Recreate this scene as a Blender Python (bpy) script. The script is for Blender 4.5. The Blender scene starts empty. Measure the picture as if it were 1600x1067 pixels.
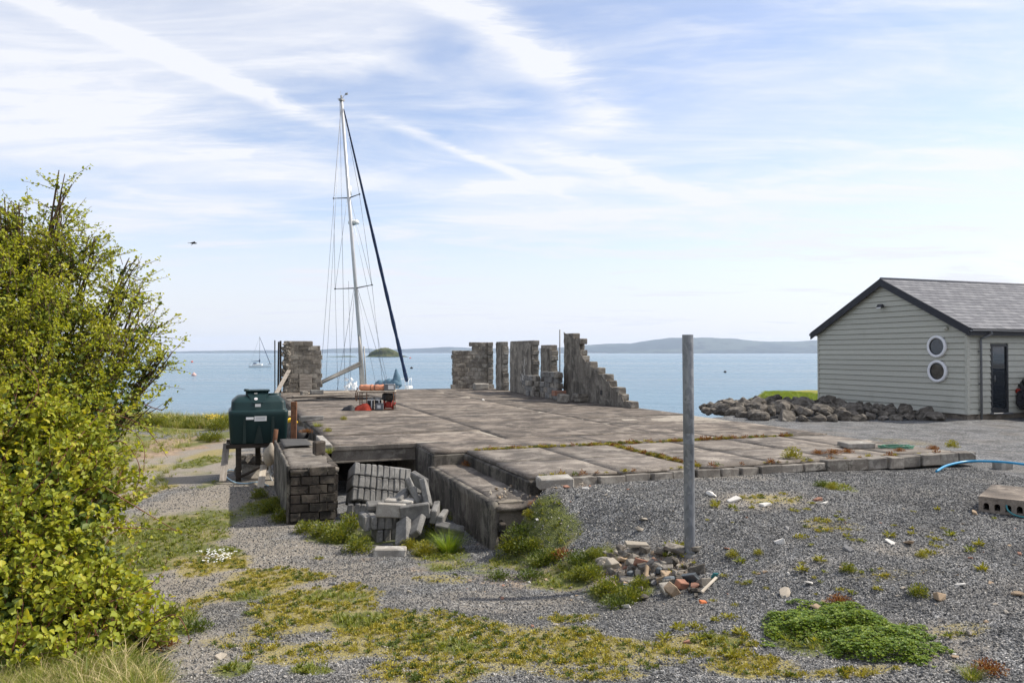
import bpy, math, random
import numpy as np
from mathutils import Vector, Matrix, Euler

random.seed(7)
RNG = np.random.default_rng(7)
scene = bpy.context.scene
COL = scene.collection
R = math.radians

# ------------------------------------------------------------------ camera
CAM_Z = 1.85
FPX = 1200.0            # focal length in photo pixels (27 mm)
HOR = 551.0             # horizon row in the photograph
PITCH = math.atan((HOR - 533.5) / FPX)
cd = bpy.data.cameras.new('camera')
cd.lens = 27.0
cd.sensor_width = 36.0
cd.clip_start = 0.05
cd.clip_end = 40000.0
cam = bpy.data.objects.new('camera', cd)
cam.location = (0, 0, CAM_Z)
cam.rotation_euler = (math.pi / 2 + PITCH, 0, 0)
COL.objects.link(cam)
scene.camera = cam

# ------------------------------------------------------------------ render
scene.render.engine = 'CYCLES'
scene.cycles.use_denoising = True
scene.cycles.max_bounces = 8
scene.cycles.transparent_max_bounces = 8
scene.cycles.volume_bounces = 1
scene.cycles.caustics_reflective = False
scene.cycles.caustics_refractive = False
scene.view_settings.view_transform = 'Standard'
scene.view_settings.look = 'None'
scene.view_settings.gamma = 1.0
scene.view_settings.use_curve_mapping = False
scene.view_settings.exposure = 0.22

# ------------------------------------------------------------------ sun + sky
SUN_EL = R(47.0)
SUN_AZ = math.atan2(0.24, 0.97)          # direction towards the sun, from +X towards +Y
sun_dir = Vector((math.cos(SUN_EL) * math.cos(SUN_AZ), math.cos(SUN_EL) * math.sin(SUN_AZ), math.sin(SUN_EL)))
sl = bpy.data.lights.new('sun', 'SUN')
sl.energy = 5.0
sl.angle = R(0.55)
sl.color = (1.0, 0.94, 0.845)
so = bpy.data.objects.new('sun', sl)
so.rotation_euler = sun_dir.to_track_quat('Z', 'Y').to_euler()
so.location = (30, 10, 40)
COL.objects.link(so)

world = bpy.data.worlds.new('World')
scene.world = world
world.use_nodes = True


class G:
    """small helper that adds nodes to a tree and wires them up"""
    def __init__(self, nt):
        self.nt = nt

    def n(self, typ, ins=None, **props):
        nd = self.nt.nodes.new(typ)
        for k, v in props.items():
            setattr(nd, k, v)
        for k, v in (ins or {}).items():
            self.set(nd, k, v)
        return nd

    def set(self, nd, k, v):
        s = nd.inputs[k]
        if isinstance(v, bpy.types.NodeSocket):
            self.nt.links.new(v, s)
        else:
            s.default_value = v

    def math(self, op, a, b=0.0, c=0.0, clamp=False):
        nd = self.n('ShaderNodeMath', operation=op, use_clamp=clamp)
        self.set(nd, 0, a); self.set(nd, 1, b); self.set(nd, 2, c)
        return nd.outputs[0]

    def vmath(self, op, a, b=(0, 0, 0)):
        nd = self.n('ShaderNodeVectorMath', operation=op)
        self.set(nd, 0, a); self.set(nd, 1, b)
        return nd

    def noise(self, vec=None, scale=5.0, detail=4.0, rough=0.55, dist=0.0, out=0):
        nd = self.n('ShaderNodeTexNoise', {'Scale': scale, 'Detail': detail, 'Roughness': rough, 'Distortion': dist})
        if vec is not None:
            self.set(nd, 'Vector', vec)
        return nd.outputs[out]

    def voro(self, vec=None, scale=5.0, feature='F1', out='Distance', rnd=1.0):
        nd = self.n('ShaderNodeTexVoronoi', {'Scale': scale, 'Randomness': rnd}, feature=feature)
        if vec is not None:
            self.set(nd, 'Vector', vec)
        return nd.outputs[out]

    def ramp(self, fac, stops, interp='LINEAR'):
        nd = self.n('ShaderNodeValToRGB')
        cr = nd.color_ramp
        cr.interpolation = interp
        while len(cr.elements) < len(stops):
            cr.elements.new(0.5)
        for e, (p, c) in zip(cr.elements, stops):
            e.position = p
            e.color = c if len(c) == 4 else (*c, 1)
        self.set(nd, 0, fac)
        return nd.outputs[0]

    def mix(self, f, a, b, blend='MIX'):
        nd = self.n('ShaderNodeMix', data_type='RGBA', blend_type=blend)
        self.set(nd, 0, f)
        for k, v in ((6, a), (7, b)):
            if not isinstance(v, bpy.types.NodeSocket) and len(v) == 3:
                v = (*v, 1)
            self.set(nd, k, v)
        return nd.outputs[2]

    def smooth(self, x, a, b, lo=0.0, hi=1.0):
        nd = self.n('ShaderNodeMapRange', interpolation_type='SMOOTHSTEP')
        self.set(nd, 0, x); self.set(nd, 1, a); self.set(nd, 2, b); self.set(nd, 3, lo); self.set(nd, 4, hi)
        return nd.outputs[0]

    def mapping(self, vec, loc=(0, 0, 0), rot=(0, 0, 0), scale=(1, 1, 1)):
        nd = self.n('ShaderNodeMapping')
        self.set(nd, 0, vec); self.set(nd, 1, loc); self.set(nd, 2, rot); self.set(nd, 3, scale)
        return nd.outputs[0]

    def bump(self, h, strength=0.5, dist=0.01, normal=None):
        nd = self.n('ShaderNodeBump', {'Strength': strength, 'Distance': dist, 'Height': h})
        if normal is not None:
            self.set(nd, 'Normal', normal)
        return nd.outputs[0]


def ray(px, py):
    """world direction through a photo pixel"""
    a = (px - 800.0) / FPX
    b = (533.5 - py) / FPX
    c, s = math.cos(PITCH), math.sin(PITCH)
    return Vector((a, c - s * b, s + c * b))


def pixz(px, py, z=0.0):
    d = ray(px, py)
    t = (z - CAM_Z) / d.z
    return Vector((d.x * t, d.y * t, z))


def pixY(px, py, Y):
    d = ray(px, py)
    t = Y / d.y
    return Vector((d.x * t, Y, CAM_Z + d.z * t))


# ---- sky: clear-sky model with high cirrus and old vapour trails on it
nt = world.node_tree
nt.nodes.clear()
g = G(nt)
sky = g.n('ShaderNodeTexSky', sky_type='NISHITA')
sky.sun_disc = False
sky.sun_elevation = SUN_EL
sky.sun_rotation = math.pi / 2 - SUN_AZ
sky.altitude = 10
sky.air_density = 1.0
sky.dust_density = 0.6
sky.ozone_density = 1.6
tc = g.n('ShaderNodeTexCoord').outputs['Generated']
sep = g.n('ShaderNodeSeparateXYZ', {0: tc})
zc = g.math('ADD', g.math('MAXIMUM', sep.outputs[2], 0.0), 0.09)      # the cloud sheet curves with the earth
cu = g.math('DIVIDE', sep.outputs[0], zc)
cv = g.math('DIVIDE', sep.outputs[1], zc)
plane = g.n('ShaderNodeCombineXYZ', {0: cu, 1: cv, 2: 0.0}).outputs[0]
# broad veil, stretched along the wind
w1 = g.noise(g.mapping(plane, (3.1, 1.7, 0), (0, 0, R(24)), (0.5, 0.9, 1)), 1.0, 6.0, 0.5, 0.9)
veil = g.smooth(w1, 0.28, 0.64)
w2 = g.noise(g.mapping(plane, (7.3, 4.1, 0), (0, 0, R(-32)), (0.8, 2.0, 1)), 1.0, 9.0, 0.6, 1.2)
wisps = g.smooth(w2, 0.40, 0.72)
w3 = g.noise(g.mapping(plane, (1.3, 9.2, 0), (0, 0, R(-48)), (1.6, 4.2, 1)), 1.2, 8.0, 0.62, 0.8)
fil = g.smooth(w3, 0.42, 0.75)
cl = g.math('ADD', g.math('MULTIPLY_ADD', veil, 0.50, 0.06), g.math('MULTIPLY', wisps, 0.46))
cl = g.math('ADD', cl, g.math('MULTIPLY', fil, 0.24))
brk = g.noise(g.mapping(plane, (0, 0, 0), (0, 0, R(40)), (2.2, 5.0, 1)), 1.0, 9.0, 0.68, 1.0)


def trail(x0, y0, x1, y1, w, amt, frac=0.7):
    """a vapour trail on the cloud sheet, given by two sky directions"""
    a, b = ray(x0, y0), ray(x1, y1)
    a.normalize(); b.normalize()
    A = Vector((a.x / (a.z + .09), a.y / (a.z + .09), 0)); B = Vector((b.x / (b.z + .09), b.y / (b.z + .09), 0))
    L = (B - A).length
    ang = math.atan2(B.y - A.y, B.x - A.x)
    v = g.vmath('SUBTRACT', plane, tuple(A)).outputs[0]
    v = g.mapping(v, (0, 0, 0), (0, 0, -ang), (1, 1, 1))
    s = g.n('ShaderNodeSeparateXYZ', {0: v})
    wob = g.math('MULTIPLY', g.math('SUBTRACT', brk, 0.5), w * 2.0)
    d = g.math('ABSOLUTE', g.math('ADD', s.outputs[1], wob))
    m = g.math('POWER', g.smooth(d, w * 1.5, 0.0), 1.6)
    m = g.math('MULTIPLY', m, g.smooth(s.outputs[0], -0.3 * L, 0.12 * L))
    m = g.math('MULTIPLY', m, g.smooth(s.outputs[0], 1.15 * L, 0.75 * L))
    return g.math('MULTIPLY', g.math('MULTIPLY', m, amt), g.smooth(brk, 0.30, 0.66, 1 - frac, 1.0))


TRAILS = [(-60, -45, 520, 200, 0.07, 0.85), (690, -10, 905, 145, 0.10, 0.9), (905, 145, 960, 215, 0.16, 0.6),
          (640, 205, 900, 312, 0.045, 0.7), (870, 240, 1160, 325, 0.10, 0.75), (735, 296, 905, 284, 0.13, 0.8),
          (1180, 310, 1700, 215, 0.45, 0.35), (540, 110, 660, 60, 0.10, 0.3), (0, 170, 500, 280, 0.5, 0.35)]
for t in TRAILS:
    cl = g.math('ADD', cl, trail(*t))
cl = g.math('MINIMUM', cl, 0.93)
# towards the horizon the layers overlap into an even pale veil
low = g.smooth(sep.outputs[2], 0.24, 0.02)
cl = g.math('MAXIMUM', cl, g.math('MULTIPLY', low, 0.74))
skyb = g.mix(1.0, sky.outputs[0], (1.8, 1.62, 1.62, 1), 'MULTIPLY')
cloudc = g.mix(low, (8.35, 8.45, 8.85, 1), (7.35, 7.4, 8.05, 1))
skyc = g.mix(cl, skyb, cloudc)
bg = g.n('ShaderNodeBackground', {'Color': skyc, 'Strength': 0.1})
g.n('ShaderNodeOutputWorld', {0: bg.outputs[0]})

# ------------------------------------------------------------------ places
# site axes: u runs along the old building away from the camera, v across it to the right
TH = R(20.0)
OX, OY = -1.98, 15.85                     # inner front corner of the slab
UX, UY = -math.sin(TH), math.cos(TH)
VX, VY = math.cos(TH), math.sin(TH)


def S(v, u, z=0.0):
    return Vector((OX + v * VX + u * UX, OY + v * VY + u * UY, z))


def inv(x, y):
    dx, dy = x - OX, y - OY
    return dx * VX + dy * VY, dx * UX + dy * UY


def sst(x, a, b):
    t = np.clip((np.asarray(x, float) - a) / (b - a), 0, 1)
    return t * t * (3 - 2 * t)


_perm = RNG.permutation(512)
_vals = RNG.random(512)


def vnoise(x, y, s=1.0, o=0):
    """value noise for arrays"""
    x = np.asarray(x, float) * s + 131.7 + o * 17.3
    y = np.asarray(y, float) * s + 57.1 + o * 9.1
    xi = np.floor(x).astype(int); yi = np.floor(y).astype(int)
    fx = x - xi; fy = y - yi
    fx = fx * fx * (3 - 2 * fx); fy = fy * fy * (3 - 2 * fy)
    h = lambda a, b: _vals[(_perm[(a % 512)] + b) % 512]
    return (h(xi, yi) * (1 - fx) + h(xi + 1, yi) * fx) * (1 - fy) + (h(xi, yi + 1) * (1 - fx) + h(xi + 1, yi + 1) * fx) * fy


def fbm(x, y, s=1.0, o=0, n=4):
    r = 0; a = 0.5; t = 0
    for k in range(n):
        r = r + a * vnoise(x, y, s * 2 ** k, o + k); t += a; a *= 0.5
    return r / t


SEA = -2.2


def ground_z(x, y):
    x = np.asarray(x, float); y = np.asarray(y, float)
    v, u = inv(x, y)
    L = np.interp(y, [-50, 0, 4, 5.3, 7.5, 10.5, 16, 25, 33, 60], [-.15, -.2, -.36, -.46, -.68, -.95, -1.0, -1.1, -1.2, -1.3])
    Rr = np.interp(y, [-50, 0, 5, 7.8, 11, 14, 23, 35, 60], [-.2, -.2, -.25, -.2, -.13, -.16, -.2, -.1, -.1])
    Rr = Rr - .08 * sst(v, 5, 8) * (1 - sst(u, -4, 0))
    Rr = Rr + .06 * sst(v, 13, 17) * sst(u, 6, 9)          # the lawn behind the rocks
    L = L + .30 * sst(-v, 5.0, 8.0)                        # bank under the hedge
    wd = np.interp(u, [-14, -9, -7.2, -6.2, -5.5, -5.1, 5], [3.8, 2.8, 2.5, 1.9, 1.0, .4, .34])
    cc = np.interp(u, [-14, -9, -7.2, -6.2, -5.5, -5.1, 5], [1.6, 1.15, 1.0, .75, .42, .72, .78])
    w = sst((v - cc) / wd, -.5, .5)
    z = L * (1 - w) + Rr * w
    # rubble heap round the post
    z = z + .06 * np.exp(-(((x - 1.25) / .55) ** 2 + ((y - 7.15) / .45) ** 2))
    # soil banked against the end of the retaining wall
    z = z + .42 * np.exp(-((v - .42) / .42) ** 2 - ((u + 5.72) / .38) ** 2)
    # small unevenness, ruts of the track
    z = z + (fbm(x, y, .6, 3) - .5) * .09 + (fbm(x, y, 2.2, 9, 3) - .5) * .035
    # the shore
    us = np.interp(v, [-200, -6, -2.2, -1.6, 9.2, 9.6, 12, 14, 16, 17.2, 18.6, 20.4, 40, 200], [17, 22.3, 23, 20, 20, 5.0, 5.6, 7.2, 8.2, 9.0, 12.0, 15.5, 18, 10])
    us = us + (fbm(x, y, .35, 21) - .5) * 1.5
    d = us - u
    drop = np.where(d < 0, np.minimum(-d * .55, 4.0), 0)
    return z - drop


def gz(x, y):
    return float(ground_z(np.array([x]), np.array([y]))[0])


_pg = {}


def pixg_many(px, py):
    """where sight lines through photo pixels meet the ground"""
    px = np.asarray(px, float); py = np.asarray(py, float)
    a = (px - 800.0) / FPX; b = (533.5 - py) / FPX
    c, s = math.cos(PITCH), math.sin(PITCH)
    dy = c - s * b; dz = s + c * b
    z = np.full(px.shape, -.4)
    for k in range(24):
        t = (z - CAM_Z) / dz
        z = .5 * z + .5 * ground_z(a * t, dy * t)
    t = (z - CAM_Z) / dz
    return np.stack([a * t, dy * t, ground_z(a * t, dy * t)], -1)


def pixg(px, py):
    key = (px, py)
    if key not in _pg: _pg[key] = Vector(pixg_many([px], [py])[0])
    return _pg[key].copy()


# ------------------------------------------------------------------ object helpers
def link(o, parent=None):
    COL.objects.link(o)
    if parent is not None:
        o.parent = parent
    return o


def tag(o, label=None, cat=None, group=None, kind=None):
    if label: o['label'] = label
    if cat: o['category'] = cat
    if group: o['group'] = group
    if kind: o['kind'] = kind
    return o


def thing(name, label, cat, loc=(0, 0, 0), rz=0.0, group=None):
    o = bpy.data.objects.new(name, None)
    o.empty_display_size = .2
    o.location = loc
    o.rotation_euler = (0, 0, rz)
    link(o)
    return tag(o, label, cat, group)


def copy_tree(o, parent=None):
    c = o.copy()
    link(c)
    c.parent = parent
    for ch in list(o.children):
        copy_tree(ch, c)
    return c


def mesh_np(name, verts, faces, mats=None, smooth=False, uv=None):
    """mesh from arrays; faces is an (n,3) or (n,4) array"""
    me = bpy.data.meshes.new(name)
    verts = np.asarray(verts, np.float32); faces = np.asarray(faces, np.int32)
    k = faces.shape[1]
    me.vertices.add(len(verts)); me.vertices.foreach_set('co', verts.ravel())
    me.loops.add(faces.size); me.loops.foreach_set('vertex_index', faces.ravel())
    me.polygons.add(len(faces))
    me.polygons.foreach_set('loop_start', np.arange(0, faces.size, k, dtype=np.int32))
    me.polygons.foreach_set('loop_total', np.full(len(faces), k, np.int32))
    if smooth:
        me.polygons.foreach_set('use_smooth', np.ones(len(faces), bool))
    for m in (mats or []):
        me.materials.append(m)
    me.update(calc_edges=True)
    me.validate()
    return me


class MB:
    """collects shapes and builds them as one mesh object"""
    def __init__(self):
        self.v = []; self.f = []; self.sm = []

    def add(self, vs, fs, smooth=False):
        b = len(self.v)
        self.v += [tuple(p) for p in vs]
        for f in fs:
            self.f.append(tuple(b + i for i in f)); self.sm.append(smooth)
        return self

    def box(self, c, s, rot=None, bev=0.0, jit=0.0):
        """box with centre c, size s; bev chamfers all edges; jit roughens the corners"""
        hx, hy, hz = s[0] / 2, s[1] / 2, s[2] / 2
        M = (rot if isinstance(rot, Matrix) else (Euler(rot).to_matrix() if rot else Matrix.Identity(3)))
        c = Vector(c)
        rj = lambda: random.uniform(-jit, jit)
        if bev <= 0:
            vs = [Vector((x * hx + rj(), y * hy + rj(), z * hz + rj())) for x in (-1, 1) for y in (-1, 1) for z in (-1, 1)]
            fs = [(0, 1, 3, 2), (4, 6, 7, 5), (0, 4, 5, 1), (2, 3, 7, 6), (0, 2, 6, 4), (1, 5, 7, 3)]
        else:
            b = min(bev, hx * .9, hy * .9, hz * .9)
            vs = []; idx = {}
            for x in (-1, 1):
                for y in (-1, 1):
                    for z in (-1, 1):
                        j = Vector((rj(), rj(), rj()))
                        for a in range(3):
                            p = [x * (hx - b), y * (hy - b), z * (hz - b)]
                            p[a] = (x, y, z)[a] * (hx, hy, hz)[a]
                            idx[(x, y, z, a)] = len(vs); vs.append(Vector(p) + j)
            fs = []
            for a in range(3):
                o1, o2 = [i for i in range(3) if i != a]
                for s_ in (-1, 1):
                    q = []
                    for p1, p2 in ((-1, -1), (1, -1), (1, 1), (-1, 1)):
                        k = [0, 0, 0]; k[a] = s_; k[o1] = p1; k[o2] = p2
                        q.append(idx[(*k, a)])
                    flip = (s_ > 0) ^ (a == 1)
                    fs.append(tuple(q) if flip else tuple(q[::-1]))
            for a in range(3):          # edge chamfers along axis a
                o1, o2 = [i for i in range(3) if i != a]
                for p1 in (-1, 1):
                    for p2 in (-1, 1):
                        def K(e, ax):
                            k = [0, 0, 0]; k[a] = e; k[o1] = p1; k[o2] = p2
                            return idx[(*k, ax)]
                        q = (K(-1, o1), K(1, o1), K(1, o2), K(-1, o2))
                        flip = (p1 * p2 > 0) ^ (a == 1)
                        fs.append(q[::-1] if flip else q)
            for x in (-1, 1):
                for y in (-1, 1):
                    for z in (-1, 1):
                        q = tuple(idx[(x, y, z, a)] for a in range(3))
                        fs.append(q if x * y * z > 0 else q[::-1])
        return self.add([c + M @ p for p in vs], fs)

    def tube(self, pts, r, seg=8, caps=True, smooth=True):
        """tube along points; r a number or one per point"""
        pts = [Vector(p) for p in pts]
        n = len(pts)
        rs = [r] * n if isinstance(r, (int, float)) else list(r)
        vs = []; fs = []
        prev = None
        for i, p in enumerate(pts):
            t = (pts[min(i + 1, n - 1)] - pts[max(i - 1, 0)]).normalized()
            if prev is None:
                a = t.cross(Vector((0, 0, 1)))
                if a.length < 1e-3: a = t.cross(Vector((1, 0, 0)))
            else:
                a = prev - t * prev.dot(t)
            a.normalize(); prev = a
            b = t.cross(a)
            for k in range(seg):
                w = 2 * math.pi * k / seg
                vs.append(p + (a * math.cos(w) + b * math.sin(w)) * rs[i])
        for i in range(n - 1):
            for k in range(seg):
                k2 = (k + 1) % seg
                fs.append((i * seg + k, (i + 1) * seg + k, (i + 1) * seg + k2, i * seg + k2))
        self.add(vs, fs, smooth)
        if caps:
            b = len(self.v) - n * seg
            self.f.append(tuple(b + k for k in range(seg))); self.sm.append(False)
            self.f.append(tuple(b + (n - 1) * seg + k for k in range(seg))[::-1]); self.sm.append(False)
        return self

    def lathe(self, prof, c=(0, 0, 0), axis='Z', seg=24, smooth=True, rot=None):
        """profile of (radius, height) turned round an axis"""
        c = Vector(c); vs = []; fs = []
        M = Euler(rot).to_matrix() if rot else Matrix.Identity(3)
        for (r_, h) in prof:
            for k in range(seg):
                w = 2 * math.pi * k / seg
                p = Vector((r_ * math.cos(w), r_ * math.sin(w), h))
                if axis == 'X': p = Vector((p.z, p.x, p.y))
                if axis == 'Y': p = Vector((p.y, p.z, p.x))
                vs.append(c + M @ p)
        n = len(prof)
        for i in range(n - 1):
            for k in range(seg):
                k2 = (k + 1) % seg
                fs.append((i * seg + k, i * seg + k2, (i + 1) * seg + k2, (i + 1) * seg + k))
        return self.add(vs, fs, smooth)

    def prism(self, poly, z0, z1, M=None):
        """polygon (x,y) extruded from z0 to z1; M maps the result"""
        n = len(poly)
        vs = [Vector((x, y, z0)) for x, y in poly] + [Vector((x, y, z1)) for x, y in poly]
        fs = [tuple(range(n))[::-1], tuple(range(n, 2 * n))] + [(i, (i + 1) % n, n + (i + 1) % n, n + i) for i in range(n)]
        if M is not None: vs = [M @ p for p in vs]
        return self.add(vs, fs)

    def mesh(self, name, mat):
        me = bpy.data.meshes.new(name)
        me.from_pydata([tuple(p) for p in self.v], [], self.f)
        me.polygons.foreach_set('use_smooth', self.sm)
        if mat is not None: me.materials.append(mat)
        me.update()
        return me

    def build(self, name, mat, parent=None):
        return link(bpy.data.objects.new(name, self.mesh(name, mat)), parent)


def obj(name, me, parent=None, loc=None, rot=None, scale=None):
    o = bpy.data.objects.new(name, me)
    if loc is not None: o.location = loc
    if rot is not None: o.rotation_euler = rot
    if scale is not None: o.scale = scale
    return link(o, parent)


def sag(a, b, n=12, drop=.2, wob=0.0):
    a, b = Vector(a), Vector(b)
    return [a.lerp(b, t) - Vector((0, 0, drop * 4 * t * (1 - t))) + Vector((random.uniform(-wob, wob), random.uniform(-wob, wob), 0)) for t in [i / n for i in range(n + 1)]]


def spline(pts, n=8):
    """Catmull-Rom through points"""
    P = [Vector(p) for p in pts]
    P = [P[0] * 2 - P[1]] + P + [P[-1] * 2 - P[-2]]
    out = []
    for i in range(1, len(P) - 2):
        for k in range(n):
            t = k / n
            a, b, c, d = P[i - 1], P[i], P[i + 1], P[i + 2]
            out.append(.5 * ((2 * b) + (c - a) * t + (2 * a - 5 * b + 4 * c - d) * t * t + (3 * b - a - 3 * c + d) * t ** 3))
    out.append(P[-2])
    return out

# ------------------------------------------------------------------ materials
def new_mat(name):
    m = bpy.data.materials.new(name)
    m.use_nodes = True
    m.node_tree.nodes.clear()
    return m, G(m.node_tree)


def finish(g, col, rough=.85, normal=None, metal=0.0, spec=.3, **kw):
    b = g.n('ShaderNodeBsdfPrincipled')
    c = col
    if not isinstance(c, bpy.types.NodeSocket) and len(c) == 3: c = (*c, 1)
    g.set(b, 'Base Color', c); g.set(b, 'Roughness', rough); g.set(b, 'Metallic', metal); g.set(b, 'Specular IOR Level', spec)
    if normal is not None: g.set(b, 'Normal', normal)
    for k, v in kw.items(): g.set(b, k, v)
    g.n('ShaderNodeOutputMaterial', {0: b.outputs[0]})
    return b


def coords(g, kind='Object'):
    return g.n('ShaderNodeTexCoord').outputs[kind]


def rnd_shift(g, amount=20.0):
    """object coordinates moved by a random amount for each object, so copies differ"""
    r = g.n('ShaderNodeObjectInfo').outputs['Random']
    c = coords(g)
    return g.vmath('ADD', c, g.n('ShaderNodeCombineXYZ', {0: g.math('MULTIPLY', r, amount), 1: g.math('MULTIPLY', r, amount * .7), 2: 0.0}).outputs[0]).outputs[0], r


def simple(name, col, rough=.7, var=.25, scale=8.0, bump=.25, bd=.004, metal=0.0, spec=.3, var2=None):
    """one colour with mottling, wear and fine relief; each object a little different"""
    m, g = new_mat(name)
    vec, r = rnd_shift(g)
    n1 = g.noise(vec, scale, 6, .6)
    n2 = g.noise(vec, scale * 6, 5, .6)
    f = g.math('ADD', g.math('MULTIPLY', n1, .6), g.math('MULTIPLY', n2, .4))
    lo = tuple(c * (1 - var) for c in col); hi = tuple(min(1, c * (1 + var)) for c in col)
    c = g.ramp(f, [(.28, lo), (.72, hi)])
    if var2 is not None:
        c = g.mix(g.smooth(g.noise(vec, scale * .7, 7, .65), .52, .68), c, var2)
    br = g.math('ADD', g.math('MULTIPLY', r, .24), .88)
    c = g.mix(1.0, c, g.n('ShaderNodeCombineColor', {0: br, 1: br, 2: br}).outputs[0], 'MULTIPLY')
    finish(g, c, rough, g.bump(f, bump, bd) if bump else None, metal, spec)
    return m


def concrete(name, col, dark, pale, scale=1.0, lichen=True, bump=.5, streaks=False):
    """old weathered concrete: dark algae, pale worn areas, speckle, hairline cracks"""
    m, g = new_mat(name)
    pos = g.n('ShaderNodeNewGeometry').outputs['Position']
    r = g.n('ShaderNodeObjectInfo').outputs['Random']
    sh = g.n('ShaderNodeCombineXYZ', {0: g.math('MULTIPLY', r, .6), 1: 0.0, 2: 0.0}).outputs[0]
    p = g.vmath('ADD', pos, sh).outputs[0]
    ps = g.mapping(p, (0, 0, 0), (0, 0, -TH), (.9, 1.15, 1.0)) if not streaks else g.mapping(p, (0, 0, 0), (0, 0, -TH), (2.6, 2.6, .35))
    big = g.noise(ps, .8 * scale, 7, .62, .4)
    mid = g.noise(p, 1.5 * scale, 10, .70, .5)
    fine = g.noise(p, 42 * scale, 5, .7)
    grit = g.voro(p, 120 * scale)
    c = g.mix(g.smooth(big, .36, .62), dark, col)
    c = g.mix(g.math('MULTIPLY', g.smooth(mid, .47, .62), .85), c, pale)
    c = g.mix(g.math('MULTIPLY', g.smooth(g.noise(ps, 2.3 * scale, 9, .72, .6), .54, .64), .62), c, tuple(min(1, x * 1.2) for x in pale))
    c = g.mix(g.math('MULTIPLY', g.smooth(g.noise(p, 1.9 * scale, 6, .6), .52, .72), .7), c, tuple(x * .6 for x in dark))
    if lichen:
        lv = g.voro(g.vmath('ADD', p, g.n('ShaderNodeCombineXYZ', {0: mid, 1: fine, 2: 0.0}).outputs[0]).outputs[0], 9.0 * scale)
        lm = g.math('MULTIPLY', g.smooth(lv, .16, .08), g.smooth(g.noise(p, 1.2, 3), .52, .62))
        c = g.mix(g.math('MULTIPLY', lm, .7), c, (.42, .40, .34))
    c = g.mix(g.smooth(fine, .25, .8), g.mix(.5, c, (.03, .028, .025)), c)
    c = g.mix(g.math('MULTIPLY', g.smooth(grit, .5, .2), .12), c, (.5, .48, .44))
    cr = g.voro(g.vmath('ADD', p, g.vmath('SCALE', g.noise(p, 3, 4, .6, out=1)).outputs[0]).outputs[0], .8, 'DISTANCE_TO_EDGE')
    crack = g.math('MULTIPLY', g.smooth(cr, .012, .003), g.smooth(g.noise(p, .7, 2), .5, .6))
    c = g.mix(g.math('MULTIPLY', crack, .8), c, (.03, .028, .022))
    h = g.math('ADD', g.math('ADD', g.math('MULTIPLY', mid, .5), g.math('MULTIPLY', fine, .35)), g.math('MULTIPLY', grit, .15))
    h = g.math('SUBTRACT', h, g.math('MULTIPLY', crack, .6))
    br = g.math('ADD', g.math('MULTIPLY', r, .34), .83)
    c = g.mix(1.0, c, g.n('ShaderNodeCombineColor', {0: br, 1: br, 2: br}).outputs[0], 'MULTIPLY')
    finish(g, c, .9, g.bump(h, bump, .02), 0, .2)
    return m


M = {}
M['slab'] = concrete('slab_concrete', (.18, .146, .116), (.075, .061, .051), (.34, .285, .23))
M['apron'] = concrete('apron_concrete', (.24, .203, .168), (.11, .093, .080), (.39, .34, .285))
M['beam'] = concrete('beam_concrete', (.26, .225, .185), (.13, .11, .09), (.36, .32, .27), 1.6)
M['stainwall'] = concrete('stained_wall', (.115, .10, .082), (.014, .012, .010), (.25, .225, .185), 1.5, streaks=True)
M['kerb'] = concrete('kerb_concrete', (.27, .24, .205), (.15, .13, .11), (.40, .37, .32), 2.0)
M['ruin'] = concrete('ruin_block', (.32, .28, .23), (.13, .112, .092), (.47, .43, .365), 1.4)
M['render'] = concrete('ruin_render', (.265, .235, .195), (.10, .088, .073), (.40, .36, .30), 1.3, streaks=True)
M['mortar'] = simple('old_mortar', (.22, .19, .15), .95, .35, 14, .8, .02)
M['block'] = concrete('block_grey', (.265, .255, .238), (.18, .173, .162), (.33, .318, .295), 3.0, lichen=False, bump=.7)
M['blockpale'] = concrete('block_pale', (.47, .43, .375), (.33, .30, .26), (.58, .55, .49), 2.5, lichen=False)
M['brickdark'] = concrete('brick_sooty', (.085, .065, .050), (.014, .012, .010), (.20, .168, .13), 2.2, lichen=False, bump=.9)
M['brickred'] = simple('brick_red', (.30, .15, .10), .9, .35, 10, .6, .01, var2=(.24, .19, .15, 1))
M['soil'] = simple('dark_soil', (.055, .045, .034), .95, .4, 20, .9, .02)
M['stone_b'] = concrete('boulder_stone', (.175, .15, .12), (.075, .064, .052), (.31, .275, .23), 2.2, bump=.9)
M['stone_pale'] = simple('stone_pale', (.35, .305, .245), .9, .3, 18, .6, .008)
M['stone_white'] = simple('stone_white', (.60, .57, .52), .85, .2, 18, .5, .008)
M['stone_grey'] = simple('stone_grey', (.20, .195, .19), .85, .35, 18, .6, .008)
M['stone_tan'] = simple('stone_tan', (.34, .25, .165), .9, .35, 18, .6, .008)
M['slatebit'] = simple('slate_bit', (.13, .145, .155), .6, .25, 14, .4, .004)
M['galv'] = None
M['wood'] = None
M['tank'] = simple('tank_green', (.008, .026, .027), .45, .22, 3, .1, .003, 0, .25, var2=(.014, .034, .034, 1))
M['tankdk'] = simple('tank_recess', (.010, .022, .020), .6, .2, 3, .1, .003)
M['white'] = simple('white_plastic', (.72, .72, .70), .45, .08, 10, .05, .002)
M['label'] = simple('paper_label', (.70, .70, .69), .6, .12, 30, .05, .001)
M['red'] = simple('red_paint', (.25, .022, .015), .5, .25, 14, .2, .003)
M['redcloth'] = simple('red_cloth', (.24, .03, .016), .9, .35, 9, .5, .02)
M['orange'] = simple('faded_orange', (.60, .26, .15), .7, .22, 7, .25, .01, var2=(.60, .38, .26, 1))
M['black'] = simple('black_rubber', (.018, .018, .02), .6, .3, 10, .2, .004)
M['blackpaint'] = simple('black_paint', (.03, .03, .035), .45, .2, 6, .05, .002)
M['steel'] = simple('dull_steel', (.22, .22, .22), .6, .25, 12, .15, .003, .3)
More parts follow.
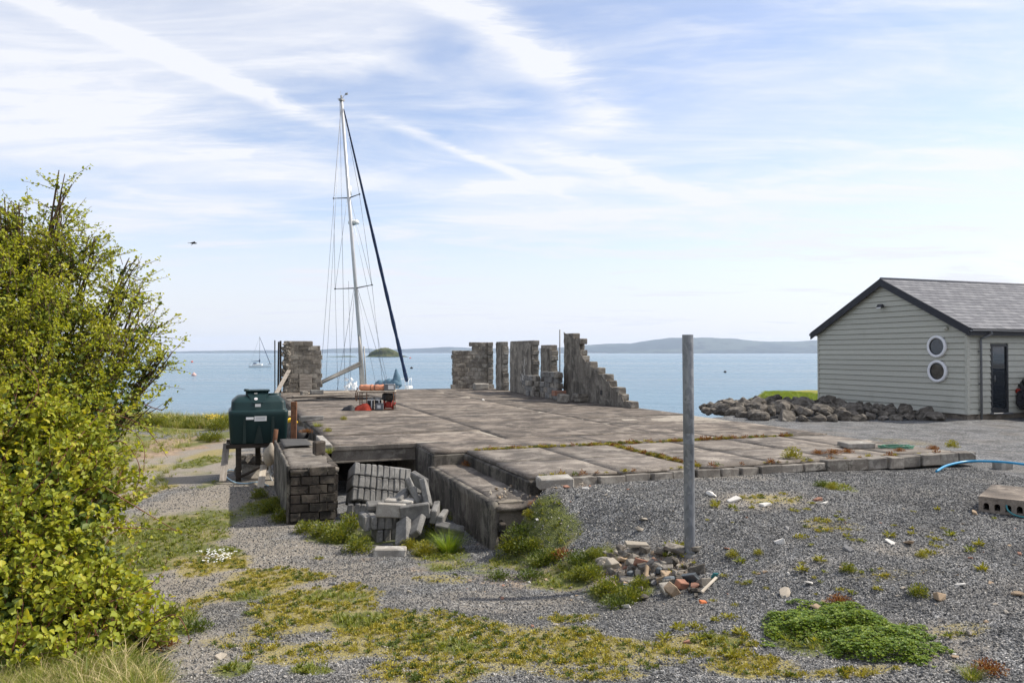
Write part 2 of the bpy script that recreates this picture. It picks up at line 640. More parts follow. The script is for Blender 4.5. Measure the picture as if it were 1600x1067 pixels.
M['rust'] = simple('rusted_steel', (.16, .075, .04), .85, .4, 16, .5, .006, .2, var2=(.07, .04, .028, 1))
M['yellow'] = simple('yellow_hose', (.70, .44, .02), .5, .15, 10, .1, .003)
M['bluepipe'] = simple('blue_pipe', (.02, .27, .50), .35, .12, 4, .05, .002, 0, .5)
M['paleblue'] = simple('pale_blue_hose', (.36, .56, .66), .4, .15, 6, .05, .002, 0, .5)
M['greenrope'] = simple('green_rope', (.10, .25, .17), .8, .3, 40, .5, .005)
M['tealhose'] = simple('teal_hose', (.05, .22, .24), .5, .15, 6, .05, .002)
M['wire'] = simple('wire_white', (.62, .60, .55), .5, .1, 6, 0)
M['ropegrey'] = simple('rope_grey', (.40, .40, .39), .9, .3, 50, .5, .006)
M['rig'] = simple('rigging_wire', (.16, .17, .19), .35, .1, 5, 0, .001, .8)
M['alloy'] = simple('mast_alloy', (.62, .62, .62), .42, .12, 3, .05, .002, .35)
M['alloydk'] = simple('boom_alloy', (.33, .32, .30), .5, .2, 4, .05, .002, .3)
M['boomgrey'] = simple('boom_grey', (.11, .105, .095), .5, .2, 4, .05, .002, .2)
M['navy'] = simple('navy_cloth', (.018, .035, .085), .85, .3, 6, .3, .01)
M['bluetarp'] = simple('blue_grey_tarp', (.085, .15, .20), .75, .3, 5, .4, .02)
M['gel'] = simple('white_gelcoat', (.74, .75, .74), .25, .05, 2, 0, .001, 0, .5)
M['hullblue'] = simple('hull_stripe', (.03, .06, .14), .3, .1, 2, 0)
M['fascia'] = simple('dark_fascia', (.018, .019, .026), .45, .15, 3, .05, .002)
M['gutter'] = simple('grey_gutter', (.13, .135, .145), .35, .12, 4, .03, .002, 0, .5)
M['frame_dk'] = simple('dark_frame', (.045, .047, .05), .4, .1, 4, 0)
M['upvc'] = simple('white_upvc', (.80, .80, .82), .35, .05, 4, 0)
M['plinth'] = concrete('plinth_render', (.27, .225, .175), (.18, .15, .12), (.36, .31, .25), 1.5, lichen=False)
M['carpaint'] = simple('car_dark_paint', (.022, .020, .032), .25, .1, 2, 0, .001, .3, .6)
M['tyre'] = simple('tyre_rubber', (.02, .02, .02), .85, .2, 10, .3, .004)
M['twig'] = simple('twig_bark', (.13, .085, .055), .9, .35, 20, .5, .004)
M['cane'] = simple('bramble_cane', (.16, .06, .04), .8, .4, 8, .3, .003, var2=(.34, .26, .16, 1))
M['straw'] = simple('dry_grass', (.55, .44, .24), .9, .3, 6, .1, .002)
M['bird'] = simple('bird_feathers', (.025, .022, .022), .8, .3, 20, .1, .002)
M['buoyred'] = simple('buoy_red', (.55, .10, .05), .5, .15, 5, 0)
M['buoypink'] = simple('buoy_faded', (.65, .42, .38), .5, .15, 5, 0)
M['jointfill'] = simple('joint_fill', (.33, .29, .235), .95, .4, 9, .5, .01, var2=(.12, .10, .08, 1))
M['felt'] = simple('roofing_felt', (.075, .072, .068), .9, .3, 8, .4, .01)
M['terracotta'] = simple('orange_shard', (.58, .17, .06), .8, .3, 14, .3, .004)
M['shore'] = M['stone_grey']


def mk_galv():
    m, g = new_mat('galvanised_steel')
    c = coords(g)
    sp = g.voro(g.mapping(c, (0, 0, 0), (0, 0, 0), (1, 1, .6)), 26, 'F1', 'Color')
    v = g.n('ShaderNodeSeparateColor', {0: sp}).outputs[0]
    n = g.noise(g.mapping(c, scale=(3, 3, .8)), 3.2, 7, .65, .4)
    col = g.ramp(g.math('ADD', g.math('MULTIPLY', v, .25), g.math('MULTIPLY', n, .75)), [(.25, (.135, .143, .155)), (.5, (.215, .223, .238)), (.75, (.33, .338, .345))])
    col = g.mix(g.math('MULTIPLY', g.smooth(g.noise(g.mapping(c, (5, 1, 2), scale=(6, 6, 1.6)), 2.0, 6, .7), .58, .70), .55), col, (.36, .28, .12))
    col = g.mix(g.math('MULTIPLY', g.smooth(g.noise(g.mapping(c, (1, 4, 7)), 9.0, 6, .7), .60, .72), .5), col, (.50, .50, .49))
    finish(g, col, .55, g.bump(n, .15, .005), .35, .4)
    return m


def mk_wood(name, a, b):
    m, g = new_mat(name)
    vec, r = rnd_shift(g)
    st = g.noise(g.mapping(vec, scale=(1.2, 14, 14)), 3.0, 6, .6, .5)
    bl = g.noise(vec, 2.5, 5, .6)
    col = g.mix(g.smooth(st, .3, .7), a, b)
    col = g.mix(g.math('MULTIPLY', g.smooth(bl, .5, .7), .5), col, tuple(x * .5 for x in a))
    finish(g, col, .88, g.bump(st, .5, .006), 0, .2)
    return m


def mk_leaf(name, stops, trans=.45, rough=.5):
    """leaves: colour differs from leaf to leaf, light comes through"""
    m, g = new_mat(name)
    at = g.n('ShaderNodeAttribute', attribute_name='tint').outputs['Fac']
    r = g.n('ShaderNodeObjectInfo').outputs['Random']
    f = g.math('FRACT', g.math('ADD', at, g.math('MULTIPLY', r, .37)))
    col = g.ramp(f, stops)
    n = g.noise(coords(g), 30, 3, .6)
    col = g.mix(g.math('MULTIPLY', n, .35), col, tuple(x * .6 for x in stops[0][1][:3]))
    b = g.n('ShaderNodeBsdfPrincipled', {'Base Color': col, 'Roughness': rough, 'Specular IOR Level': .35})
    tcol = g.mix(1.0, col, (1.25, 1.15, .55, 1), 'MULTIPLY')
    t = g.n('ShaderNodeBsdfTranslucent', {'Color': tcol})
    mx = g.n('ShaderNodeMixShader', {0: trans, 1: b.outputs[0], 2: t.outputs[0]})
    g.n('ShaderNodeOutputMaterial', {0: mx.outputs[0]})
    return m


M['galv'] = mk_galv()
M['wood'] = mk_wood('weathered_wood', (.20, .17, .14), (.36, .32, .27))
M['woodpale'] = mk_wood('pale_wood', (.38, .32, .25), (.55, .49, .40))
M['wooddark'] = mk_wood('dark_tarred_wood', (.028, .022, .018), (.06, .048, .038))
M['woodbrown'] = mk_wood('brown_wood', (.12, .065, .04), (.20, .12, .075))
M['hawleaf'] = mk_leaf('hawthorn_leaf', [(0, (.17, .215, .024)), (.35, (.30, .355, .032)), (.7, (.45, .48, .042)), (1, (.62, .57, .10))], .48)
M['shadeleaf'] = mk_leaf('shade_leaf', [(0, (.05, .085, .014)), (.6, (.10, .15, .022)), (1, (.17, .21, .03))], .3)  # dark leaf colour standing in for shade deep inside both bushes
M['bramleaf'] = mk_leaf('bramble_leaf', [(0, (.12, .16, .02)), (.45, (.26, .31, .03)), (.8, (.42, .45, .045)), (1, (.60, .53, .05))], .42)
M['grass'] = mk_leaf('grass_blade', [(0, (.11, .15, .018)), (.45, (.22, .27, .03)), (.75, (.34, .36, .05)), (.9, (.5, .42, .17)), (1, (.62, .52, .28))], .35)
M['grassbright'] = mk_leaf('bright_grass', [(0, (.12, .20, .018)), (.6, (.21, .31, .025)), (1, (.36, .40, .05))], .4)
M['weed'] = mk_leaf('weed_leaf', [(0, (.09, .125, .018)), (.5, (.19, .225, .03)), (1, (.36, .35, .05))], .35)
M['clover'] = mk_leaf('clover_leaf', [(0, (.08, .145, .015)), (.5, (.16, .25, .022)), (1, (.30, .37, .035))], .35)
M['sedum'] = mk_leaf('fleshy_weed', [(0, (.20, .20, .02)), (.5, (.30, .29, .03)), (1, (.40, .36, .05))], .3)
M['redweed'] = mk_leaf('reddened_weed', [(0, (.14, .04, .02)), (.5, (.26, .10, .03)), (1, (.36, .22, .06))], .3)
M['moss'] = mk_leaf('yellow_moss', [(0, (.18, .165, .022)), (.5, (.37, .32, .035)), (1, (.52, .45, .07))], .25)
M['greenmoss'] = mk_leaf('green_moss', [(0, (.055, .085, .014)), (.5, (.10, .145, .02)), (1, (.17, .20, .03))], .25)
M['daisy'] = simple('daisy_petals', (.80, .80, .76), .7, .05, 10, 0)
M['goldflower'] = simple('yellow_flowers', (.72, .50, .02), .7, .1, 10, 0)


def mk_gravelstone():
    m, g = new_mat('gravel_stone')
    r = g.n('ShaderNodeAttribute', attribute_name='tone', attribute_type='INSTANCER').outputs['Fac']
    c = g.ramp(r, [(0, (.055, .056, .058)), (.3, (.12, .121, .122)), (.6, (.205, .205, .202)), (.82, (.32, .312, .295)), (.95, (.42, .40, .36)), (1, (.52, .50, .46))])
    n = g.noise(coords(g), 3, 4, .6)
    c = g.mix(g.math('MULTIPLY', n, .3), c, (.11, .105, .095))
    c = g.mix(1.0, c, (.92, .90, .875, 1), 'MULTIPLY')
    finish(g, c, .8, None, 0, .3)
    return m


M['gstone'] = mk_gravelstone()


def mk_siding():
    m, g = new_mat('sage_siding')
    vec, r = rnd_shift(g, 9)
    pos = g.n('ShaderNodeNewGeometry').outputs['Position']
    gr = g.noise(g.mapping(vec, scale=(1, 12, 12)), 2.0, 5, .6)
    st = g.noise(g.mapping(pos, scale=(1, 1, .5)), .9, 6, .6)
    c = g.mix(g.smooth(gr, .3, .7), (.415, .41, .352), (.47, .465, .40))
    c = g.mix(g.math('MULTIPLY', g.smooth(st, .54, .72), .30), c, (.25, .24, .19))
    br = g.math('ADD', g.math('MULTIPLY', r, .12), .94)
    c = g.mix(1.0, c, g.n('ShaderNodeCombineColor', {0: br, 1: br, 2: br}).outputs[0], 'MULTIPLY')
    finish(g, c, .6, g.bump(gr, .2, .003), 0, .35)
    return m


def mk_slate():
    m, g = new_mat('roof_slate')
    vec, r = rnd_shift(g, 30)
    n = g.noise(vec, 5, 6, .65)
    c = g.ramp(g.math('ADD', g.math('MULTIPLY', n, .5), g.math('MULTIPLY', r, .5)), [(.15, (.14, .14, .15)), (.5, (.185, .185, .195)), (.85, (.24, .238, .245))])
    finish(g, c, .85, g.bump(n, .3, .004), 0, .12)
    return m


def mk_glass(name, col=(.02, .025, .03)):
    m, g = new_mat(name)
    finish(g, col, .04, None, 0, .8)
    return m


M['siding'] = mk_siding()
M['slate'] = mk_slate()
M['glass'] = mk_glass('window_glass')
M['glassdk'] = mk_glass('car_glass', (.01, .012, .014))


def mk_sea():
    m, g = new_mat('sea_water')
    pos = g.n('ShaderNodeNewGeometry').outputs['Position']
    w1 = g.noise(g.mapping(pos, rot=(0, 0, R(15)), scale=(.55, 1.5, 1)), .9, 5, .6, .3)
    w2 = g.noise(g.mapping(pos, rot=(0, 0, R(-10)), scale=(.5, 1.1, 1)), .22, 4, .6, .3)
    w3 = g.noise(g.mapping(pos, rot=(0, 0, R(35)), scale=(1, 1.4, 1)), 3.5, 3, .6)
    slick = g.noise(g.mapping(pos, (3, 8, 0), scale=(.25, 1.6, 1)), .012, 5, .6, .4)
    sm = g.smooth(slick, .44, .60)
    h = g.math('ADD', g.math('MULTIPLY', w1, .8), g.math('ADD', g.math('MULTIPLY', w2, 2.2), g.math('MULTIPLY', w3, .16)))
    nrm = g.bump(h, .75, .40)
    c = g.mix(sm, (.065, .145, .205), (.12, .205, .27))
    rg = g.math('ADD', .16, g.math('MULTIPLY', sm, .14))
    finish(g, c, rg, nrm, 0, .5, IOR=1.333)
    return m


M['sea'] = mk_sea()


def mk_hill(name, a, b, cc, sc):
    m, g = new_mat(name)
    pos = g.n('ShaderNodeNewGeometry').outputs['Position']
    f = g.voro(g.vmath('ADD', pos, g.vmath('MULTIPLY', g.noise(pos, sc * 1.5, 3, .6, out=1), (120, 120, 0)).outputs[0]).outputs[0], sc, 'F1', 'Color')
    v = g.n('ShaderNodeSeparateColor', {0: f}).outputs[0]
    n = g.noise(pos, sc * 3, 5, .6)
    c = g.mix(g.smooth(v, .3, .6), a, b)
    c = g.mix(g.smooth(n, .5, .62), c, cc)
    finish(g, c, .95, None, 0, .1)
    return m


M['hill'] = mk_hill('far_hill', (.025, .045, .055), (.06, .082, .075), (.010, .020, .028), .004)  # bluish tones put part of the distance haze into the hill colour
M['isle'] = mk_hill('island_scrub', (.07, .085, .035), (.10, .10, .045), (.03, .042, .02), .08)


def mk_ground():
    """gravel, dirt, moss and turf, mixed by the zones stored on the sheet"""
    m, g = new_mat('yard_ground')
    pos = g.n('ShaderNodeNewGeometry').outputs['Position']
    z1 = g.n('ShaderNodeSeparateColor', {0: g.n('ShaderNodeAttribute', attribute_name='zone').outputs['Color']})
    z2 = g.n('ShaderNodeSeparateColor', {0: g.n('ShaderNodeAttribute', attribute_name='zone2').outputs['Color']})
    moss, green, soil = z1.outputs[0], z1.outputs[1], z1.outputs[2]
    lawn, fines, rock = z2.outputs[0], z2.outputs[1], z2.outputs[2]
    vc = g.voro(pos, 62, 'F1', 'Color')
    vd = g.voro(pos, 62, 'F1', 'Distance')
    vv = g.n('ShaderNodeSeparateColor', {0: vc}).outputs[0]
    gc = g.ramp(vv, [(0, (.08, .082, .085)), (.4, (.16, .162, .165)), (.75, (.26, .26, .258)), (.93, (.38, .37, .35)), (1, (.55, .52, .48))])
    gc = g.mix(g.smooth(vd, .35, .75), gc, (.06, .06, .06))
    big = g.noise(pos, .7, 5, .6)
    gc = g.mix(g.math('MULTIPLY', g.smooth(big, .48, .68), .35), gc, (.17, .145, .115))
    n1 = g.noise(pos, 7, 7, .68)
    n2 = g.noise(pos, 38, 6, .7)
    tone = g.smooth(g.noise(pos, 2.3, 8, .72, .3), .35, .65, .68, 1.28)
    gc = g.mix(1.0, gc, g.n('ShaderNodeCombineColor', {0: tone, 1: tone, 2: tone}).outputs[0], 'MULTIPLY')
    nn = g.math('ADD', g.math('MULTIPLY', n1, .55), g.math('MULTIPLY', n2, .45))
    dust = g.mix(g.smooth(n2, .35, .7), (.23, .195, .15), (.39, .34, .27))
    thr = lambda z, k=.32: g.smooth(g.math('ADD', z, g.math('MULTIPLY', g.math('SUBTRACT', nn, .5), 1.7)), .5 - k, .5 + k)
    c = g.mix(g.math('MULTIPLY', thr(fines, .35), .75), gc, dust)
    c = g.mix(thr(soil, .25), c, g.mix(g.smooth(n1, .35, .65), (.20, .14, .095), (.36, .27, .185)))
    mc = g.mix(g.smooth(n2, .35, .68), (.18, .15, .04), (.40, .32, .075))
    c = g.mix(g.math('MULTIPLY', thr(moss, .22), g.math('ADD', .35, g.math('MULTIPLY', n2, .6))), c, mc)
    gcg = g.mix(g.smooth(n2, .35, .68), (.06, .075, .02), (.16, .175, .04))
    gcg = g.mix(g.math('MULTIPLY', g.smooth(g.noise(pos, 1.6, 7, .7), .48, .64), .8), gcg, g.mix(n2, (.20, .16, .07), (.36, .30, .16)))
    c = g.mix(g.math('MULTIPLY', thr(green, .2), .9), c, gcg)
    lc = g.mix(g.smooth(g.noise(pos, 1.5, 5, .6), .35, .65), (.20, .20, .04), (.32, .29, .07))
    c = g.mix(lawn, c, lc)
    c = g.mix(rock, c, g.mix(n1, (.04, .035, .028), (.14, .12, .10)))
    h = g.math('ADD', g.math('MULTIPLY', g.smooth(vd, .8, .1), .6), g.math('MULTIPLY', n2, .5))
    finish(g, c, .92, g.bump(h, .9, .012), 0, .2)
    return m


M['ground'] = mk_ground()

# ================================================================== SETTING
# ---- sea
def disc_sheet(name, rmax, z, mat):
    rs = [0.0] + list(np.geomspace(30, rmax, 26))
    seg = 72
    vs = [(0, 0, z)]; fs = []
    for r_ in rs[1:]:
        for k in range(seg):
            w = 2 * math.pi * k / seg
            vs.append((r_ * math.cos(w), r_ * math.sin(w), z))
    for k in range(seg):
        fs.append((0, 1 + k, 1 + (k + 1) % seg))
    for i in range(len(rs) - 2):
        for k in range(seg):
            a = 1 + i * seg + k; b = 1 + i * seg + (k + 1) % seg
            fs.append((a, a + seg, b + seg, b))
    mb = MB(); mb.add(vs, fs)
    return mb.build(name, mat)


tag(disc_sheet('sea', 8200, SEA, M['sea']), kind='structure', label='pale blue rippled sea reaching to the far shore', cat='sea')


# ---- far land on the other side of the water
def far_land(name, label, prof, Y, depth, mat, rough_h, seed, kind='structure', step=8.0):
    """a ridge of real size: crest heights follow prof = [(px, py)] at distance Y"""
    xs = np.arange(prof[0][0], prof[-1][0] + .1, step)
    ys = np.interp(xs, [p[0] for p in prof], [p[1] for p in prof])
    wx = (xs - 800) / FPX * Y
    hz = (HOR - ys) * Y / FPX + CAM_Z - SEA
    rows = 14
    T = np.linspace(0, 1, rows)
    shape = np.sin(np.pi * np.clip(T * .98 + .01, 0, 1) ** .8) ** .85
    V = np.zeros((rows, len(xs), 3))
    for j in range(rows):
        yy = Y + (T[j] - .45) * depth + (fbm(wx, wx * 0 + j * 40., 1 / (depth * .5), seed) - .5) * depth * .25
        sc = yy / Y
        V[j, :, 0] = wx * sc
        V[j, :, 1] = yy
        n = fbm(wx, yy, 1 / (depth * .22), seed + 5) - .5
        tr = (fbm(wx, yy, 1 / (step * Y / FPX * 1.5), seed + 9, 2) - .5)
        V[j, :, 2] = SEA - .5 + hz * shape[j] * (1 + n * .35 * (1 - shape[j])) + tr * rough_h * (shape[j] > .25)
    idx = np.arange(rows * len(xs)).reshape(rows, len(xs))
    F = np.stack([idx[:-1, :-1], idx[:-1, 1:], idx[1:, 1:], idx[1:, :-1]], -1).reshape(-1, 4)
    o = obj(name, mesh_np(name, V.reshape(-1, 3), F, [mat], True))
    return tag(o, label, 'hill', kind=kind)


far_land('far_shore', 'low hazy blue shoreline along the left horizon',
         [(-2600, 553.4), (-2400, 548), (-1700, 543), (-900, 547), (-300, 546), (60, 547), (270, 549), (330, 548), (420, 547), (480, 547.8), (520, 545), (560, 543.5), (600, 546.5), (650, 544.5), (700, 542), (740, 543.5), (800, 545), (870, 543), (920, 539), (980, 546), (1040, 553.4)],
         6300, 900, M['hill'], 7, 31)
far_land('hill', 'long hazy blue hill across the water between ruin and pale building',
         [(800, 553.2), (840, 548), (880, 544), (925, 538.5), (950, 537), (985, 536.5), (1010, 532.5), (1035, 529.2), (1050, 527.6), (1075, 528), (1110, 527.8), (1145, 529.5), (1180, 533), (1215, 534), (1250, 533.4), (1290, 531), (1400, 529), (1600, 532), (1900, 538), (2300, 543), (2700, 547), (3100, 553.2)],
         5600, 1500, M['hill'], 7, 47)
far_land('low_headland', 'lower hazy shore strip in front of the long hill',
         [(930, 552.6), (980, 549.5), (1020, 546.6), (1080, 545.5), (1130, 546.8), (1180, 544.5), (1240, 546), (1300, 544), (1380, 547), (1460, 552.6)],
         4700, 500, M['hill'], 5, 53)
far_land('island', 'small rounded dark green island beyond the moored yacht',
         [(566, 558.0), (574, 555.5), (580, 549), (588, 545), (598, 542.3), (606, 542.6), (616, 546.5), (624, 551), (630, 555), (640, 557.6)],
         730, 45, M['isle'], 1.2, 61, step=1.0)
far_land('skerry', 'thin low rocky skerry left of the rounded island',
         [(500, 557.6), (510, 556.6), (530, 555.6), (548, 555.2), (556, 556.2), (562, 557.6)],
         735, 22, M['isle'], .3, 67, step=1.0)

# ---- the yard: one sheet of ground
gx = np.unique(np.concatenate([np.linspace(-160, -16, 19), np.arange(-16, -8, .5), np.arange(-8, 9, .085), np.arange(9, 20, .4), np.linspace(20, 160, 19)]))
gy = np.unique(np.concatenate([np.linspace(-140, 0, 15), np.arange(0, 3.5, .35), np.arange(3.5, 15.5, .085), np.arange(15.5, 42, .3), np.linspace(42, 70, 8)]))
GX, GY = np.meshgrid(gx, gy)
GZ = ground_z(GX, GY)
GV, GU = inv(GX, GY)


def proj(x, y, z):
    """photo pixel of a world point (only used to lay out zones of moss and gravel as seen on site)"""
    c, s = math.cos(PITCH), math.sin(PITCH)
    zz = z - CAM_Z
    f = y * c + zz * s; up = -y * s + zz * c
    f = np.where(f < .3, .3, f)
    return 800 + FPX * x / f, 533.5 - FPX * up / f


def patches(x, y, z, lst):
    """soft patches; each centre and radius is given where it lies on the ground"""
    r = np.zeros_like(x)
    L = np.array(lst)
    CC, AA, BB = pixg_many(L[:, 0], L[:, 1]), pixg_many(L[:, 0] + L[:, 2], L[:, 1]), pixg_many(L[:, 0], L[:, 1] - L[:, 3])
    wx = (fbm(x, y, 1.7, 41) - .5) * .8; wy = (fbm(x, y, 1.7, 47) - .5) * .8
    for (c, a, b, row) in zip(CC, AA, BB, L):
        ax = max(math.hypot(*(a - c)[:2]), .05); by = max(math.hypot(*(b - c)[:2]), .05)
        q = np.nonzero((np.abs(x - c[0]) < 1.6 * ax) & (np.abs(y - c[1]) < 1.6 * by))[0]
        d = ((x[q] - c[0] + wx[q] * ax) / ax) ** 2 + ((y[q] - c[1] + wy[q] * by) / by) ** 2
        r[q] = np.maximum(r[q], row[4] * np.clip(1.25 - d, 0, 1))
    return r


MOSS = [(330, 885, 55, 22, .9), (420, 910, 85, 26, .95), (500, 945, 110, 34, .95), (610, 990, 130, 40, 1), (720, 1000, 140, 38, 1), (840, 1010, 150, 36, 1),
        (960, 1020, 130, 26, .85), (1080, 1010, 110, 22, .8), (660, 1050, 120, 20, .8), (900, 965, 60, 12, .55), (235, 830, 40, 26, .8), (260, 880, 40, 25, .8), (225, 770, 25, 20, .7), (500, 870, 24, 6, .4),
        (690, 905, 70, 10, .6), (250, 730, 30, 8, .7), (330, 710, 30, 12, .8), (360, 1000, 60, 16, .55), (1150, 690, 30, 5, .4), (1200, 780, 70, 10, .55), (1300, 820, 70, 12, .45), (1180, 1040, 90, 20, .9),
        (1500, 985, 80, 14, .5), (1400, 900, 120, 14, .35), (310, 940, 40, 30, .6), (450, 1020, 80, 20, .7), (1320, 1050, 140, 10, .7), (930, 1055, 100, 10, .8), (1410, 690, 50, 6, .4)]
GREEN = [(560, 968, 58, 16, 1), (525, 935, 62, 10, .9), (720, 1012, 42, 11, 1), (660, 998, 30, 6, .8), (480, 1046, 50, 9, .9), (350, 862, 40, 10, .75), (300, 838, 25, 6, .6), (400, 930, 34, 10, .7),
         (690, 868, 62, 18, .9), (560, 840, 90, 14, .9), (420, 790, 45, 18, .9), (900, 885, 60, 24, .8), (960, 925, 60, 22, .9), (840, 880, 40, 20, .7), (760, 890, 40, 12, .6), (290, 965, 30, 12, .9),
         (320, 720, 40, 10, .9), (300, 740, 45, 5, .5), (260, 668, 90, 10, 1), (350, 680, 26, 20, .9), (1300, 760, 36, 6, .8), (1120, 1000, 50, 12, .7), (1300, 985, 130, 34, 1), (360, 1045, 40, 14, .8), (60, 1030, 220, 60, 1), (100, 900, 150, 120, 1),
         (480, 790, 40, 16, .8), (845, 850, 60, 26, .8), (800, 876, 40, 20, .9), (880, 910, 60, 20, .8), (700, 885, 60, 12, .7), (640, 850, 40, 12, .8), (330, 755, 25, 8, .6)]
SOIL = [(235, 700, 80, 22, 1), (290, 690, 40, 12, .9), (900, 900, 110, 34, .55), (1010, 890, 90, 34, .65), (560, 875, 60, 6, .4), (660, 890, 60, 8, .4), (800, 905, 80, 16, .5), (830, 790, 40, 30, .6)]
FINES = [(330, 900, 170, 90, .75), (480, 860, 110, 30, .5), (300, 800, 110, 70, .95), (1180, 780, 110, 16, .7), (1130, 745, 90, 10, .5), (420, 990, 200, 70, .35), (1000, 870, 120, 30, .4), (280, 740, 90, 34, .95), (1450, 1000, 120, 40, .5), (520, 900, 160, 30, .6), (760, 940, 180, 24, .5), (380, 830, 90, 40, .7), (320, 1020, 120, 50, .6), (1420, 860, 90, 16, .5), (1260, 880, 80, 14, .4), (240, 720, 80, 40, 1)]


def zones(x, y, z):
    return patches(x, y, z, MOSS), patches(x, y, z, GREEN), patches(x, y, z, SOIL), patches(x, y, z, FINES)


near = (GY > 2.5) & (GY < 40) & (np.abs(GX) < 20)
ZM = [np.zeros_like(GX) for k in range(4)]
zz = zones(GX[near], GY[near], GZ[near])
for a, b in zip(ZM, zz):
    a[near] = b
hedge = sst(-GV, 5.4, 6.8) * (GU < 14)
ZM[1] = np.maximum(ZM[1], hedge)
out = ((GY < 1) | (np.abs(GX) > 22)) & (GV < 9)
ZM[1] = np.where(out & (GV < -4), 1.0, ZM[1])
lawn = sst(GV, 14.0, 15.5) * sst(GU, 7.6, 9.0)
us_edge = np.interp(GV, [-200, -6, -2.2, -1.6, 9.2, 9.6, 12, 14, 16, 17.2, 18.6, 20.4, 40, 200], [17, 22.3, 23, 20, 20, 5.0, 5.6, 7.2, 8.2, 9.0, 12.0, 15.5, 18, 10])
rock = sst(GU - us_edge, -.2, 1.4)
lawn = lawn * (1 - rock)
ng = GX.size
idx = np.arange(ng).reshape(GX.shape)
F = np.stack([idx[:-1, :-1], idx[:-1, 1:], idx[1:, 1:], idx[1:, :-1]], -1).reshape(-1, 4)
me = mesh_np('ground', np.stack([GX.ravel(), GY.ravel(), GZ.ravel()], 1), F, [M['ground']], True)
for nm, chans in (('zone', (ZM[0], ZM[1], ZM[2])), ('zone2', (lawn, ZM[3], rock))):
    at = me.attributes.new(nm, 'FLOAT_COLOR', 'POINT')
    at.data.foreach_set('color', np.stack([c.ravel() for c in chans] + [np.ones(ng)], 1).astype(np.float32).ravel())
ground = tag(obj('ground', me), kind='structure', label='sloping yard of grey gravel with moss, weeds and a track', cat='ground')

# ---- the old floor slab
slab = tag(bpy.data.objects.new('floor_slab', None), 'large weathered concrete floor slab of the ruined building', 'floor', kind='structure')
link(slab)
RZ = TH


def sbox(mb, v0, v1, u0, u1, z0, z1, bev=0.0, jit=0.0):
    c = S((v0 + v1) / 2, (u0 + u1) / 2, (z0 + z1) / 2)
    return mb.box(c, (v1 - v0, u1 - u0, z1 - z0), (0, 0, TH), bev, jit)


mb = MB()
sbox(mb, -1.66, 9.26, 2.5, 22.96, -4.2, -.010)
sbox(mb, .02, 9.2, -1.5, 2.497, -2.2, -.012)
mb.build('slab_core', M['jointfill'], slab)
mb = MB()
sbox(mb, .62, 9.14, -4.86, -1.503, -1.6, -.034)
mb.build('slab_core', M['soil'], slab)
mb = MB()
sbox(mb, -1.70, .018, .03, 2.52, -.345, -.055, .01)
sbox(mb, -1.71, .02, -.005, .055, -.10, -.012, .006)       # drip lip along the top
sbox(mb, -1.71, .02, .0, .05, -.35, -.315, .006)            # lower flange
mb.build('edge_beam', M['beam'], slab)
mb = MB()
sbox(mb, -.02, .60, -1.56, .02, -1.3, -.057, .02, .01)
mb.build('side_wall', M['stainwall'], slab)
mb = MB()
sbox(mb, .56, .80, -4.96, -1.50, -.7, -.058, .02, .01)
mb.build('side_wall', M['stainwall'], slab)
mb = MB()
sbox(mb, -1.74, -1.66, 2.5, 22.9, -1.5, -.06, .02, .01)
mb.build('side_wall', M['stainwall'], slab)

ti = [0.0]


def panel(v0, v1, u0, u1, mat, gap=.014, rough=.012):
    """one cast bay: worn edges, slightly out of level"""
    nx = max(3, int((v1 - v0) / .28)); ny = max(3, int((u1 - u0) / .28))
    a = np.linspace(v0 + gap / 2, v1 - gap / 2, nx + 1); b = np.linspace(u0 + gap / 2, u1 - gap / 2, ny + 1)
    A, B = np.meshgrid(a, b)
    edge = np.minimum(np.minimum(A - a[0], a[-1] - A), np.minimum(B - b[0], b[-1] - B))
    wob = (fbm(A, B, 3.1, 71) - .5) * .022 * (edge < 1e-6)
    z = random.uniform(-.007, .004) + (A - v0) * random.uniform(-.002, .002) + (fbm(A, B, .9, 77) - .5) * rough - .004 * (edge < 1e-6) * (.4 + fbm(A, B, 2.3, 79))
    P = np.stack([OX + (A + wob) * VX + (B + wob) * UX, OY + (A + wob) * VY + (B + wob) * UY, z], -1)
    n = P.shape[0] * P.shape[1]
    V = [P.reshape(-1, 3)]
    ring = [(0, i) for i in range(nx + 1)] + [(j, nx) for j in range(1, ny + 1)] + [(ny, i) for i in range(nx - 1, -1, -1)] + [(j, 0) for j in range(ny - 1, 0, -1)]
    low = np.array([P[j, i] for j, i in ring]); low[:, 2] = -.045
    V.append(low)
    id_ = np.arange(n).reshape(P.shape[:2])
    F = np.stack([id_[:-1, :-1], id_[:-1, 1:], id_[1:, 1:], id_[1:, :-1]], -1).reshape(-1, 4).tolist()
    m = len(ring)
    for k in range(m):
        j, i = ring[k]; j2, i2 = ring[(k + 1) % m]
        F.append([n + k, n + (k + 1) % m, int(id_[j2, i2]), int(id_[j, i])])
    return obj('bay', mesh_np('bay', np.concatenate(V), np.array(F), [mat]), slab)


vj = [-1.68, 2.0, 5.6, 9.28]
uj = [.03, 1.9, 4.2, 6.4, 8.9, 11.0, 13.4, 15.6, 17.6, 19.6, 21.3, 22.98]
for i in range(len(uj) - 1):
    for j in range(3):
        panel(vj[j], vj[j + 1], uj[i], uj[i + 1], M['slab'])
panel(.0, 3.6, -1.55, .03, M['slab']); panel(3.6, 6.4, -1.45, .03, M['slab']); panel(6.4, 9.25, -1.5, .03, M['slab'])
for (a, b) in ((.6, 2.1), (2.1, 3.6), (3.6, 5.0), (5.0, 6.4), (6.4, 7.8), (7.8, 9.15)):
    panel(a, b, -3.3, -1.57 if a < 3 else -1.62, M['apron'], .03, .014)
    panel(a, b, -4.86, -3.3, M['apron'], .026 if a < 3 else .012, .014)
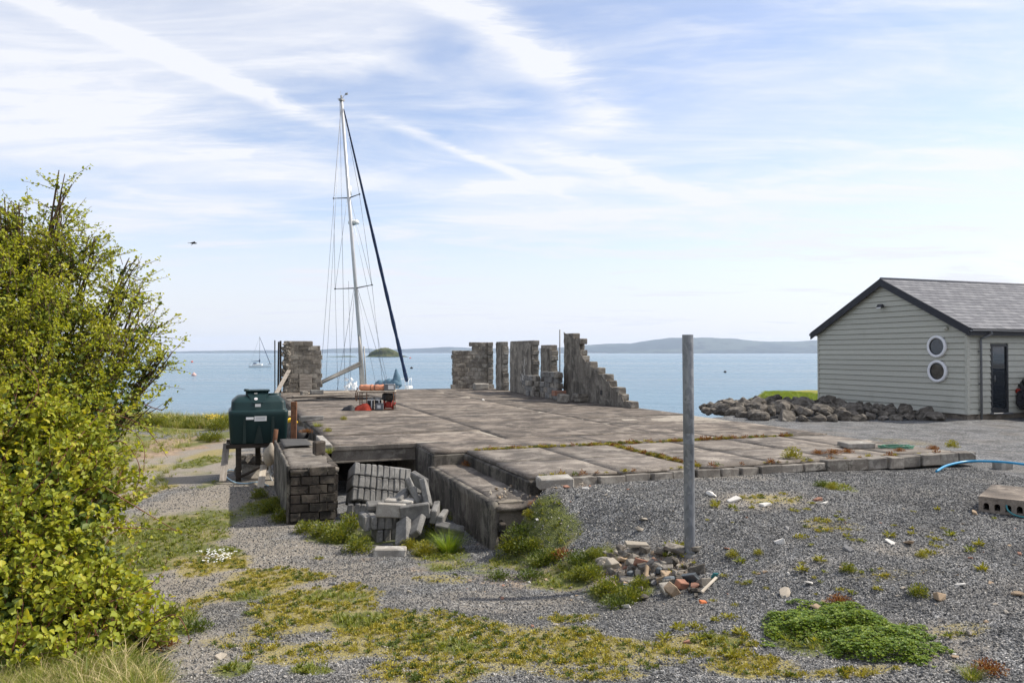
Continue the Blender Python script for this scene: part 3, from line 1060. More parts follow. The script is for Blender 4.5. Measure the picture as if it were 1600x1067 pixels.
# kerb blocks along the front of the apron
kv = 1.22
k = 0
while kv < 9.2:
    L = random.choice([.36, .42, .44, .44, .46])
    h = .20 if kv > 5.6 else .13
    tilt = R(random.uniform(-4, 4))
    mb = MB()
    mb.box((0, 0, 0), (L - .015, .215, h), None, .012, .006)
    c = S(kv + L / 2, -4.975 + random.uniform(-.03, .03), -.012 - h / 2 - (.02 if kv < 5.6 else -.015) + random.uniform(-.008, .008))
    o = mb.build('kerb_block', M['kerb'], slab)
    o.location = c
    o.rotation_euler = (R(random.uniform(-3, 2)) if kv > 5.6 else R(-6), tilt * .5, TH + tilt)
    kv += L + random.uniform(.004, .02)
# upstand along the left edge above the low wall
mb = MB()
sbox(mb, -1.86, -1.70, -.15, 1.55, -.10, .055, .015, .008)
mb.build('upstand', M['blockpale'], slab)


def scatter_on(name, pts, rots, scales, srcs, ids, tones=None, label=None, cat=None, kind='stuff', parent=None):
    """many small copies placed by geometry nodes on the points of one object"""
    pts = np.asarray(pts, np.float32)
    me = bpy.data.meshes.new(name)
    me.vertices.add(len(pts)); me.vertices.foreach_set('co', pts.ravel())
    for nm, typ, arr, key in (('rot', 'FLOAT_VECTOR', rots, 'vector'), ('scl', 'FLOAT', scales, 'value'), ('pick', 'INT', ids, 'value'), ('tone', 'FLOAT', tones, 'value')):
        if arr is None: continue
        a = me.attributes.new(nm, typ, 'POINT')
        a.data.foreach_set(key, np.asarray(arr, np.int32 if typ == 'INT' else np.float32).ravel())
    o = obj(name, me, parent)
    tag(o, label, cat, kind=kind)
    nt = bpy.data.node_groups.new(name + '_nodes', 'GeometryNodeTree')
    nt.interface.new_socket('Geometry', in_out='INPUT', socket_type='NodeSocketGeometry')
    nt.interface.new_socket('Geometry', in_out='OUTPUT', socket_type='NodeSocketGeometry')
    gi = nt.nodes.new('NodeGroupInput'); go = nt.nodes.new('NodeGroupOutput')
    join = nt.nodes.new('GeometryNodeJoinGeometry')

    def attr(nm, dt):
        a = nt.nodes.new('GeometryNodeInputNamedAttribute'); a.data_type = dt; a.inputs[0].default_value = nm
        return a.outputs[0]
    for i, s in enumerate(srcs):
        oi = nt.nodes.new('GeometryNodeObjectInfo'); oi.inputs['Object'].default_value = s; oi.inputs['As Instance'].default_value = True
        cmp_ = nt.nodes.new('FunctionNodeCompare'); cmp_.data_type = 'INT'; cmp_.operation = 'EQUAL'
        nt.links.new(attr('pick', 'INT'), cmp_.inputs[2]); cmp_.inputs[3].default_value = i
        ip = nt.nodes.new('GeometryNodeInstanceOnPoints')
        nt.links.new(gi.outputs[0], ip.inputs['Points'])
        nt.links.new(cmp_.outputs[0], ip.inputs['Selection'])
        nt.links.new(oi.outputs['Geometry'], ip.inputs['Instance'])
        nt.links.new(attr('rot', 'FLOAT_VECTOR'), ip.inputs['Rotation'])
        nt.links.new(attr('scl', 'FLOAT'), ip.inputs['Scale'])
        nt.links.new(ip.outputs[0], join.inputs[0])
    nt.links.new(join.outputs[0], go.inputs[0])
    md = o.modifiers.new('scatter', 'NODES'); md.node_group = nt
    return o


def src(name, me):
    """a mesh used only as the source of scattered copies; it is not placed in the scene itself"""
    return bpy.data.objects.new(name, me)


def rock_mesh(name, mat, seed, sx=1, sy=1, sz=1, rough=.25, sub=1, cuts=5):
    """angular stone: a cut and roughened ball"""
    import bmesh
    rg = np.random.default_rng(seed)
    bm = bmesh.new()
    bmesh.ops.create_icosphere(bm, subdivisions=sub, radius=1)
    pl = []
    for k in range(cuts):
        n = rg.normal(size=3); n /= np.linalg.norm(n); pl.append((n, rg.uniform(.5, .85)))
    for v in bm.verts:
        p = np.array(v.co)
        for n, d in pl:
            e = p @ n - d
            if e > 0: p = p - n * e * .95
        p = p * (1 + rg.uniform(-rough, rough) * .35)
        v.co = (p[0] * sx, p[1] * sy, p[2] * sz)
    me = bpy.data.meshes.new(name)
    bm.to_mesh(me); bm.free()
    me.materials.append(mat)
    if sub > 1:
        me.polygons.foreach_set('use_smooth', np.zeros(len(me.polygons), bool))
    return me


# ---- loose gravel lying on the sheet (every chipping is geometry)
def in_built(x, y, m=0.0):
    v, u = inv(x, y)
    slabm = (v > .0 - m) & (v < 9.3 + m) & (u > -5.12 - m) | (v > -2.75 - m) & (v < .1) & (u > -2.5 - m)
    pit = (v > -2.0) & (v < .05) & (u > -4.4)
    return slabm | pit


N = 330000
sx_ = RNG.uniform(-7.5, 8.5, N * 2); sy_ = RNG.uniform(3.3, 16.5, N * 2)
keepp = np.clip(np.where(sy_ < 7.5, 1.0, (7.5 / sy_) ** 1.35), 0, 1)
fr = np.abs(sx_) < sy_ * .72 + 1.2
k_ = (RNG.random(N * 2) < keepp * .80) & fr & ~in_built(sx_, sy_)
sx_, sy_ = sx_[k_], sy_[k_]
sz_ = ground_z(sx_, sy_)
zz = zones(sx_, sy_, sz_)
sv_, su_ = inv(sx_, sy_)
pr = 1 - .80 * np.clip(zz[0] * 1.2 + (fbm(sx_, sy_, 5, 5) - .5) * 1.6, 0, 1) - .9 * zz[1] - .6 * zz[2] - .45 * zz[3]
pr = np.where(-sv_ > 5.2, .05, pr)
k_ = RNG.random(len(sx_)) < np.clip(pr, .04, 1)
sx_, sy_, sz_ = sx_[k_], sy_[k_], sz_[k_]
n = len(sx_)
gs = [src('chipping', rock_mesh('chipping', M['gstone'], 100 + i, 1, .8, .62, .3, 1, 6)) for i in range(4)]
scl = RNG.lognormal(math.log(.0088), .30, n) * np.where(sy_ > 9, 1.15, 1.0)
scatter_on('gravel', np.stack([sx_, sy_, sz_ + scl * .25], 1), RNG.uniform(0, 6.28, (n, 3)), scl, gs, RNG.integers(0, 4, n), np.clip(RNG.random(n) ** 1.25 * (.62 + .8 * fbm(sx_, sy_, .9, 88)) + .08 * fbm(sx_, sy_, 4, 92), 0, .999),
           'loose grey stone chippings spread over the yard and track', 'gravel')

# ================================================================== PALE TIMBER BUILDING
HV, HU0, HU1 = 17.5, 1.7, 8.0             # gable plane and its two corners
HLEN = 9.5
EAVE, RIDGE = 2.62, 4.28
HM = (HU0 + HU1) / 2
house = thing('timber_building', 'pale sage clapboard building with grey slate roof and two round windows', 'building', S(HV, HU0, -.2))
bpy.context.view_layer.update()
HB = S(HV, HU0, -.2)


def hpart(mb, name, mat, parent=None):
    """a part given in world coordinates under the building"""
    o = mb.build(name, mat, parent or house)
    if parent is None:
        o.location = -HB
    return o


def gable_top(u):
    t = 1 - abs(u - HM) / ((HU1 - HU0) / 2)
    return EAVE + (RIDGE - EAVE) * t


mb = MB()
Mv = Matrix(((UX, 0, 0), (UY, 0, 0), (0, 1, 0)))           # gable polygon (u,z) -> world
pts = [(HU0 + .03, -.02), (HU1 - .03, -.02), (HU1 - .03, EAVE - .05), (HM, RIDGE - .08), (HU0 + .03, EAVE - .05)]
vs = [S(HV + .03, u, z) for u, z in pts] + [S(HV + HLEN, u, z) for u, z in pts]
k = len(pts)
mb.add(vs, [tuple(range(k)), tuple(range(k, 2 * k))[::-1]] + [(i, k + i, k + (i + 1) % k, (i + 1) % k) for i in range(k)])
walls = hpart(mb, 'wall', M['siding'])
mb = MB()
sbox(mb, HV + .05, HV + HLEN - .05, HU0 + .05, HU1 - .05, -.9, -.021)
hpart(mb, 'plinth', M['plinth'])
# clapboards of the gable, each one a piece; open gaps added to draw shade lines
PITCHB = .182
z = -.03
while z < RIDGE - .12:
    zt = z + PITCHB - .013
    # board ends follow the roof slope
    def ulim(zq):
        if zq <= EAVE: return HU0, HU1
        t = min((zq - EAVE) / (RIDGE - EAVE), .985)
        w = (HU1 - HU0) / 2 * (1 - t)
        return HM - w, HM + w
    a0, a1 = ulim(z); b0, b1 = ulim(min(zt, RIDGE - .03))
    mb = MB()
    ob, ot = -.046 + random.uniform(-.002, .002), -.014
    vs = [S(HV + ob, a0, z), S(HV + ob, a1, z), S(HV + ot, b1, min(zt, RIDGE - .03)), S(HV + ot, b0, min(zt, RIDGE - .03)),
          S(HV + .028, a0, z), S(HV + .028, a1, z), S(HV + .028, b1, min(zt, RIDGE - .03)), S(HV + .028, b0, min(zt, RIDGE - .03))]
    mb.add(vs, [(0, 3, 2, 1), (4, 5, 6, 7), (0, 1, 5, 4), (2, 3, 7, 6), (1, 2, 6, 5), (0, 4, 7, 3)])
    mb.build('board', M['siding'], walls)
    z += PITCHB
# clapboards of the long side with the doorway left open
DV0, DV1, DZ = HV + .98, HV + 1.66, 2.12
z = -.03
while z < EAVE - .06:
    zt = min(z + PITCHB - .013, EAVE - .02)  # same gap between boards, left for a dark shade line
    segs = [(HV - .02, DV0 - .03), (DV1 + .03, HV + HLEN)] if z < DZ - .05 else [(HV - .02, HV + HLEN)]
    for (a, b) in segs:
        mb = MB()
        vs = [S(a, HU0 - .042, z), S(b, HU0 - .042, z), S(b, HU0 - .014, zt), S(a, HU0 - .014, zt), S(a, HU0 + .028, z), S(b, HU0 + .028, z), S(b, HU0 + .028, zt), S(a, HU0 + .028, zt)]
        mb.add(vs, [(0, 1, 2, 3), (4, 7, 6, 5), (0, 4, 5, 1), (2, 6, 7, 3), (1, 5, 6, 2), (0, 3, 7, 4)])
        mb.build('board', M['siding'], walls)
    z += PITCHB
mb = MB()
sbox(mb, HV - .052, HV + .05, HU0 - .055, HU0 + .045, -.04, EAVE - .03, .006)
mb.build('corner_trim', M['siding'], walls)
mb = MB()
sbox(mb, HV - .052, HV + .05, HU1 - .045, HU1 + .03, -.04, EAVE - .03, .006)
mb.build('corner_trim', M['siding'], walls)
# roof: deck, dark verge boards, slates
roof = MB()
OV = .22                                   # overhang at eaves
sl_ = (RIDGE - EAVE) / ((HU1 - HU0) / 2)
e0u, e1u = HU0 - OV, HU1 + OV
ez = EAVE - sl_ * OV
va, vb = HV - .16, HV + HLEN + .2
T = .075
prof = [(e0u, ez), (HM, RIDGE), (e1u, ez), (e1u, ez + T), (HM, RIDGE + T), (e0u, ez + T)]
vs = [S(va, u, z_) for u, z_ in prof] + [S(vb, u, z_) for u, z_ in prof]
roof.add(vs, [(0, 1, 4, 5), (1, 2, 3, 4), (6, 11, 10, 7), (7, 10, 9, 8), (0, 6, 7, 1), (1, 7, 8, 2), (5, 4, 10, 11), (4, 3, 9, 10), (0, 5, 11, 6), (2, 8, 9, 3)])
roofo = hpart(roof, 'roof', M['fascia'])
for (ua, za, ub, zb) in ((e0u - .02, ez, HM, RIDGE), (HM, RIDGE, e1u + .02, ez)):
    mb = MB()
    p = [(ua, za - .15), (ub, zb - .15 + (0 if True else 0)), (ub, zb + T + .035), (ua, za + T + .035)]
    vs = [S(va - .035, u, z_) for u, z_ in p] + [S(va - .004, u, z_) for u, z_ in p]
    mb.add(vs, [(0, 3, 2, 1), (4, 5, 6, 7), (0, 1, 5, 4), (1, 2, 6, 5), (2, 3, 7, 6), (3, 0, 4, 7)])
    mb.build('verge_board', M['fascia'], roofo)
mb = MB()
sbox(mb, va + .02, vb, e0u - .012, e0u + .012, ez - .13, ez + T - .01)
mb.build('fascia_board', M['fascia'], roofo)
mb = MB()
sbox(mb, va + .02, vb, e0u + .012, HU0 - .045, ez - .12, ez - .10)
mb.build('soffit', M['fascia'], roofo)
# slates on the slope that faces the yard
slope_len = math.hypot(HM - e0u, RIDGE - ez)
ang = math.atan2(RIDGE - ez, HM - e0u)
SW, SH, EXPO = .36, .34, .225
slm = []
for k in range(3):
    mb = MB(); mb.box((0, 0, 0), (SW - .014, SH, .018), None, .003, .0015)
    slm.append(mb.mesh('slate', M['slate']))
rowk = 0
d = .10
rotm = Matrix.Rotation(TH, 3, 'Z') @ Matrix.Rotation(ang - R(3.2), 3, 'X')
while d < slope_len - .06:
    off = (rowk % 2) * SW / 2
    ncol = 0
    x = va + .02 + SW / 2 - off
    rest = MB()
    if rowk % 2:
        c = S(va + .02 + SW / 4, e0u + d * math.cos(ang), ez + T + .02 + d * math.sin(ang))
        obj('slate', slm[0], roofo, c, rotm.to_euler(), (.49, 1, 1))
    while x < vb:
        if x - SW / 2 < va - .01:
            x += SW; continue
        uu = e0u + d * math.cos(ang); zz_ = ez + T + .012 + d * math.sin(ang)
        c = S(x, uu, zz_) + Vector((0, 0, .008))
        if x - SW / 2 > va and x < HV + 6.2:
            o = obj('slate', slm[random.randrange(3)], roofo, c, (rotm @ Matrix.Rotation(R(random.uniform(-.4, .4)), 3, 'Z')).to_euler())
        else:
            rest.box(c, (SW - .008, SH, .012), rotm)
        x += SW
    if rest.v:
        ro = rest.build('slate_row', M['slate'], roofo); tag(ro, kind='stuff')
    d += EXPO; rowk += 1
mb = MB()
mb.tube([S(va, HM, RIDGE + T + .025), S(vb, HM, RIDGE + T + .025)], .055, 8)
mb.build('ridge_tile', M['slate'], roofo)
# gutter (half round), brackets, downpipe
mb = MB()
nseg = 8
for (vv0, vv1) in ((va - .02, vb),):
    ring = []
    for r_ in (.058, .050):
        for kk in range(nseg + 1):
            w = math.pi + math.pi * kk / nseg
            ring.append((r_ * math.cos(w), r_ * math.sin(w)))
    A = [S(vv0, e0u - .075 + a, ez + .035 + b) for a, b in ring]; B = [S(vv1, e0u - .075 + a, ez + .035 + b) for a, b in ring]
    n_ = len(ring); h_ = nseg + 1
    fs = [(i, i + 1, n_ + i + 1, n_ + i) for i in range(nseg)] + [(h_ + i, n_ + h_ + i, n_ + h_ + i + 1, h_ + i + 1) for i in range(nseg)]
    fs += [(0, n_, n_ + h_, h_), (nseg, h_ + nseg, n_ + h_ + nseg, n_ + nseg)]
    mb.add(A + B, fs, True)
    mb.add([S(vv0, e0u - .075 + a, ez + .035 + b) for a, b in ring[:h_]], [tuple(range(h_))])
gut = hpart(mb, 'gutter', M['gutter'])
mb = MB()
PV = HV + .46
mb.tube(spline([S(PV + .18, e0u - .075, ez - .02), S(PV + .18, e0u - .072, ez - .09), S(PV + .02, e0u + .04, ez - .19), S(PV, HU0 - .10, ez - .25), S(PV, HU0 - .10, ez - .5)], 5) + [S(PV, HU0 - .10, -.19)], .035, 10)
for zz_ in (1.9, .9, .1):
    sbox(mb, PV - .045, PV + .045, HU0 - .11, HU0 - .03, zz_ - .015, zz_ + .015)
hpart(mb, 'downpipe', M['gutter'])
mb = MB()
for sgn in (HU1 + OV,):
    mb.tube([S(va - .03, sgn + .05, ez + .03), S(vb, sgn + .05, ez + .03)], .05, 8)
hpart(mb, 'gutter', M['gutter'])


# round windows in the gable
def gable_pos(px, py):
    d_ = ray(px, py)
    # plane v = HV-.04
    p0 = S(HV - .075, 0, 0); nrm = Vector((VX, VY, 0))
    eye = Vector((0, 0, CAM_Z))
    t = (p0 - eye).dot(nrm) / d_.dot(nrm)
    return eye + d_ * t


rotw = Matrix.Rotation(TH, 3, 'Z') @ Matrix.Rotation(R(-90), 3, 'Y')   # lathe axis towards -v
for (px, py) in ((1463.6, 541.5), (1464.5, 580)):
    c = gable_pos(px, py)
    mb = MB()
    mb.lathe([(.265, -.06), (.350, -.06), (.350, .03), (.335, .042), (.285, .042), (.265, .03), (.265, -.06)], c, 'Z', 40, True, rotw.to_euler())
    w = hpart(mb, 'round_window', M['upvc'])
    mb = MB()
    mb.lathe([(.001, -.005), (.268, -.005)], c, 'Z', 40, False, rotw.to_euler())
    mb.build('pane', M['glass'], w)
    mb = MB()
    mb.lathe([(.267, .016), (.267, .02), (.252, .02), (.252, -.004)], c, 'Z', 40, True, rotw.to_euler())
    mb.build('gasket', M['frame_dk'], w)
# flood lamp and small sensor box on the gable
c = gable_pos(1378.5, 478.5)
lamp = bpy.data.objects.new('wall_lamp', None); link(lamp, house); lamp.location = c - HB; lamp.rotation_euler = (0, 0, TH)
MB().box((0, 0, 0), (.05, .10, .10), None, .008).build('bracket', M['blackpaint'], lamp)
MB().box((-.10, 0, .0), (.09, .22, .13), (0, R(35), 0), .015).build('lamp_head', M['blackpaint'], lamp)
MB().box((-.145, 0, -.03), (.008, .18, .10), (0, R(35), 0)).build('lens', M['label'], lamp)
c = gable_pos(1478, 513)
mb = MB(); mb.lathe([(.001, .06), (.04, .06), (.06, .03), (.065, 0), (.065, -.02)], c, 'Z', 14, True, rotw.to_euler())
hpart(mb, 'vent_cap', M['siding'])
# glazed door
door = MB()
for (a, b, c_, d_) in ((DV0 - .03, DV0 + .04, .0, DZ), (DV1 - .04, DV1 + .03, .0, DZ), (DV0 + .041, DV1 - .041, DZ - .08, DZ), (DV0 + .041, DV1 - .041, .0, .10)):
    sbox(door, a, b, HU0 - .05, HU0 + .06, c_, d_, .006)
dr = hpart(door, 'glazed_door', M['frame_dk'])
mb = MB(); sbox(mb, DV0 + .03, DV1 - .03, HU0 - .004, HU0 + .01, .08, DZ - .07)
mb.build('pane', M['glass'], dr)
mb = MB(); sbox(mb, DV0 - .08, DV1 + .08, HU0 - .16, HU0 - .02, -.05, -.005, .006)
mb.build('sill', M['gutter'], dr)
mb = MB(); mb.tube([S(DV0 + .07, HU0 - .09, .95), S(DV0 + .07, HU0 - .09, 1.15)], .012, 8)
mb.build('handle', M['steel'], dr)

# ================================================================== ROCK ARMOUR beside the building
poly = [(6.75, 26.6), (7.35, 23.3), (9.3, 22.9), (13.3, 23.75), (13.0, 25.0), (11.6, 28.9), (8.6, 29.2), (6.9, 28.2)]


def inpoly(x, y, P):
    r = False; j = len(P) - 1
    for i in range(len(P)):
        if (P[i][1] > y) != (P[j][1] > y) and x < (P[j][0] - P[i][0]) * (y - P[i][1]) / (P[j][1] - P[i][1]) + P[i][0]: r = not r
        j = i
    return r


def pdist(x, y, P):
    d = 9e9
    for i in range(len(P)):
        a = Vector(P[i]); b = Vector(P[(i + 1) % len(P)]); p = Vector((x, y))
        t = max(0, min(1, (p - a).dot(b - a) / (b - a).length_squared)); d = min(d, (p - a - (b - a) * t).length)
    return d


bmesh_ = []
for i in range(9):
    bmesh_.append(rock_mesh('boulder', M['stone_b'], 300 + i, 1, random.uniform(.65, .95), random.uniform(.55, .8), .22, 3, 15))
pts_b = []
tries = 0
while tries < 9000 and len(pts_b) < 230:
    tries += 1
    x, y = random.uniform(5.9, 13.5), random.uniform(22.4, 29.4)
    if not inpoly(x, y, poly): continue
    r_ = random.choice([.14, .17, .20, .22, .25, .30, .34])
    if any((x - a) ** 2 + (y - b) ** 2 < ((r_ + c) * .72) ** 2 for a, b, c in pts_b): continue
    vq, uq = inv(x, y)
    if vq > HV - .12 - r_ * .75 and HU0 - .3 < uq < HU1: continue
    pts_b.append((x, y, r_))
for i, (x, y, r_) in enumerate(pts_b):
    h = min(.20, pdist(x, y, poly) * .30)
    vq, uq = inv(x, y)
    if uq > 7.3 and vq < 12: h = min(h, .12)
    o = obj('boulder', bmesh_[i % 9], None, (x, y, -.22 + h + r_ * .28), (random.uniform(-.5, .5), random.uniform(-.5, .5), random.uniform(0, 6.28)), (r_ * 1.15,) * 3)
    size = 'small' if r_ < .19 else ('large' if r_ > .24 else 'medium')
    row = 'low at the edge' if h < .09 else ('half way up' if h < .19 else 'on top')
    part = 'seaward end' if x < 7.9 else ('middle' if x < 10.6 else 'gable end')
    tag(o, size + ' brown grey boulder ' + row + ' of the rock bank, ' + part, 'boulder', 'boulders of the rock bank')
o = obj('boulder', bmesh_[3], None, Vector(pixz(1462, 652, -.12)), (.2, .1, 1.0), (.46, .36, .26))
tag(o, 'flat boulder with a white lichen patch near the building corner', 'boulder', 'boulders of the rock bank')
# ================================================================== RUINED WALLS
BH = .2175


def rough_block(name, mat, L, T_, H, seed):
    st = random.getstate(); random.seed(seed)
    mb = MB(); mb.box((0, 0, 0), (L, T_, H), None, .016, .011)
    random.setstate(st)
    return mb.mesh(name, mat)


WB = {}


def wall_block(L, T_):
    key = (round(L, 2), round(T_, 2))
    if key not in WB: WB[key] = [rough_block('block', M['ruin'], L - .012, T_, BH - .012, 500 + i) for i in range(3)]
    return random.choice(WB[key])


def ruin(label, axis, fixed, a0, a1, prof, thick, rag0=.0, rag1=.0, coat=None):
    """wall along u (axis 'u', at v=fixed) or v, from a0 to a1; prof(a) gives its height.
    every block is a piece; a recessed core is the mortar"""
    mid_a = (a0 + a1) / 2
    pos = (lambda a, t, z: S(fixed + t, a, z)) if axis == 'u' else (lambda a, t, z: S(a, fixed + t, z))
    base = pos(mid_a, thick / 2, 0)
    w = thing('ruined_wall', label, 'wall', base, 0, 'standing pieces of the ruined building')
    rz = TH + (R(90) if axis == 'u' else 0)
    zi = 0
    core = MB()
    zmax = max(prof(a0 + .01), prof(a1 - .01), prof(mid_a))
    while (zi + .6) * BH < zmax:
        z = zi * BH
        lo = a0 + (random.uniform(-.5, .5) * rag0); hi = a1 + (random.uniform(-.5, .5) * rag1)
        if zi % 2: start = lo - .22
        else: start = lo
        a = start
        cells = []
        while a < hi - .05:
            s0, s1 = max(a, lo), min(a + .44, hi)
            if s1 - s0 > .07 and prof((s0 + s1) / 2) >= z + BH * .6:
                L = round((s1 - s0) / .055) * .055
                cells.append((s0, s1))
                o = obj('block', wall_block(L, thick), w, pos((s0 + s1) / 2, thick / 2 + random.uniform(-.008, .008), z + BH / 2 + .001) - base, (random.uniform(-.01, .01), random.uniform(-.01, .01), rz))
            a += .44
        if cells:
            c0, c1 = cells[0][0] + .04, cells[-1][1] - .04
            if c1 - c0 > .05:
                core.box(pos((c0 + c1) / 2, thick / 2, z + BH / 2) - base, ((c1 - c0), thick - .035, BH), (0, 0, rz))
        zi += 1
    core.build('mortar', M['mortar'], w)
    if coat:
        side, margin = coat
        n = max(4, int((a1 - a0) / .12)); mz = 14
        mbc = MB()
        aa = np.linspace(a0 + margin[0], a1 - margin[1], n + 1)
        vs = []; fs = []
        t_ = -.016 if side < 0 else thick + .016
        for i, a in enumerate(aa):
            hh = max(.02, min(prof(a), prof(min(a + .25, a1 - .01))) - .05 - .12 * random.random())
            for j in range(mz + 1):
                vs.append(pos(a + (random.uniform(-.05, .05) if i in (0, n) else 0), t_ + random.uniform(-.004, .004), .005 + hh * j / mz) - base)
        for i in range(n):
            for j in range(mz):
                q = i * (mz + 1) + j
                fs.append((q, q + 1, q + mz + 2, q + mz + 1))
        mbc.add(vs, fs)
        c = mbc.build('render_coat', M['render'], w)
        sd = c.modifiers.new('thickness', 'SOLIDIFY'); sd.thickness = .02; sd.offset = 0
    return w


VW = 8.92


def u_at(px, v):
    r_ = (px - 800) / FPX
    X0, Y0 = OX + v * VX, OY + v * VY
    return (X0 - r_ * Y0) / (-UX + r_ * UY)


TK = .30
uA0, uA1 = u_at(763, VW), 22.49
ruin('tall corner piece of ruined wall right of the far end wall', 'u', VW, uA0, uA1, lambda a: 2.42, TK, .2, .0, (-1, (.12, .02)))
ruin('narrowest free standing pier of the ruined wall', 'u', VW, u_at(786, VW), u_at(775, VW), lambda a: 2.38, TK, .18, .10, (-1, (.15, .05)))
ruin('widest middle pier of the ruined wall with white splashes', 'u', VW, u_at(833, VW), u_at(797, VW), lambda a: 2.42, TK, .16, .12, (-1, (.18, .05)))
ruin('lower pier of the ruined wall behind the heap of blocks', 'u', VW, u_at(862, VW), u_at(845, VW), lambda a: 2.12 if a > u_at(860, VW) else 2.0, TK, .25, .10, (-1, (.25, .05)))
uE1 = u_at(881, VW); uE0 = u_at(986, VW)


def profE(a):
    P = [(uE0, .15), (uE0 + .5, .35), (uE0 + 1.2, .72), (uE0 + 2.0, 1.05), (uE0 + 2.9, 1.42), (uE0 + 3.6, 1.68), (uE0 + 3.95, 1.9), (uE0 + 4.05, 2.3), (uE0 + 4.6, 2.55), (uE1, 2.75)]
    return float(np.interp(a, [p[0] for p in P], [p[1] for p in P]))


wE = ruin('tall ruined wall stepping down to the slab like a staircase', 'u', VW, uE0, uE1, profE, TK, .0, .05, (-1, (.0, .04)))
# far end wall, right part, rising in steps to the corner
ruin('stepped remnant of the far end wall left of the corner', 'v', 22.5, 7.05, VW + .29, lambda a: float(np.interp(a, [7.05, 7.2, 7.65, 7.66, 8.1, 8.11, 9], [1.72, 1.95, 2.0, 2.05, 2.05, 2.38, 2.38])), .28, .12, .0, None)
# far end wall, left part
wL = ruin('square ruined wall piece at the far left corner of the slab', 'v', 21.5, -1.35, .42, lambda a: 2.42 if a < .2 else 2.3, .32, .06, .22, None)
mb = MB()
for k in range(70):      # broken rubble edge at its left side
    zq = random.uniform(.05, 2.35)
    mb.box(S(-1.35 + random.uniform(-.06, .28), 21.44 + random.uniform(-.03, .03), zq), (random.uniform(.08, .2), .12, random.uniform(.05, .12)), (random.uniform(-.3, .3), random.uniform(-.3, .3), random.uniform(0, 3)), .01, .01)
o = mb.build('rubble_face', M['ruin'], wL); o.location = -Vector(wL.location)
for i, (dv, h) in enumerate(((-1.72, 2.42), (-1.56, 2.36), (-1.47, 2.40))):
    mb = MB(); mb.box((0, 0, h / 2), (.075 if i else .05, .09, h), (0, R(random.uniform(-.6, .6)), 0), .008, .004)
    o = mb.build('timber_post', M['wooddark']); o.location = S(dv, 21.45, 0); o.rotation_euler = (0, 0, TH)
    tag(o, ['outermost thin', 'middle', 'innermost'][i] + ' of three dark timber posts left of the square wall piece', 'post', 'dark posts by the far left wall')
# splashes of limewash on the middle pier
mb = MB()
um = (u_at(833, VW) + u_at(797, VW)) / 2
for k in range(26):
    a = um - .35 + random.gauss(0, .16); zq = random.uniform(.45, 1.45)
    mb.box(S(VW - .030, a, zq), (.004, random.uniform(.02, .06), random.uniform(.08, .32)), (R(random.uniform(-25, 25)), 0, TH))
par = [o for o in COL.objects if o.name.startswith('ruined_wall') and 'widest' in o.get('label', '')][0]
o = mb.build('limewash_splash', M['stone_white'], par); o.location = -Vector(par.location)
# drain hole in the staircase wall
mb = MB(); mb.box(S(VW - .03, uE0 + 2.15, .42), (.02, .12, .17), (0, 0, TH))
o = mb.build('drain_hole', M['black'], wE); o.location = -Vector(wE.location)
# steel pole in front of the staircase wall
mb = MB(); mb.tube([(0, 0, 0), (.01, 0, 2.78)], .028, 10)
o = mb.build('steel_pole', M['steel']); o.location = S(VW - .06, uE1 + .28, 0)
tag(o, 'thin upright steel pole against the tall stepped wall', 'pole')

# ================================================================== LOW WALLS ROUND THE PIT
# thick brick wall left of the pit
bw = thing('brick_wall', 'thick sooty brick wall with crumbling top left of the pit', 'wall', S(-2.3, -.4, -.95))
BB = Vector(bw.location)


def at(o, base):
    o.location = -base
    return o


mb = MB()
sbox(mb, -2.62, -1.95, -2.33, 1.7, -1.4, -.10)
at(mb.build('core', M['mortar'], bw), BB)
# rendered left face, streaked
n, mz = 26, 10
vs = []; fs = []
for i in range(n + 1):
    a = -2.42 + 4.15 * i / n
    for j in range(mz + 1):
        vs.append(S(-2.66 + (fbm(a, j * .3, 2, 5) - .5) * .05, a, -1.25 + 1.22 * j / mz - BB.z * 0) - BB)
for i in range(n):
    for j in range(mz):
        q = i * (mz + 1) + j; fs.append((q, q + mz + 1, q + mz + 2, q + 1))
mb = MB(); mb.add(vs, fs, True)
o = mb.build('render_coat', M['stainwall'], bw)
sd = o.modifiers.new('thickness', 'SOLIDIFY'); sd.thickness = .05; sd.offset = -1
# bricks of the front and pit side, each a piece
bk = [rough_block('brick', M['brickdark'], 1, 1, 1, 900 + i) for i in range(4)]


def brick_at(c, sx, sy, sz, rz):
    o = obj('brick', random.choice(bk), bw, Vector(c) - BB, (random.uniform(-.015, .015), random.uniform(-.015, .015), rz + random.uniform(-.02, .02)), (sx, sy, sz))
    return o


CH = .148
for row in range(7):
    z = -1.08 + row * CH + CH / 2
    off = (row % 2) * .13
    a = -2.66
    while a < -1.93:
        L = min(.30 if a > -2.66 or not row % 2 else .17, -1.92 - a)
        if L > .06 and not (row in (2, 4) and random.random() < .18):
            brick_at(S(a + L / 2, -2.40 + random.uniform(-.02, .015), z), L - .018, .12, CH - .02, TH)
        a += L
    a = -2.33
    while a < .0:
        L = random.choice([.26, .30, .34])
        if random.random() > .06:
            brick_at(S(-1.92 + random.uniform(-.02, .015), a + L / 2, z), .10, L - .018, CH - .02, TH)
        a += L
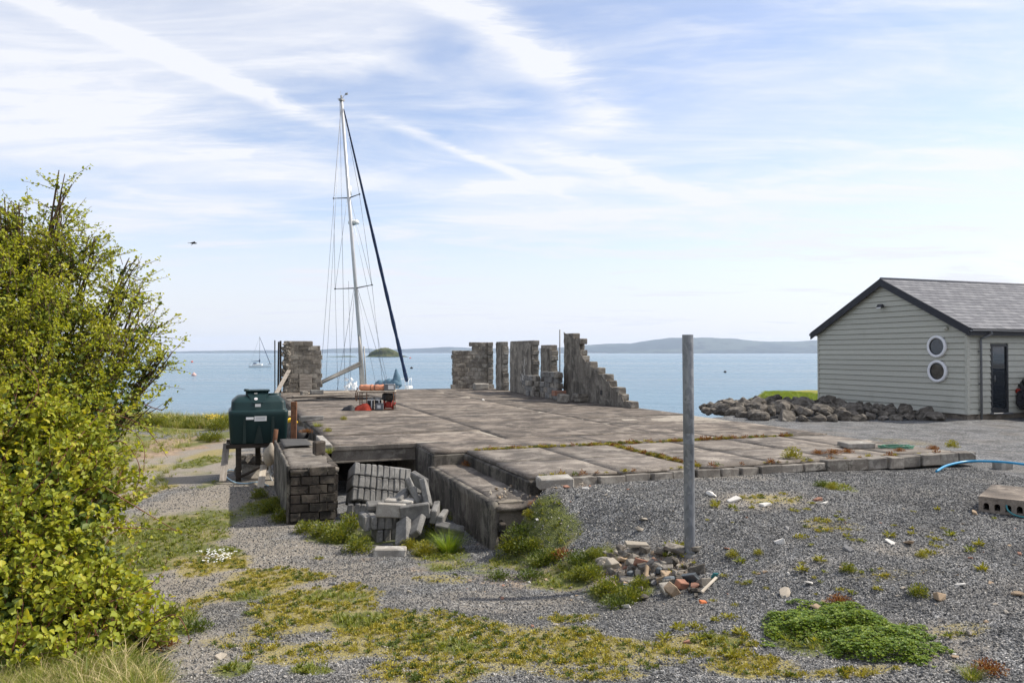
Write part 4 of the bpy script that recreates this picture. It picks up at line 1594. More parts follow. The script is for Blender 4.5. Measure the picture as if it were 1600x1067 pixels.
# crumbling cap of the wall
n1, n2 = 9, 40
vs = []; fs = []
for j in range(n2 + 1):
    for i in range(n1 + 1):
        a = -2.67 + .80 * i / n1; b = -2.47 + 4.2 * j / n2
        ed = min(i, n1 - i, j, n2 - j)
        zq = -.05 + (fbm(a, b, 3, 15) - .5) * .07 + (-.035 if ed == 0 else 0)
        vs.append(S(a + (fbm(a, b, 4, 25) - .5) * .06, b + (fbm(a, b, 4, 35) - .5) * .06, zq) - BB)
for j in range(n2):
    for i in range(n1):
        q = j * (n1 + 1) + i; fs.append((q, q + 1, q + n1 + 2, q + n1 + 1))
mb = MB(); mb.add(vs, fs, True)
o = mb.build('cap', M['beam'], bw)
sd = o.modifiers.new('thickness', 'SOLIDIFY'); sd.thickness = .07; sd.offset = -1
# wall back of the pit, in the dark under the slab
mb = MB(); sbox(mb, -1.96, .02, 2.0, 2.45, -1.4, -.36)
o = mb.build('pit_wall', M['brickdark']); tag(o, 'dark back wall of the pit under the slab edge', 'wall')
# loose stone standing on the wall, roofing felt scrap beside it
mb = MB(); mb.box((0, 0, .12), (.20, .17, .25), (R(3), 0, 0), .02, .012)
o = mb.build('stone_block', M['brickdark']); o.location = S(-2.05, -.95, -.03); o.rotation_euler = (0, 0, TH + .3)
tag(o, 'small dark stone standing on the brick wall top', 'stone')
vs = []; fs = []
for j in range(9):
    for i in range(9):
        a = -2.6 + .55 * i / 8; b = .3 + 1.3 * j / 8
        vs.append(S(a, b, -.022 + .02 * abs(math.sin(j * .9 + i * .3)) + .02 * fbm(a, b, 5, 3)))
for j in range(8):
    for i in range(8):
        q = j * 9 + i; fs.append((q, q + 1, q + 10, q + 9))
mb = MB(); mb.add(vs, fs, True)
o = mb.build('roofing_felt', M['felt']); sd = o.modifiers.new('thickness', 'SOLIDIFY'); sd.thickness = .012
tag(o, 'crumpled grey roofing felt lying on the brick wall', 'roofing felt')
# retaining wall on the right side of the pit with its low ledge
rw = thing('retaining_wall', 'stained concrete retaining wall along the right side of the pit', 'wall', S(.3, -3.4, -1.0))
RB = Vector(rw.location)
n, mz = 30, 9
vs = []; fs = []
for i in range(n + 1):
    a = -5.25 + 3.75 * i / n
    for j in range(mz + 1):
        vs.append(S(.0 + (fbm(a, j * .35, 2.5, 8) - .5) * .035 - .02 * (j == mz), a, -1.35 + 1.08 * j / mz) - RB)
for i in range(n):
    for j in range(mz):
        q = i * (mz + 1) + j; fs.append((q, q + mz + 1, q + mz + 2, q + 1))
mb = MB(); mb.add(vs, fs, True)
o = mb.build('face', M['stainwall'], rw); sd = o.modifiers.new('thickness', 'SOLIDIFY'); sd.thickness = .10; sd.offset = -1
mb = MB(); sbox(mb, .03, .70, -5.18, -1.57, -1.4, -.29)
at(mb.build('core', M['mortar'], rw), RB)
n1, n2 = 8, 36
vs = []; fs = []
for j in range(n2 + 1):
    for i in range(n1 + 1):
        a = -.03 + .72 * i / n1; b = -5.28 + 3.72 * j / n2
        vs.append(S(a + (fbm(a, b, 4, 65) - .5) * .05, b, -.255 + (fbm(a, b, 3, 75) - .5) * .05 - .03 * (i == 0 or j == 0) - .10 * sst(-b, 4.7, 5.3) * fbm(a, b, 3, 5)) - RB)
for j in range(n2):
    for i in range(n1):
        q = j * (n1 + 1) + i; fs.append((q, q + 1, q + n1 + 2, q + n1 + 1))
mb = MB(); mb.add(vs, fs, True)
o = mb.build('ledge', M['apron'], rw); sd = o.modifiers.new('thickness', 'SOLIDIFY'); sd.thickness = .06; sd.offset = -1
for k in range(9):
    mb = MB(); mb.box((0, 0, 0), (.10, random.uniform(.2, .3), .13), None, .012, .012)
    o = mb.build('end_stone', M['brickdark'], rw)
    o.location = S(.05 + .14 * (k % 4) + random.uniform(-.02, .02), -5.24, -1.2 + .28 * (k // 4) + random.uniform(-.05, .1)) - RB
    o.rotation_euler = (random.uniform(-.2, .2), random.uniform(-.2, .2), TH + random.uniform(-.2, .2))

# ================================================================== CONCRETE BLOCKS
cbm = [rough_block('concrete_block', M['block'], .10, .44, .215, 700 + i) for i in range(4)]
ORD = ['first', 'second', 'third', 'fourth', 'fifth', 'sixth', 'seventh', 'eighth', 'ninth', 'tenth', 'eleventh', 'twelfth', 'thirteenth']
cbp = rough_block('concrete_block', M['blockpale'], .10, .44, .215, 720)


def cblock(c, rot, label, group, me=None, cat='concrete block'):
    o = obj('concrete_block', me or random.choice(cbm), None, c, rot)
    return tag(o, label, cat, group)


# banded pack that leans back under the slab edge: 11 wide, 3 high, ends to the camera
pk0 = S(-1.66, -2.45, -.62)
Rp = Matrix.Rotation(TH + R(4), 3, 'Z') @ Matrix.Rotation(R(10), 3, 'Y') @ Matrix.Rotation(R(-24), 3, 'X')
for i in range(12):
    for j in range(3):
        if i > 9 and j == 2: continue
        p = Vector((i * .1035 + .05, .22 + random.uniform(-.012, .012), j * .2185 + .108))
        cblock(pk0 + Rp @ p, (Rp @ Matrix.Rotation(R(random.uniform(-.8, .8)), 3, 'X')).to_euler(), ORD[i] + ' block from the left in the ' + ('bottom', 'middle', 'top')[j] + ' row of the leaning strapped pack', 'blocks of the leaning pack')
mb = MB()
for z in (.217, .435):
    mb.tube([pk0 + Rp @ Vector((-.006, .42, z)), pk0 + Rp @ Vector((-.006, -.012, z)), pk0 + Rp @ Vector((1.10, -.012, z))], .005, 5)
o = mb.build('strapping', M['black']); tag(o, 'black strapping bands round the leaning pack of blocks', 'strap')
# course the pack stands on
st0 = S(-1.80, -2.45, -1.12)
Rs = Matrix.Rotation(TH - R(10), 3, 'Z') @ Matrix.Rotation(R(5), 3, 'Y')
for i in range(13):
    for j in range(2):
        p = Vector((i * .103 + .05 + .04 * j, .25 + random.uniform(-.03, .03), j * .217 + .108))
        cblock(st0 + Rs @ p, Rs.to_euler(), ORD[i] + ' block from the left in the ' + ('lower', 'upper')[j] + ' course beneath the leaning pack', 'blocks under the leaning pack')
# front heap: two courses of ends
fp = pixz(572, 852, -1.0)
fp = Vector((fp.x, fp.y, gz(fp.x, fp.y) - .04))
Rf = Matrix.Rotation(TH + R(2), 3, 'Z')
fz = fp.z
for i in range(11):
    for j in range(2):
        if j == 0 and i < 1: continue
        p = Vector((i * .106 + .05 + (-.03 if j else .06), .22 + random.uniform(-.02, .02) + (.08 if i > 8 else 0), j * .217 + .108 - (.03 if i > 8 else 0)))
        cblock(fp + Rf @ p, (Rf @ Matrix.Rotation(R(random.uniform(-1.5, 1.5)), 3, 'Y')).to_euler(), ORD[i] + ' block from the left in the ' + ('lower', 'upper')[j] + ' front course of the heap', 'front row of the block heap')


def loose(px, py, Y, rot, label, me=None):
    return cblock(pixY(px, py, Y), rot, label, 'loose blocks of the heap', me)


Y0 = fp.y
A = TH - R(14)
loose(611, 797, Y0 + .12, (R(4), R(3), A + R(88)), 'left of the two long blocks lying across the front heap', cbp)
loose(649, 799, Y0 + .10, (R(-6), R(0), A + R(86)), 'right of the two long blocks lying across the front heap')
loose(625, 784, Y0 + .42, (R(4), R(82), A + R(80)), 'flat block lying behind the two long blocks of the heap', cbp)
loose(596, 789, Y0 + .45, (R(-3), R(86), A + R(97)), 'flat block half hidden at the left back of the front heap')
loose(646, 768, Y0 + .55, (R(66), R(-22), A + R(8)), 'steeply tipped block leaning against the strapped pack')
loose(666, 771, Y0 + .45, (R(62), R(-17), A - R(6)), 'tilted block standing right of the strapped pack')
loose(626, 776, Y0 + .55, (R(35), R(58), A + R(10)), 'block tipped on its corner before the strapped pack')
loose(655, 752, Y0 + .85, (R(12), R(-10), A + R(30)), 'block wedged on top behind the tipped blocks')
loose(630, 831, Y0 - .16, (R(52), R(42), A + R(40)), 'fallen block leaning on the front of the heap')
loose(650, 822, Y0 - .10, (R(40), R(48), A + R(20)), 'fallen block propped right of the leaning front block')
loose(680, 800, Y0 + .30, (R(8), R(4), A - R(8)), 'upper block at the right end of the heap')
loose(690, 811, Y0 + .28, (R(4), R(8), A - R(12)), 'rightmost upright block of the heap')
loose(702, 826, Y0 + .12, (R(14), R(-48), A + R(70)), 'block sunk at a slant beside the retaining wall')
q = pixg(610, 866); cblock(Vector((q.x, q.y, q.z + .05)), (R(2), R(88), A + R(92)), 'single pale block lying flat in front of the heap', 'loose blocks of the heap', cbp)
# a tarpaulin roll and broken pipe pushed into the dark above the pack
mb = MB(); mb.tube(spline([S(-1.2, -.9, -.43), S(-.9, -.75, -.40), S(-.55, -.8, -.42), S(-.3, -.9, -.46)], 6), .055, 10)
o = mb.build('old_pipe', M['stone_grey']); tag(o, 'dusty grey pipe lying in the dark above the block pack', 'pipe')

# paler blocks lying on and beside the slab
mb = MB(); mb.box((0, 0, 0), (.52, .30, .15), None, .018, .01)
o = mb.build('stone_slab', M['blockpale']); o.location = S(.93, -5.06, -.062); o.rotation_euler = (R(2), R(-1), R(12))
tag(o, 'pale stone slab lying at the near corner of the apron', 'stone')
mb = MB(); mb.box((0, 0, 0), (.56, .42, .10), None, .012, .006)
o = mb.build('stone_slab', M['blockpale']); p = pixz(1345, 701, 0); o.location = (p.x, p.y + .2, .055); o.rotation_euler = (0, 0, R(4))
tag(o, 'pale square slab lying on the right end of the apron', 'stone')
mb = MB(); mb.box((0, 0, 0), (.26, .22, .14), None, .015, .008)
o = mb.build('stone_slab', M['blockpale']); p = pixg(1572, 734); o.location = (p.x, p.y + .1, p.z + .06); o.rotation_euler = (0, 0, R(12))
tag(o, 'small pale block under the blue pipe', 'stone')
mb = MB(); mb.box((0, 0, 0), (.44, .215, .20), None, .015, .008)
o = mb.build('stone_slab', M['kerb']); o.location = S(9.28, -4.72, -.13); o.rotation_euler = (0, 0, TH + R(75))
tag(o, 'grey block turned sideways at the right end of the kerb', 'concrete block')
# small blocks and boards on the far left part of the slab
for (px, py, sz, rz, mt, lab) in ((487, 657, (.62, .2, .13), 4, 'block', 'grey block lying on the left edge of the slab'),
                                  (495, 616, (.55, .25, .2), 8, 'block', 'grey block before the square wall piece'),
                                  (475, 617, (.28, .25, .16), 20, 'ruin', 'brown block left of the grey block by the far wall'),
                                  (447, 650, (.5, .3, .16), 30, 'blockpale', 'pale stone on the slab edge behind the green tank'),
                                  (755, 626, (.10, .1, .06), 0, 'stone_white', 'small white stone on the far right of the slab')):
    mb = MB(); mb.box((0, 0, sz[2] / 2), sz, None, .02, .015)
    p = pixz(px, py, 0); o = mb.build('loose_block', M[mt]); o.location = (p.x, p.y, -.004); o.rotation_euler = (0, 0, TH + R(rz)); tag(o, lab, 'stone')

# heap of blocks at the foot of the ruined wall
hb = {'n': 0}
hm = [rough_block('wall_block', M['block'], .44, .22, .215, 740 + i) for i in range(3)]
hm2 = [rough_block('wall_block', M['ruin'], .44, .22, .215, 750 + i) for i in range(2)]
for (px0, px1, rows, Yoff) in ((817, 840, 4, .75), (843, 872, 5, .5)):
    for r_ in range(rows):
        uu0, uu1 = u_at(px1, VW - .5), u_at(px0, VW - .5)
        a = uu0 + (r_ % 2) * .2 + random.uniform(0, .2)
        while a < uu1 - (.3 if r_ > 2 else 0):
            o = obj('concrete_block', random.choice(hm + hm2), None, S(VW - .35 + random.uniform(-.04, .04), a + .22, .108 + r_ * .216), (0, 0, TH + R(90) + R(random.uniform(-3, 3))))
            tag(o, 'block in the ' + ORD[r_] + ' course of the ' + ('left' if px0 < 830 else 'right') + ' stack before the ruined piers', 'concrete block', 'blocks stacked before the ruined piers')
            a += .47
for (px, py, mt, rz, lab, z) in ((880, 628, 'ruin', 80, 'single brown block right of the stacked blocks', 0), (908, 628, 'ruin', 10, 'lower brown block lying before the stepped wall', 0), (908, 622, 'ruin', 14, 'upper brown block lying before the stepped wall', .16)):
    mb = MB(); mb.box((0, 0, .1), (.55, .35, .16 if rz < 50 else .3), None, .02, .012)
    p = pixz(px, 628.5, 0); o = mb.build('stone_slab', M[mt]); o.location = (p.x, p.y, z + (.05 if rz > 50 else 0)); o.rotation_euler = (0, 0, TH + R(rz)); tag(o, lab, 'stone')
mb = MB(); mb.box((0, 0, .1), (.5, .3, .2), None, .015, .01)
o = mb.build('brick_lump', M['brickred']); p = pixz(876, 627, 0); o.location = (p.x - .05, p.y + .25, .20); o.rotation_euler = (0, 0, TH)
tag(o, 'reddish brick lump on the stacked blocks beside the stepped wall', 'brick')
# block with the yellow hose
mb = MB(); mb.box((0, 0, .15), (.72, .5, .30), None, .03, .02)
o = mb.build('stone_slab', M['blockpale']); p = pixz(751, 608.5, 0); o.location = (p.x, p.y + .2, 0); o.rotation_euler = (0, 0, TH)
tag(o, 'pale stone block beside the yellow hose coil', 'stone')
c0 = pixz(741, 606, 0) + Vector((-.1, .45, 0))
pts = []
for k in range(150):
    w = k * .32
    rr = .30 + .07 * math.sin(k * .7)
    pts.append(c0 + Vector((rr * math.cos(w) * 1.25, rr * .5 * math.sin(w), .34 + .16 * math.sin(w + .6) + .10 * (k / 150) + .03 * math.sin(k * 1.7))))
mb = MB(); mb.tube(pts, .022, 6)
o = mb.build('hose_coil', M['yellow']); tag(o, 'bright yellow coiled hose at the foot of the ruined wall', 'hose')

# ================================================================== OIL TANK
TZ = -.17
TL = S(-3.0, 2.45, TZ)
tank = thing('oil_tank', 'dark green plastic oil tank on a timber stand', 'oil tank', TL, TH)


def rrect(w, d, z, r=.10, n=4):
    out = []
    for cx, cy, a0 in ((w / 2 - r, d / 2 - r, 0), (-w / 2 + r, d / 2 - r, 90), (-w / 2 + r, -d / 2 + r, 180), (w / 2 - r, -d / 2 + r, 270)):
        for k in range(n + 1):
            a = R(a0 + 90 * k / n); out.append(Vector((cx + r * math.cos(a), cy + r * math.sin(a), z)))
    return out


def loft(mb, rings, cap=True):
    n = len(rings[0]); vs = [p for r_ in rings for p in r_]
    fs = [(i * n + k, i * n + (k + 1) % n, (i + 1) * n + (k + 1) % n, (i + 1) * n + k) for i in range(len(rings) - 1) for k in range(n)]
    if cap: fs += [tuple(range(n))[::-1], tuple(range((len(rings) - 1) * n, len(rings) * n))]
    return mb.add(vs, fs, True)


def offs(ring, dy):
    return [p + Vector((0, dy, 0)) for p in ring]


D = .63
mb = MB()
loft(mb, [offs(r_, D) for r_ in (rrect(1.16, 1.16, .0), rrect(1.20, 1.2, .03), rrect(1.27, 1.26, .62), rrect(1.28, 1.27, .69), rrect(1.25, 1.24, .725), rrect(1.20, 1.18, .74))])
loft(mb, [offs(r_, D) for r_ in (rrect(1.20, 1.16, .735), rrect(1.17, 1.13, .76), rrect(1.155, 1.11, .90), rrect(1.13, 1.08, .93), rrect(.92, .80, 1.03), rrect(.84, .62, 1.05))])
body = mb.build('body', M['tank'], tank)
em = body.modifiers.new('edges', 'EDGE_SPLIT'); em.split_angle = R(50)
# moulded recesses of the lower shell
for (x, w0, w1, h) in ((-.30, .075, .05, .55), (.30, .085, .06, .58)):
    mb = MB(); mb.prism([(x - w0 / 2, .01), (x + w0 / 2, .01), (x + w1 / 2, h), (x - w1 / 2, h)], -.016, .03, Matrix(((1, 0, 0), (0, 0, 1), (0, 1, 0))))
    mb.build('recess', M['tankdk'], tank)
mb = MB(); mb.prism([(-.10, .0), (.11, .0), (.04, .33), (.02, .38), (-.01, .38), (-.03, .33)], -.010, .03, Matrix(((1, 0, 0), (0, 0, 1), (0, 1, 0))))
mb.build('recess', M['tankdk'], tank)
# filler dome, lid, cap and hinge
mb = MB()
vs = [(-.27, .30, 1.14), (.22, .30, 1.14), (.10, .06, .90), (-.12, .06, .90), (-.27, .75, 1.14), (.22, .75, 1.14), (.22, .75, .95), (-.27, .75, .95)]
mb.add([Vector(v) for v in vs], [(0, 3, 2, 1), (0, 1, 5, 4), (4, 5, 6, 7), (0, 4, 7, 3), (1, 2, 6, 5)])
mb.build('filler_housing', M['tank'], tank)
mb = MB(); mb.box((-.02, .5, 1.158), (.54, .52, .035), None, .012)
mb.build('lid', M['tank'], tank)
mb = MB(); mb.lathe([(.001, .05), (.05, .05), (.055, .0)], (-.26, .35, 1.15), 'Z', 12)
mb.build('breather_cap', M['tankdk'], tank)
mb = MB(); mb.lathe([(.001, .05), (.13, .045), (.15, .0)], (.36, .55, 1.04), 'Z', 18)
mb.build('inspection_cap', M['tank'], tank)
for (x, z, w, h, y, mt, rx) in ((.035, .555, .26, .11, -.025, 'label', 0), (-.19, .565, .16, .055, -.025, 'label', 0), (-.02, .845, .12, .065, .052, 'label', 0), (-.06, 1.09, .065, .055, .235, 'label', 45)):
    mb = MB(); mb.box((x, y, z), (w, .006, h), (R(rx), 0, 0)); mb.build('sticker', M[mt], tank)
mb = MB(); mb.lathe([(.001, .004), (.038, .004), (.038, 0)], (-.06, .13, .985), 'Z', 18, False, (R(45), 0, 0)); st = mb.build('round_sticker', M['label'], tank)
mb = MB(); mb.box((-.06, .126, .985), (.05, .006, .014), (R(45), 0, 0)); mb.build('red_bar', M['red'], st)
for z in (.545, .565, .585):
    mb = MB(); mb.box((.035, -.0295, z), (.20, .002, .004)); mb.build('print_line', M['steel'], tank)
# timber stand
stand = thing('tank_stand', 'rough timber stand under the green oil tank', 'stand', S(-3.0, 2.45, -1.02), TH)
for (x, y) in ((-.42, .12), (.42, .12), (-.42, 1.1), (.42, 1.1), (.0, .6)):
    mb = MB(); mb.box((x, y, .36), (.11, .11, .78), None, .008, .006); mb.build('leg', M['wooddark'], stand)
for y in (.08, .62, 1.14):
    mb = MB(); mb.box((0, y, .795), (1.36, .11, .09), None, .008, .004); mb.build('beam', M['wooddark'], stand)
for (a, b) in (((-.42, .05, .1), (.42, .05, .5)),):
    mb = MB(); mb.tube([a, b], .03, 6); mb.build('brace', M['wooddark'], stand)
# planks and odds and ends round the stand
def plank(p0, p1, w, t, mat, label, group=None):
    p0, p1 = Vector(p0), Vector(p1)
    d_ = p1 - p0
    mb = MB(); mb.box((d_.length / 2, 0, 0), (d_.length, w, t), None, .004, .003)
    o = mb.build('plank', M[mat]); o.location = p0
    xq = d_.normalized(); yq = Vector((VX, VY, 0)); yq = (yq - xq * yq.dot(xq)).normalized(); zq = xq.cross(yq)
    o.rotation_euler = Matrix((xq, yq, zq)).transposed().to_euler()
    return tag(o, label, 'plank', group)


plank(pixY(348, 752, 16.6), pixY(354, 693, 17.4), .14, .03, 'wood', 'grey plank leaning on the left end of the tank stand')
plank(pixY(407, 762, 16.2), pixY(412, 727, 16.9), .14, .035, 'woodpale', 'short pale plank leaning by the rope under the tank')
mb = MB(); mb.box((0, 0, .15), (.42, .05, .36), (R(-38), R(8), 0), .01, .02)
o = mb.build('stone_slab', M['ruin']); p = pixg(388, 750); o.location = (p.x, p.y + .2, p.z); o.rotation_euler = (0, 0, TH); tag(o, 'brown flagstone tipped against the tank stand', 'stone')
for k, (px, py, s) in enumerate(((382, 716, .22), (394, 722, .25), (404, 714, .20), (378, 727, .2), (398, 735, .2), (386, 738, .15), (410, 728, .18), (372, 738, .14))):
    p = pixY(px, py, 18.6 - .1 * k); o = obj('stone', bmesh_[k], None, (p.x, p.y, max(p.z, -1.0)), (k, k * .7, k * 1.3), (s, s, s)); tag(o, 'rough grey stone heaped beneath the oil tank', 'stone', 'stones under the tank')
mb = MB(); mb.lathe([(.001, .0), (.07, .02), (.13, .12), (.15, .25), (.13, .36), (.06, .44), (.03, .52), (.001, .53)], (0, 0, 0), 'Z', 16)
o = mb.build('fender', M['stone_pale']); p = pixY(420, 727, 16.9); o.location = p; o.rotation_euler = (R(12), R(10), 0); tag(o, 'dirty white boat fender under the right end of the tank', 'fender')
mb = MB(); mb.tube([(0, 0, .4), (.06, 0, .9)], .05, 8); o = mb.build('old_pipe', M['rust']); p = pixY(427, 735, 16.9); o.location = p; tag(o, 'rusty upright pipe at the right end of the tank', 'pipe')
pts = []
c0 = pixg(425, 752) + Vector((0, .25, .30))
for k in range(110):
    w = k * .36
    pts.append(c0 + Vector((.13 * math.cos(w) + .02 * math.sin(k * .5), .05 * math.sin(k * .23), .22 * math.sin(w) + .03 * math.sin(k * .31))))
mb = MB(); mb.tube(pts, .016, 6)
mb.tube(spline([c0 + Vector((.02, 0, -.1)), c0 + Vector((-.08, -.1, -.2)), c0 + Vector((.0, -.15, -.34)), c0 + Vector((.06, -.2, -.36))], 6), .018, 6)
o = mb.build('rope_coil', M['ropegrey']); tag(o, 'grey rope coil hanging between tank stand and brick wall', 'rope')
ps = [pixg(376, 738), pixg(358, 736), pixg(353, 745), pixg(366, 755), pixg(385, 757), pixg(402, 755), pixg(420, 761)]
mb = MB(); mb.tube(spline([p + Vector((0, 0, .03)) for p in ps], 8), .013, 6)
o = mb.build('hose', M['paleblue']); tag(o, 'pale blue hose looping on the ground by the tank stand', 'hose')
# rusty steel sheet and timbers between tank and slab
mb = MB(); mb.box((0, 0, .45), (.10, .12, 1.1), (0, R(3), 0), .008, .006)
o = mb.build('steel_upright', M['rust']); o.location = S(-2.26, 2.3, -.25); o.rotation_euler = (0, 0, TH + R(80)); tag(o, 'rusty upright steel box beside the right end of the tank', 'upright')
plank(S(-1.95, 17.3, .02), S(-1.15, 20.6, 1.05), .16, .05, 'wood', 'weathered plank leaning at the square wall piece')
pal = thing('board_panel', 'grey slatted wooden panel leaning on the square wall piece', 'panel', S(-.35, 21.35, 0), TH)
for k in range(6):
    mb = MB(); mb.box((0, -.06 + .008 * k, .09 + k * .135), (.56, .022, .122), (R(-4), 0, 0), .004, .003); mb.build('slat', M['wood'], pal)
for x in (-.22, .22):
    mb = MB(); mb.box((x, -.02, .42), (.06, .03, .82), (R(-4), 0, 0)); mb.build('batten', M['wood'], pal)
for k, (a, b, lab) in enumerate(((S(-1.6, 15.2, .03), S(1.2, 16.6, .03), 'long dark plank nearest the table on the far left slab'), (S(-1.5, 16.6, .03), S(1.9, 17.2, .03), 'dark plank lying along the far left slab'), (S(-1.2, 17.6, .03), S(1.4, 18.9, .03), 'dark plank farthest back on the left slab'),
                                 (S(-.9, 16.0, .07), S(.9, 15.2, .07), 'short dark plank crossing the other planks on the slab'))):
    plank(a, b, .16, .04, 'wooddark' if k % 2 else 'wood', lab, 'planks on the far left slab')
plank(S(-.6, 19.8, .03), S(1.5, 20.2, .05), .18, .05, 'woodpale', 'pale plank lying before the square wall piece')
mb = MB()
for k in range(5):
    pts = [S(-1.3 + .5 * i + random.uniform(-.1, .1), 14.6 + .35 * k + random.uniform(-.25, .25), .02) for i in range(8)]
    mb.tube(spline(pts, 5), .014, 5)
o = mb.build('cable', M['black']); tag(o, 'tangle of black cables on the far left of the slab', 'cable')
mb = MB()
mb.tube(spline([S(-1.95 + .12 * math.sin(k), 7.0 + .12 * k, -.12 + .03 * math.cos(k * 2)) for k in range(9)], 5), .05, 8)
o = mb.build('yellow_rope', M['yellow']); tag(o, 'yellow bundle of rope on the slab edge behind the tank', 'rope')
mb = MB(); mb.lathe([(.001, .22), (.20, .18), (.24, .1), (.22, 0), (.16, 0), (.15, .12), (.001, .14)], (0, 0, 0), 'Z', 18)
o = mb.build('bucket', M['black']); o.location = S(-2.0, 4.3, -.25); o.rotation_euler = (R(40), R(20), 0); tag(o, 'black upturned bucket between tank and slab edge', 'bucket')

# ================================================================== TABLE AND WHAT LIES ON AND UNDER IT
tp = pixz(587, 640.5, 0)
TR = R(3)
TO = Vector((tp.x, tp.y + .25, 0))
table = thing('work_table', 'low steel framed table standing on the slab', 'table', TO, TR)
mb = MB(); mb.box((0, 0, .60), (1.22, .60, .028), None, .005, .004); mb.build('table_top', M['woodpale'], table)
for (x, y) in ((-.52, -.24), (-.30, -.25), (.56, -.24), (-.52, .24), (.56, .24)):
    mb = MB(); mb.tube([(x, y, 0), (x, y, .585)], .014, 8); mb.build('leg', M['rust'], table)
mb = MB(); mb.tube(spline([(.56, -.24, .04), (.54, -.25, .02), (.45, -.25, .018), (-.25, -.25, .018)], 5), .014, 8); mb.build('foot_rail', M['rust'], table)
mb = MB(); mb.tube([(-.55, -.25, .58), (.58, -.25, .58)], .014, 6); mb.build('top_rail', M['rust'], table)


def tw(x, y, z):
    return TO + Matrix.Rotation(TR, 3, 'Z') @ Vector((x, y, z))


mb = MB()
mb.tube([(-.42 + .84 * i / 14, .02 * math.sin(i), .0) for i in range(15)], [.06 if i in (0, 14) else .10 + .008 * math.sin(i * 2.1) for i in range(15)], 14)
o = mb.build('orange_roll', M['orange']); o.location = tw(-.15, -.06, .715); o.rotation_euler = (0, 0, TR); tag(o, 'faded orange rolled up float on the table', 'roll')
for x in (-.02, .10):
    mb = MB(); mb.tube([(x + .02 * math.cos(w), .108 * math.cos(w), .108 * math.sin(w)) for w in [i * .5 for i in range(13)]], .008, 5); mb.build('tie', M['black'], o)
mb = MB(); mb.box((0, 0, .11), (.34, .26, .22), None, .015); o = mb.build('control_box', M['gutter']); o.location = tw(.42, -.08, .614); o.rotation_euler = (0, 0, TR); tag(o, 'dark box with white label on the right of the table', 'box')
mb = MB(); mb.box((.05, -.133, .12), (.18, .006, .13)); mb.build('sticker', M['label'], o)
mb = MB(); mb.tube(spline([tw(-.58, -.2, .72), tw(-.64, -.24, .6), tw(-.66, -.25, .4), tw(-.62, -.25, .3), tw(-.61, -.24, .5), tw(-.57, -.22, .62)], 5), .016, 6)
o = mb.build('strap', M['woodbrown']); tag(o, 'brown strap hanging off the left end of the table', 'strap')
drum_l = ('left black drum with white band under the table', 'right black drum behind the battery under the table')
for k, x in enumerate((-.20, .03)):
    mb = MB(); mb.lathe([(.001, 0), (.10, 0), (.105, .02), (.105, .34), (.10, .36), (.001, .36)], (0, 0, 0), 'Z', 18); o = mb.build('drum', M['black']); o.location = tw(x, -.05 + .08 * k, .0); tag(o, drum_l[k], 'drum')
    mb = MB(); mb.lathe([(.109, .30), (.109, .335), (.085, .366), (.001, .366)], (0, 0, 0), 'Z', 18); mb.build('rim', M['white'], o)
    mb = MB(); mb.box((.05, -.105, .16), (.035, .02, .30)); mb.build('stripe', M['label'], o)
mb = MB(); mb.box((0, 0, .10), (.26, .17, .19), None, .01); mb.box((0, 0, .205), (.24, .15, .03), None, .008); o = mb.build('battery', M['gutter']); o.location = tw(.11, -.20, 0); tag(o, 'grey battery with white sticker under the table', 'battery')
mb = MB(); mb.box((-.01, -.088, .11), (.11, .005, .10)); mb.build('sticker', M['label'], o)
eng = thing('engine', 'small engine with black housing and red frame under the table', 'engine', tw(.38, -.02, 0), TR)
mb = MB(); mb.box((0, 0, .40), (.40, .32, .26), (0, R(6), 0), .05, .01); mb.build('housing', M['black'], eng)
mb = MB(); mb.lathe([(.001, .0), (.10, .0), (.12, .04), (.12, .12), (.001, .13)], (.02, -.16, .40), 'Y', 18); mb.build('flywheel', M['wooddark'], eng)
mb = MB()
for x in (-.14, .14): mb.tube([(x, -.14, .02), (x, -.14, .3)], .02, 6); mb.tube([(x, .14, .02), (x, .14, .3)], .02, 6)
mb.tube([(-.17, -.14, .02), (.17, -.14, .02)], .02, 6); mb.box((.0, -.05, .16), (.2, .2, .2), None, .03); mb.tube([(.1, -.14, .06), (.24, -.14, .24)], .03, 6)
mb.build('frame', M['red'], eng)
vs = []; fs = []
nx_, ny_ = 24, 12
for j in range(ny_ + 1):
    for i in range(nx_ + 1):
        x = -.40 + .8 * i / nx_; y = -.2 + .4 * j / ny_
        d_ = (x / .40) ** 2 + (y / .2) ** 2
        h = max(0, 1 - d_) ** .6 * (.12 + .12 * fbm(x, y, 6, 3) + .06 * sst(x, -.1, .3))
        vs.append((x + .03 * (fbm(x, y, 4, 7) - .5), y + .05 * (fbm(x, y, 5, 9) - .5), h))
for j in range(ny_):
    for i in range(nx_):
        q = j * (nx_ + 1) + i; fs.append((q, q + 1, q + nx_ + 2, q + nx_ + 1))
mb = MB(); mb.add(vs, fs, True)
o = mb.build('cloth', M['redcloth']); o.location = tw(-.42, -.30, .004); o.scale = (.75, 1, 1); tag(o, 'crumpled red cloth on the slab left of the table', 'cloth')
mb = MB(); mb.add([(x * .55, y * .8, z * .75) for x, y, z in vs], fs, True)
o = mb.build('cloth', M['black']); o.location = tw(-.86, -.36, .004); tag(o, 'crumpled black cloth beside the red cloth', 'cloth')

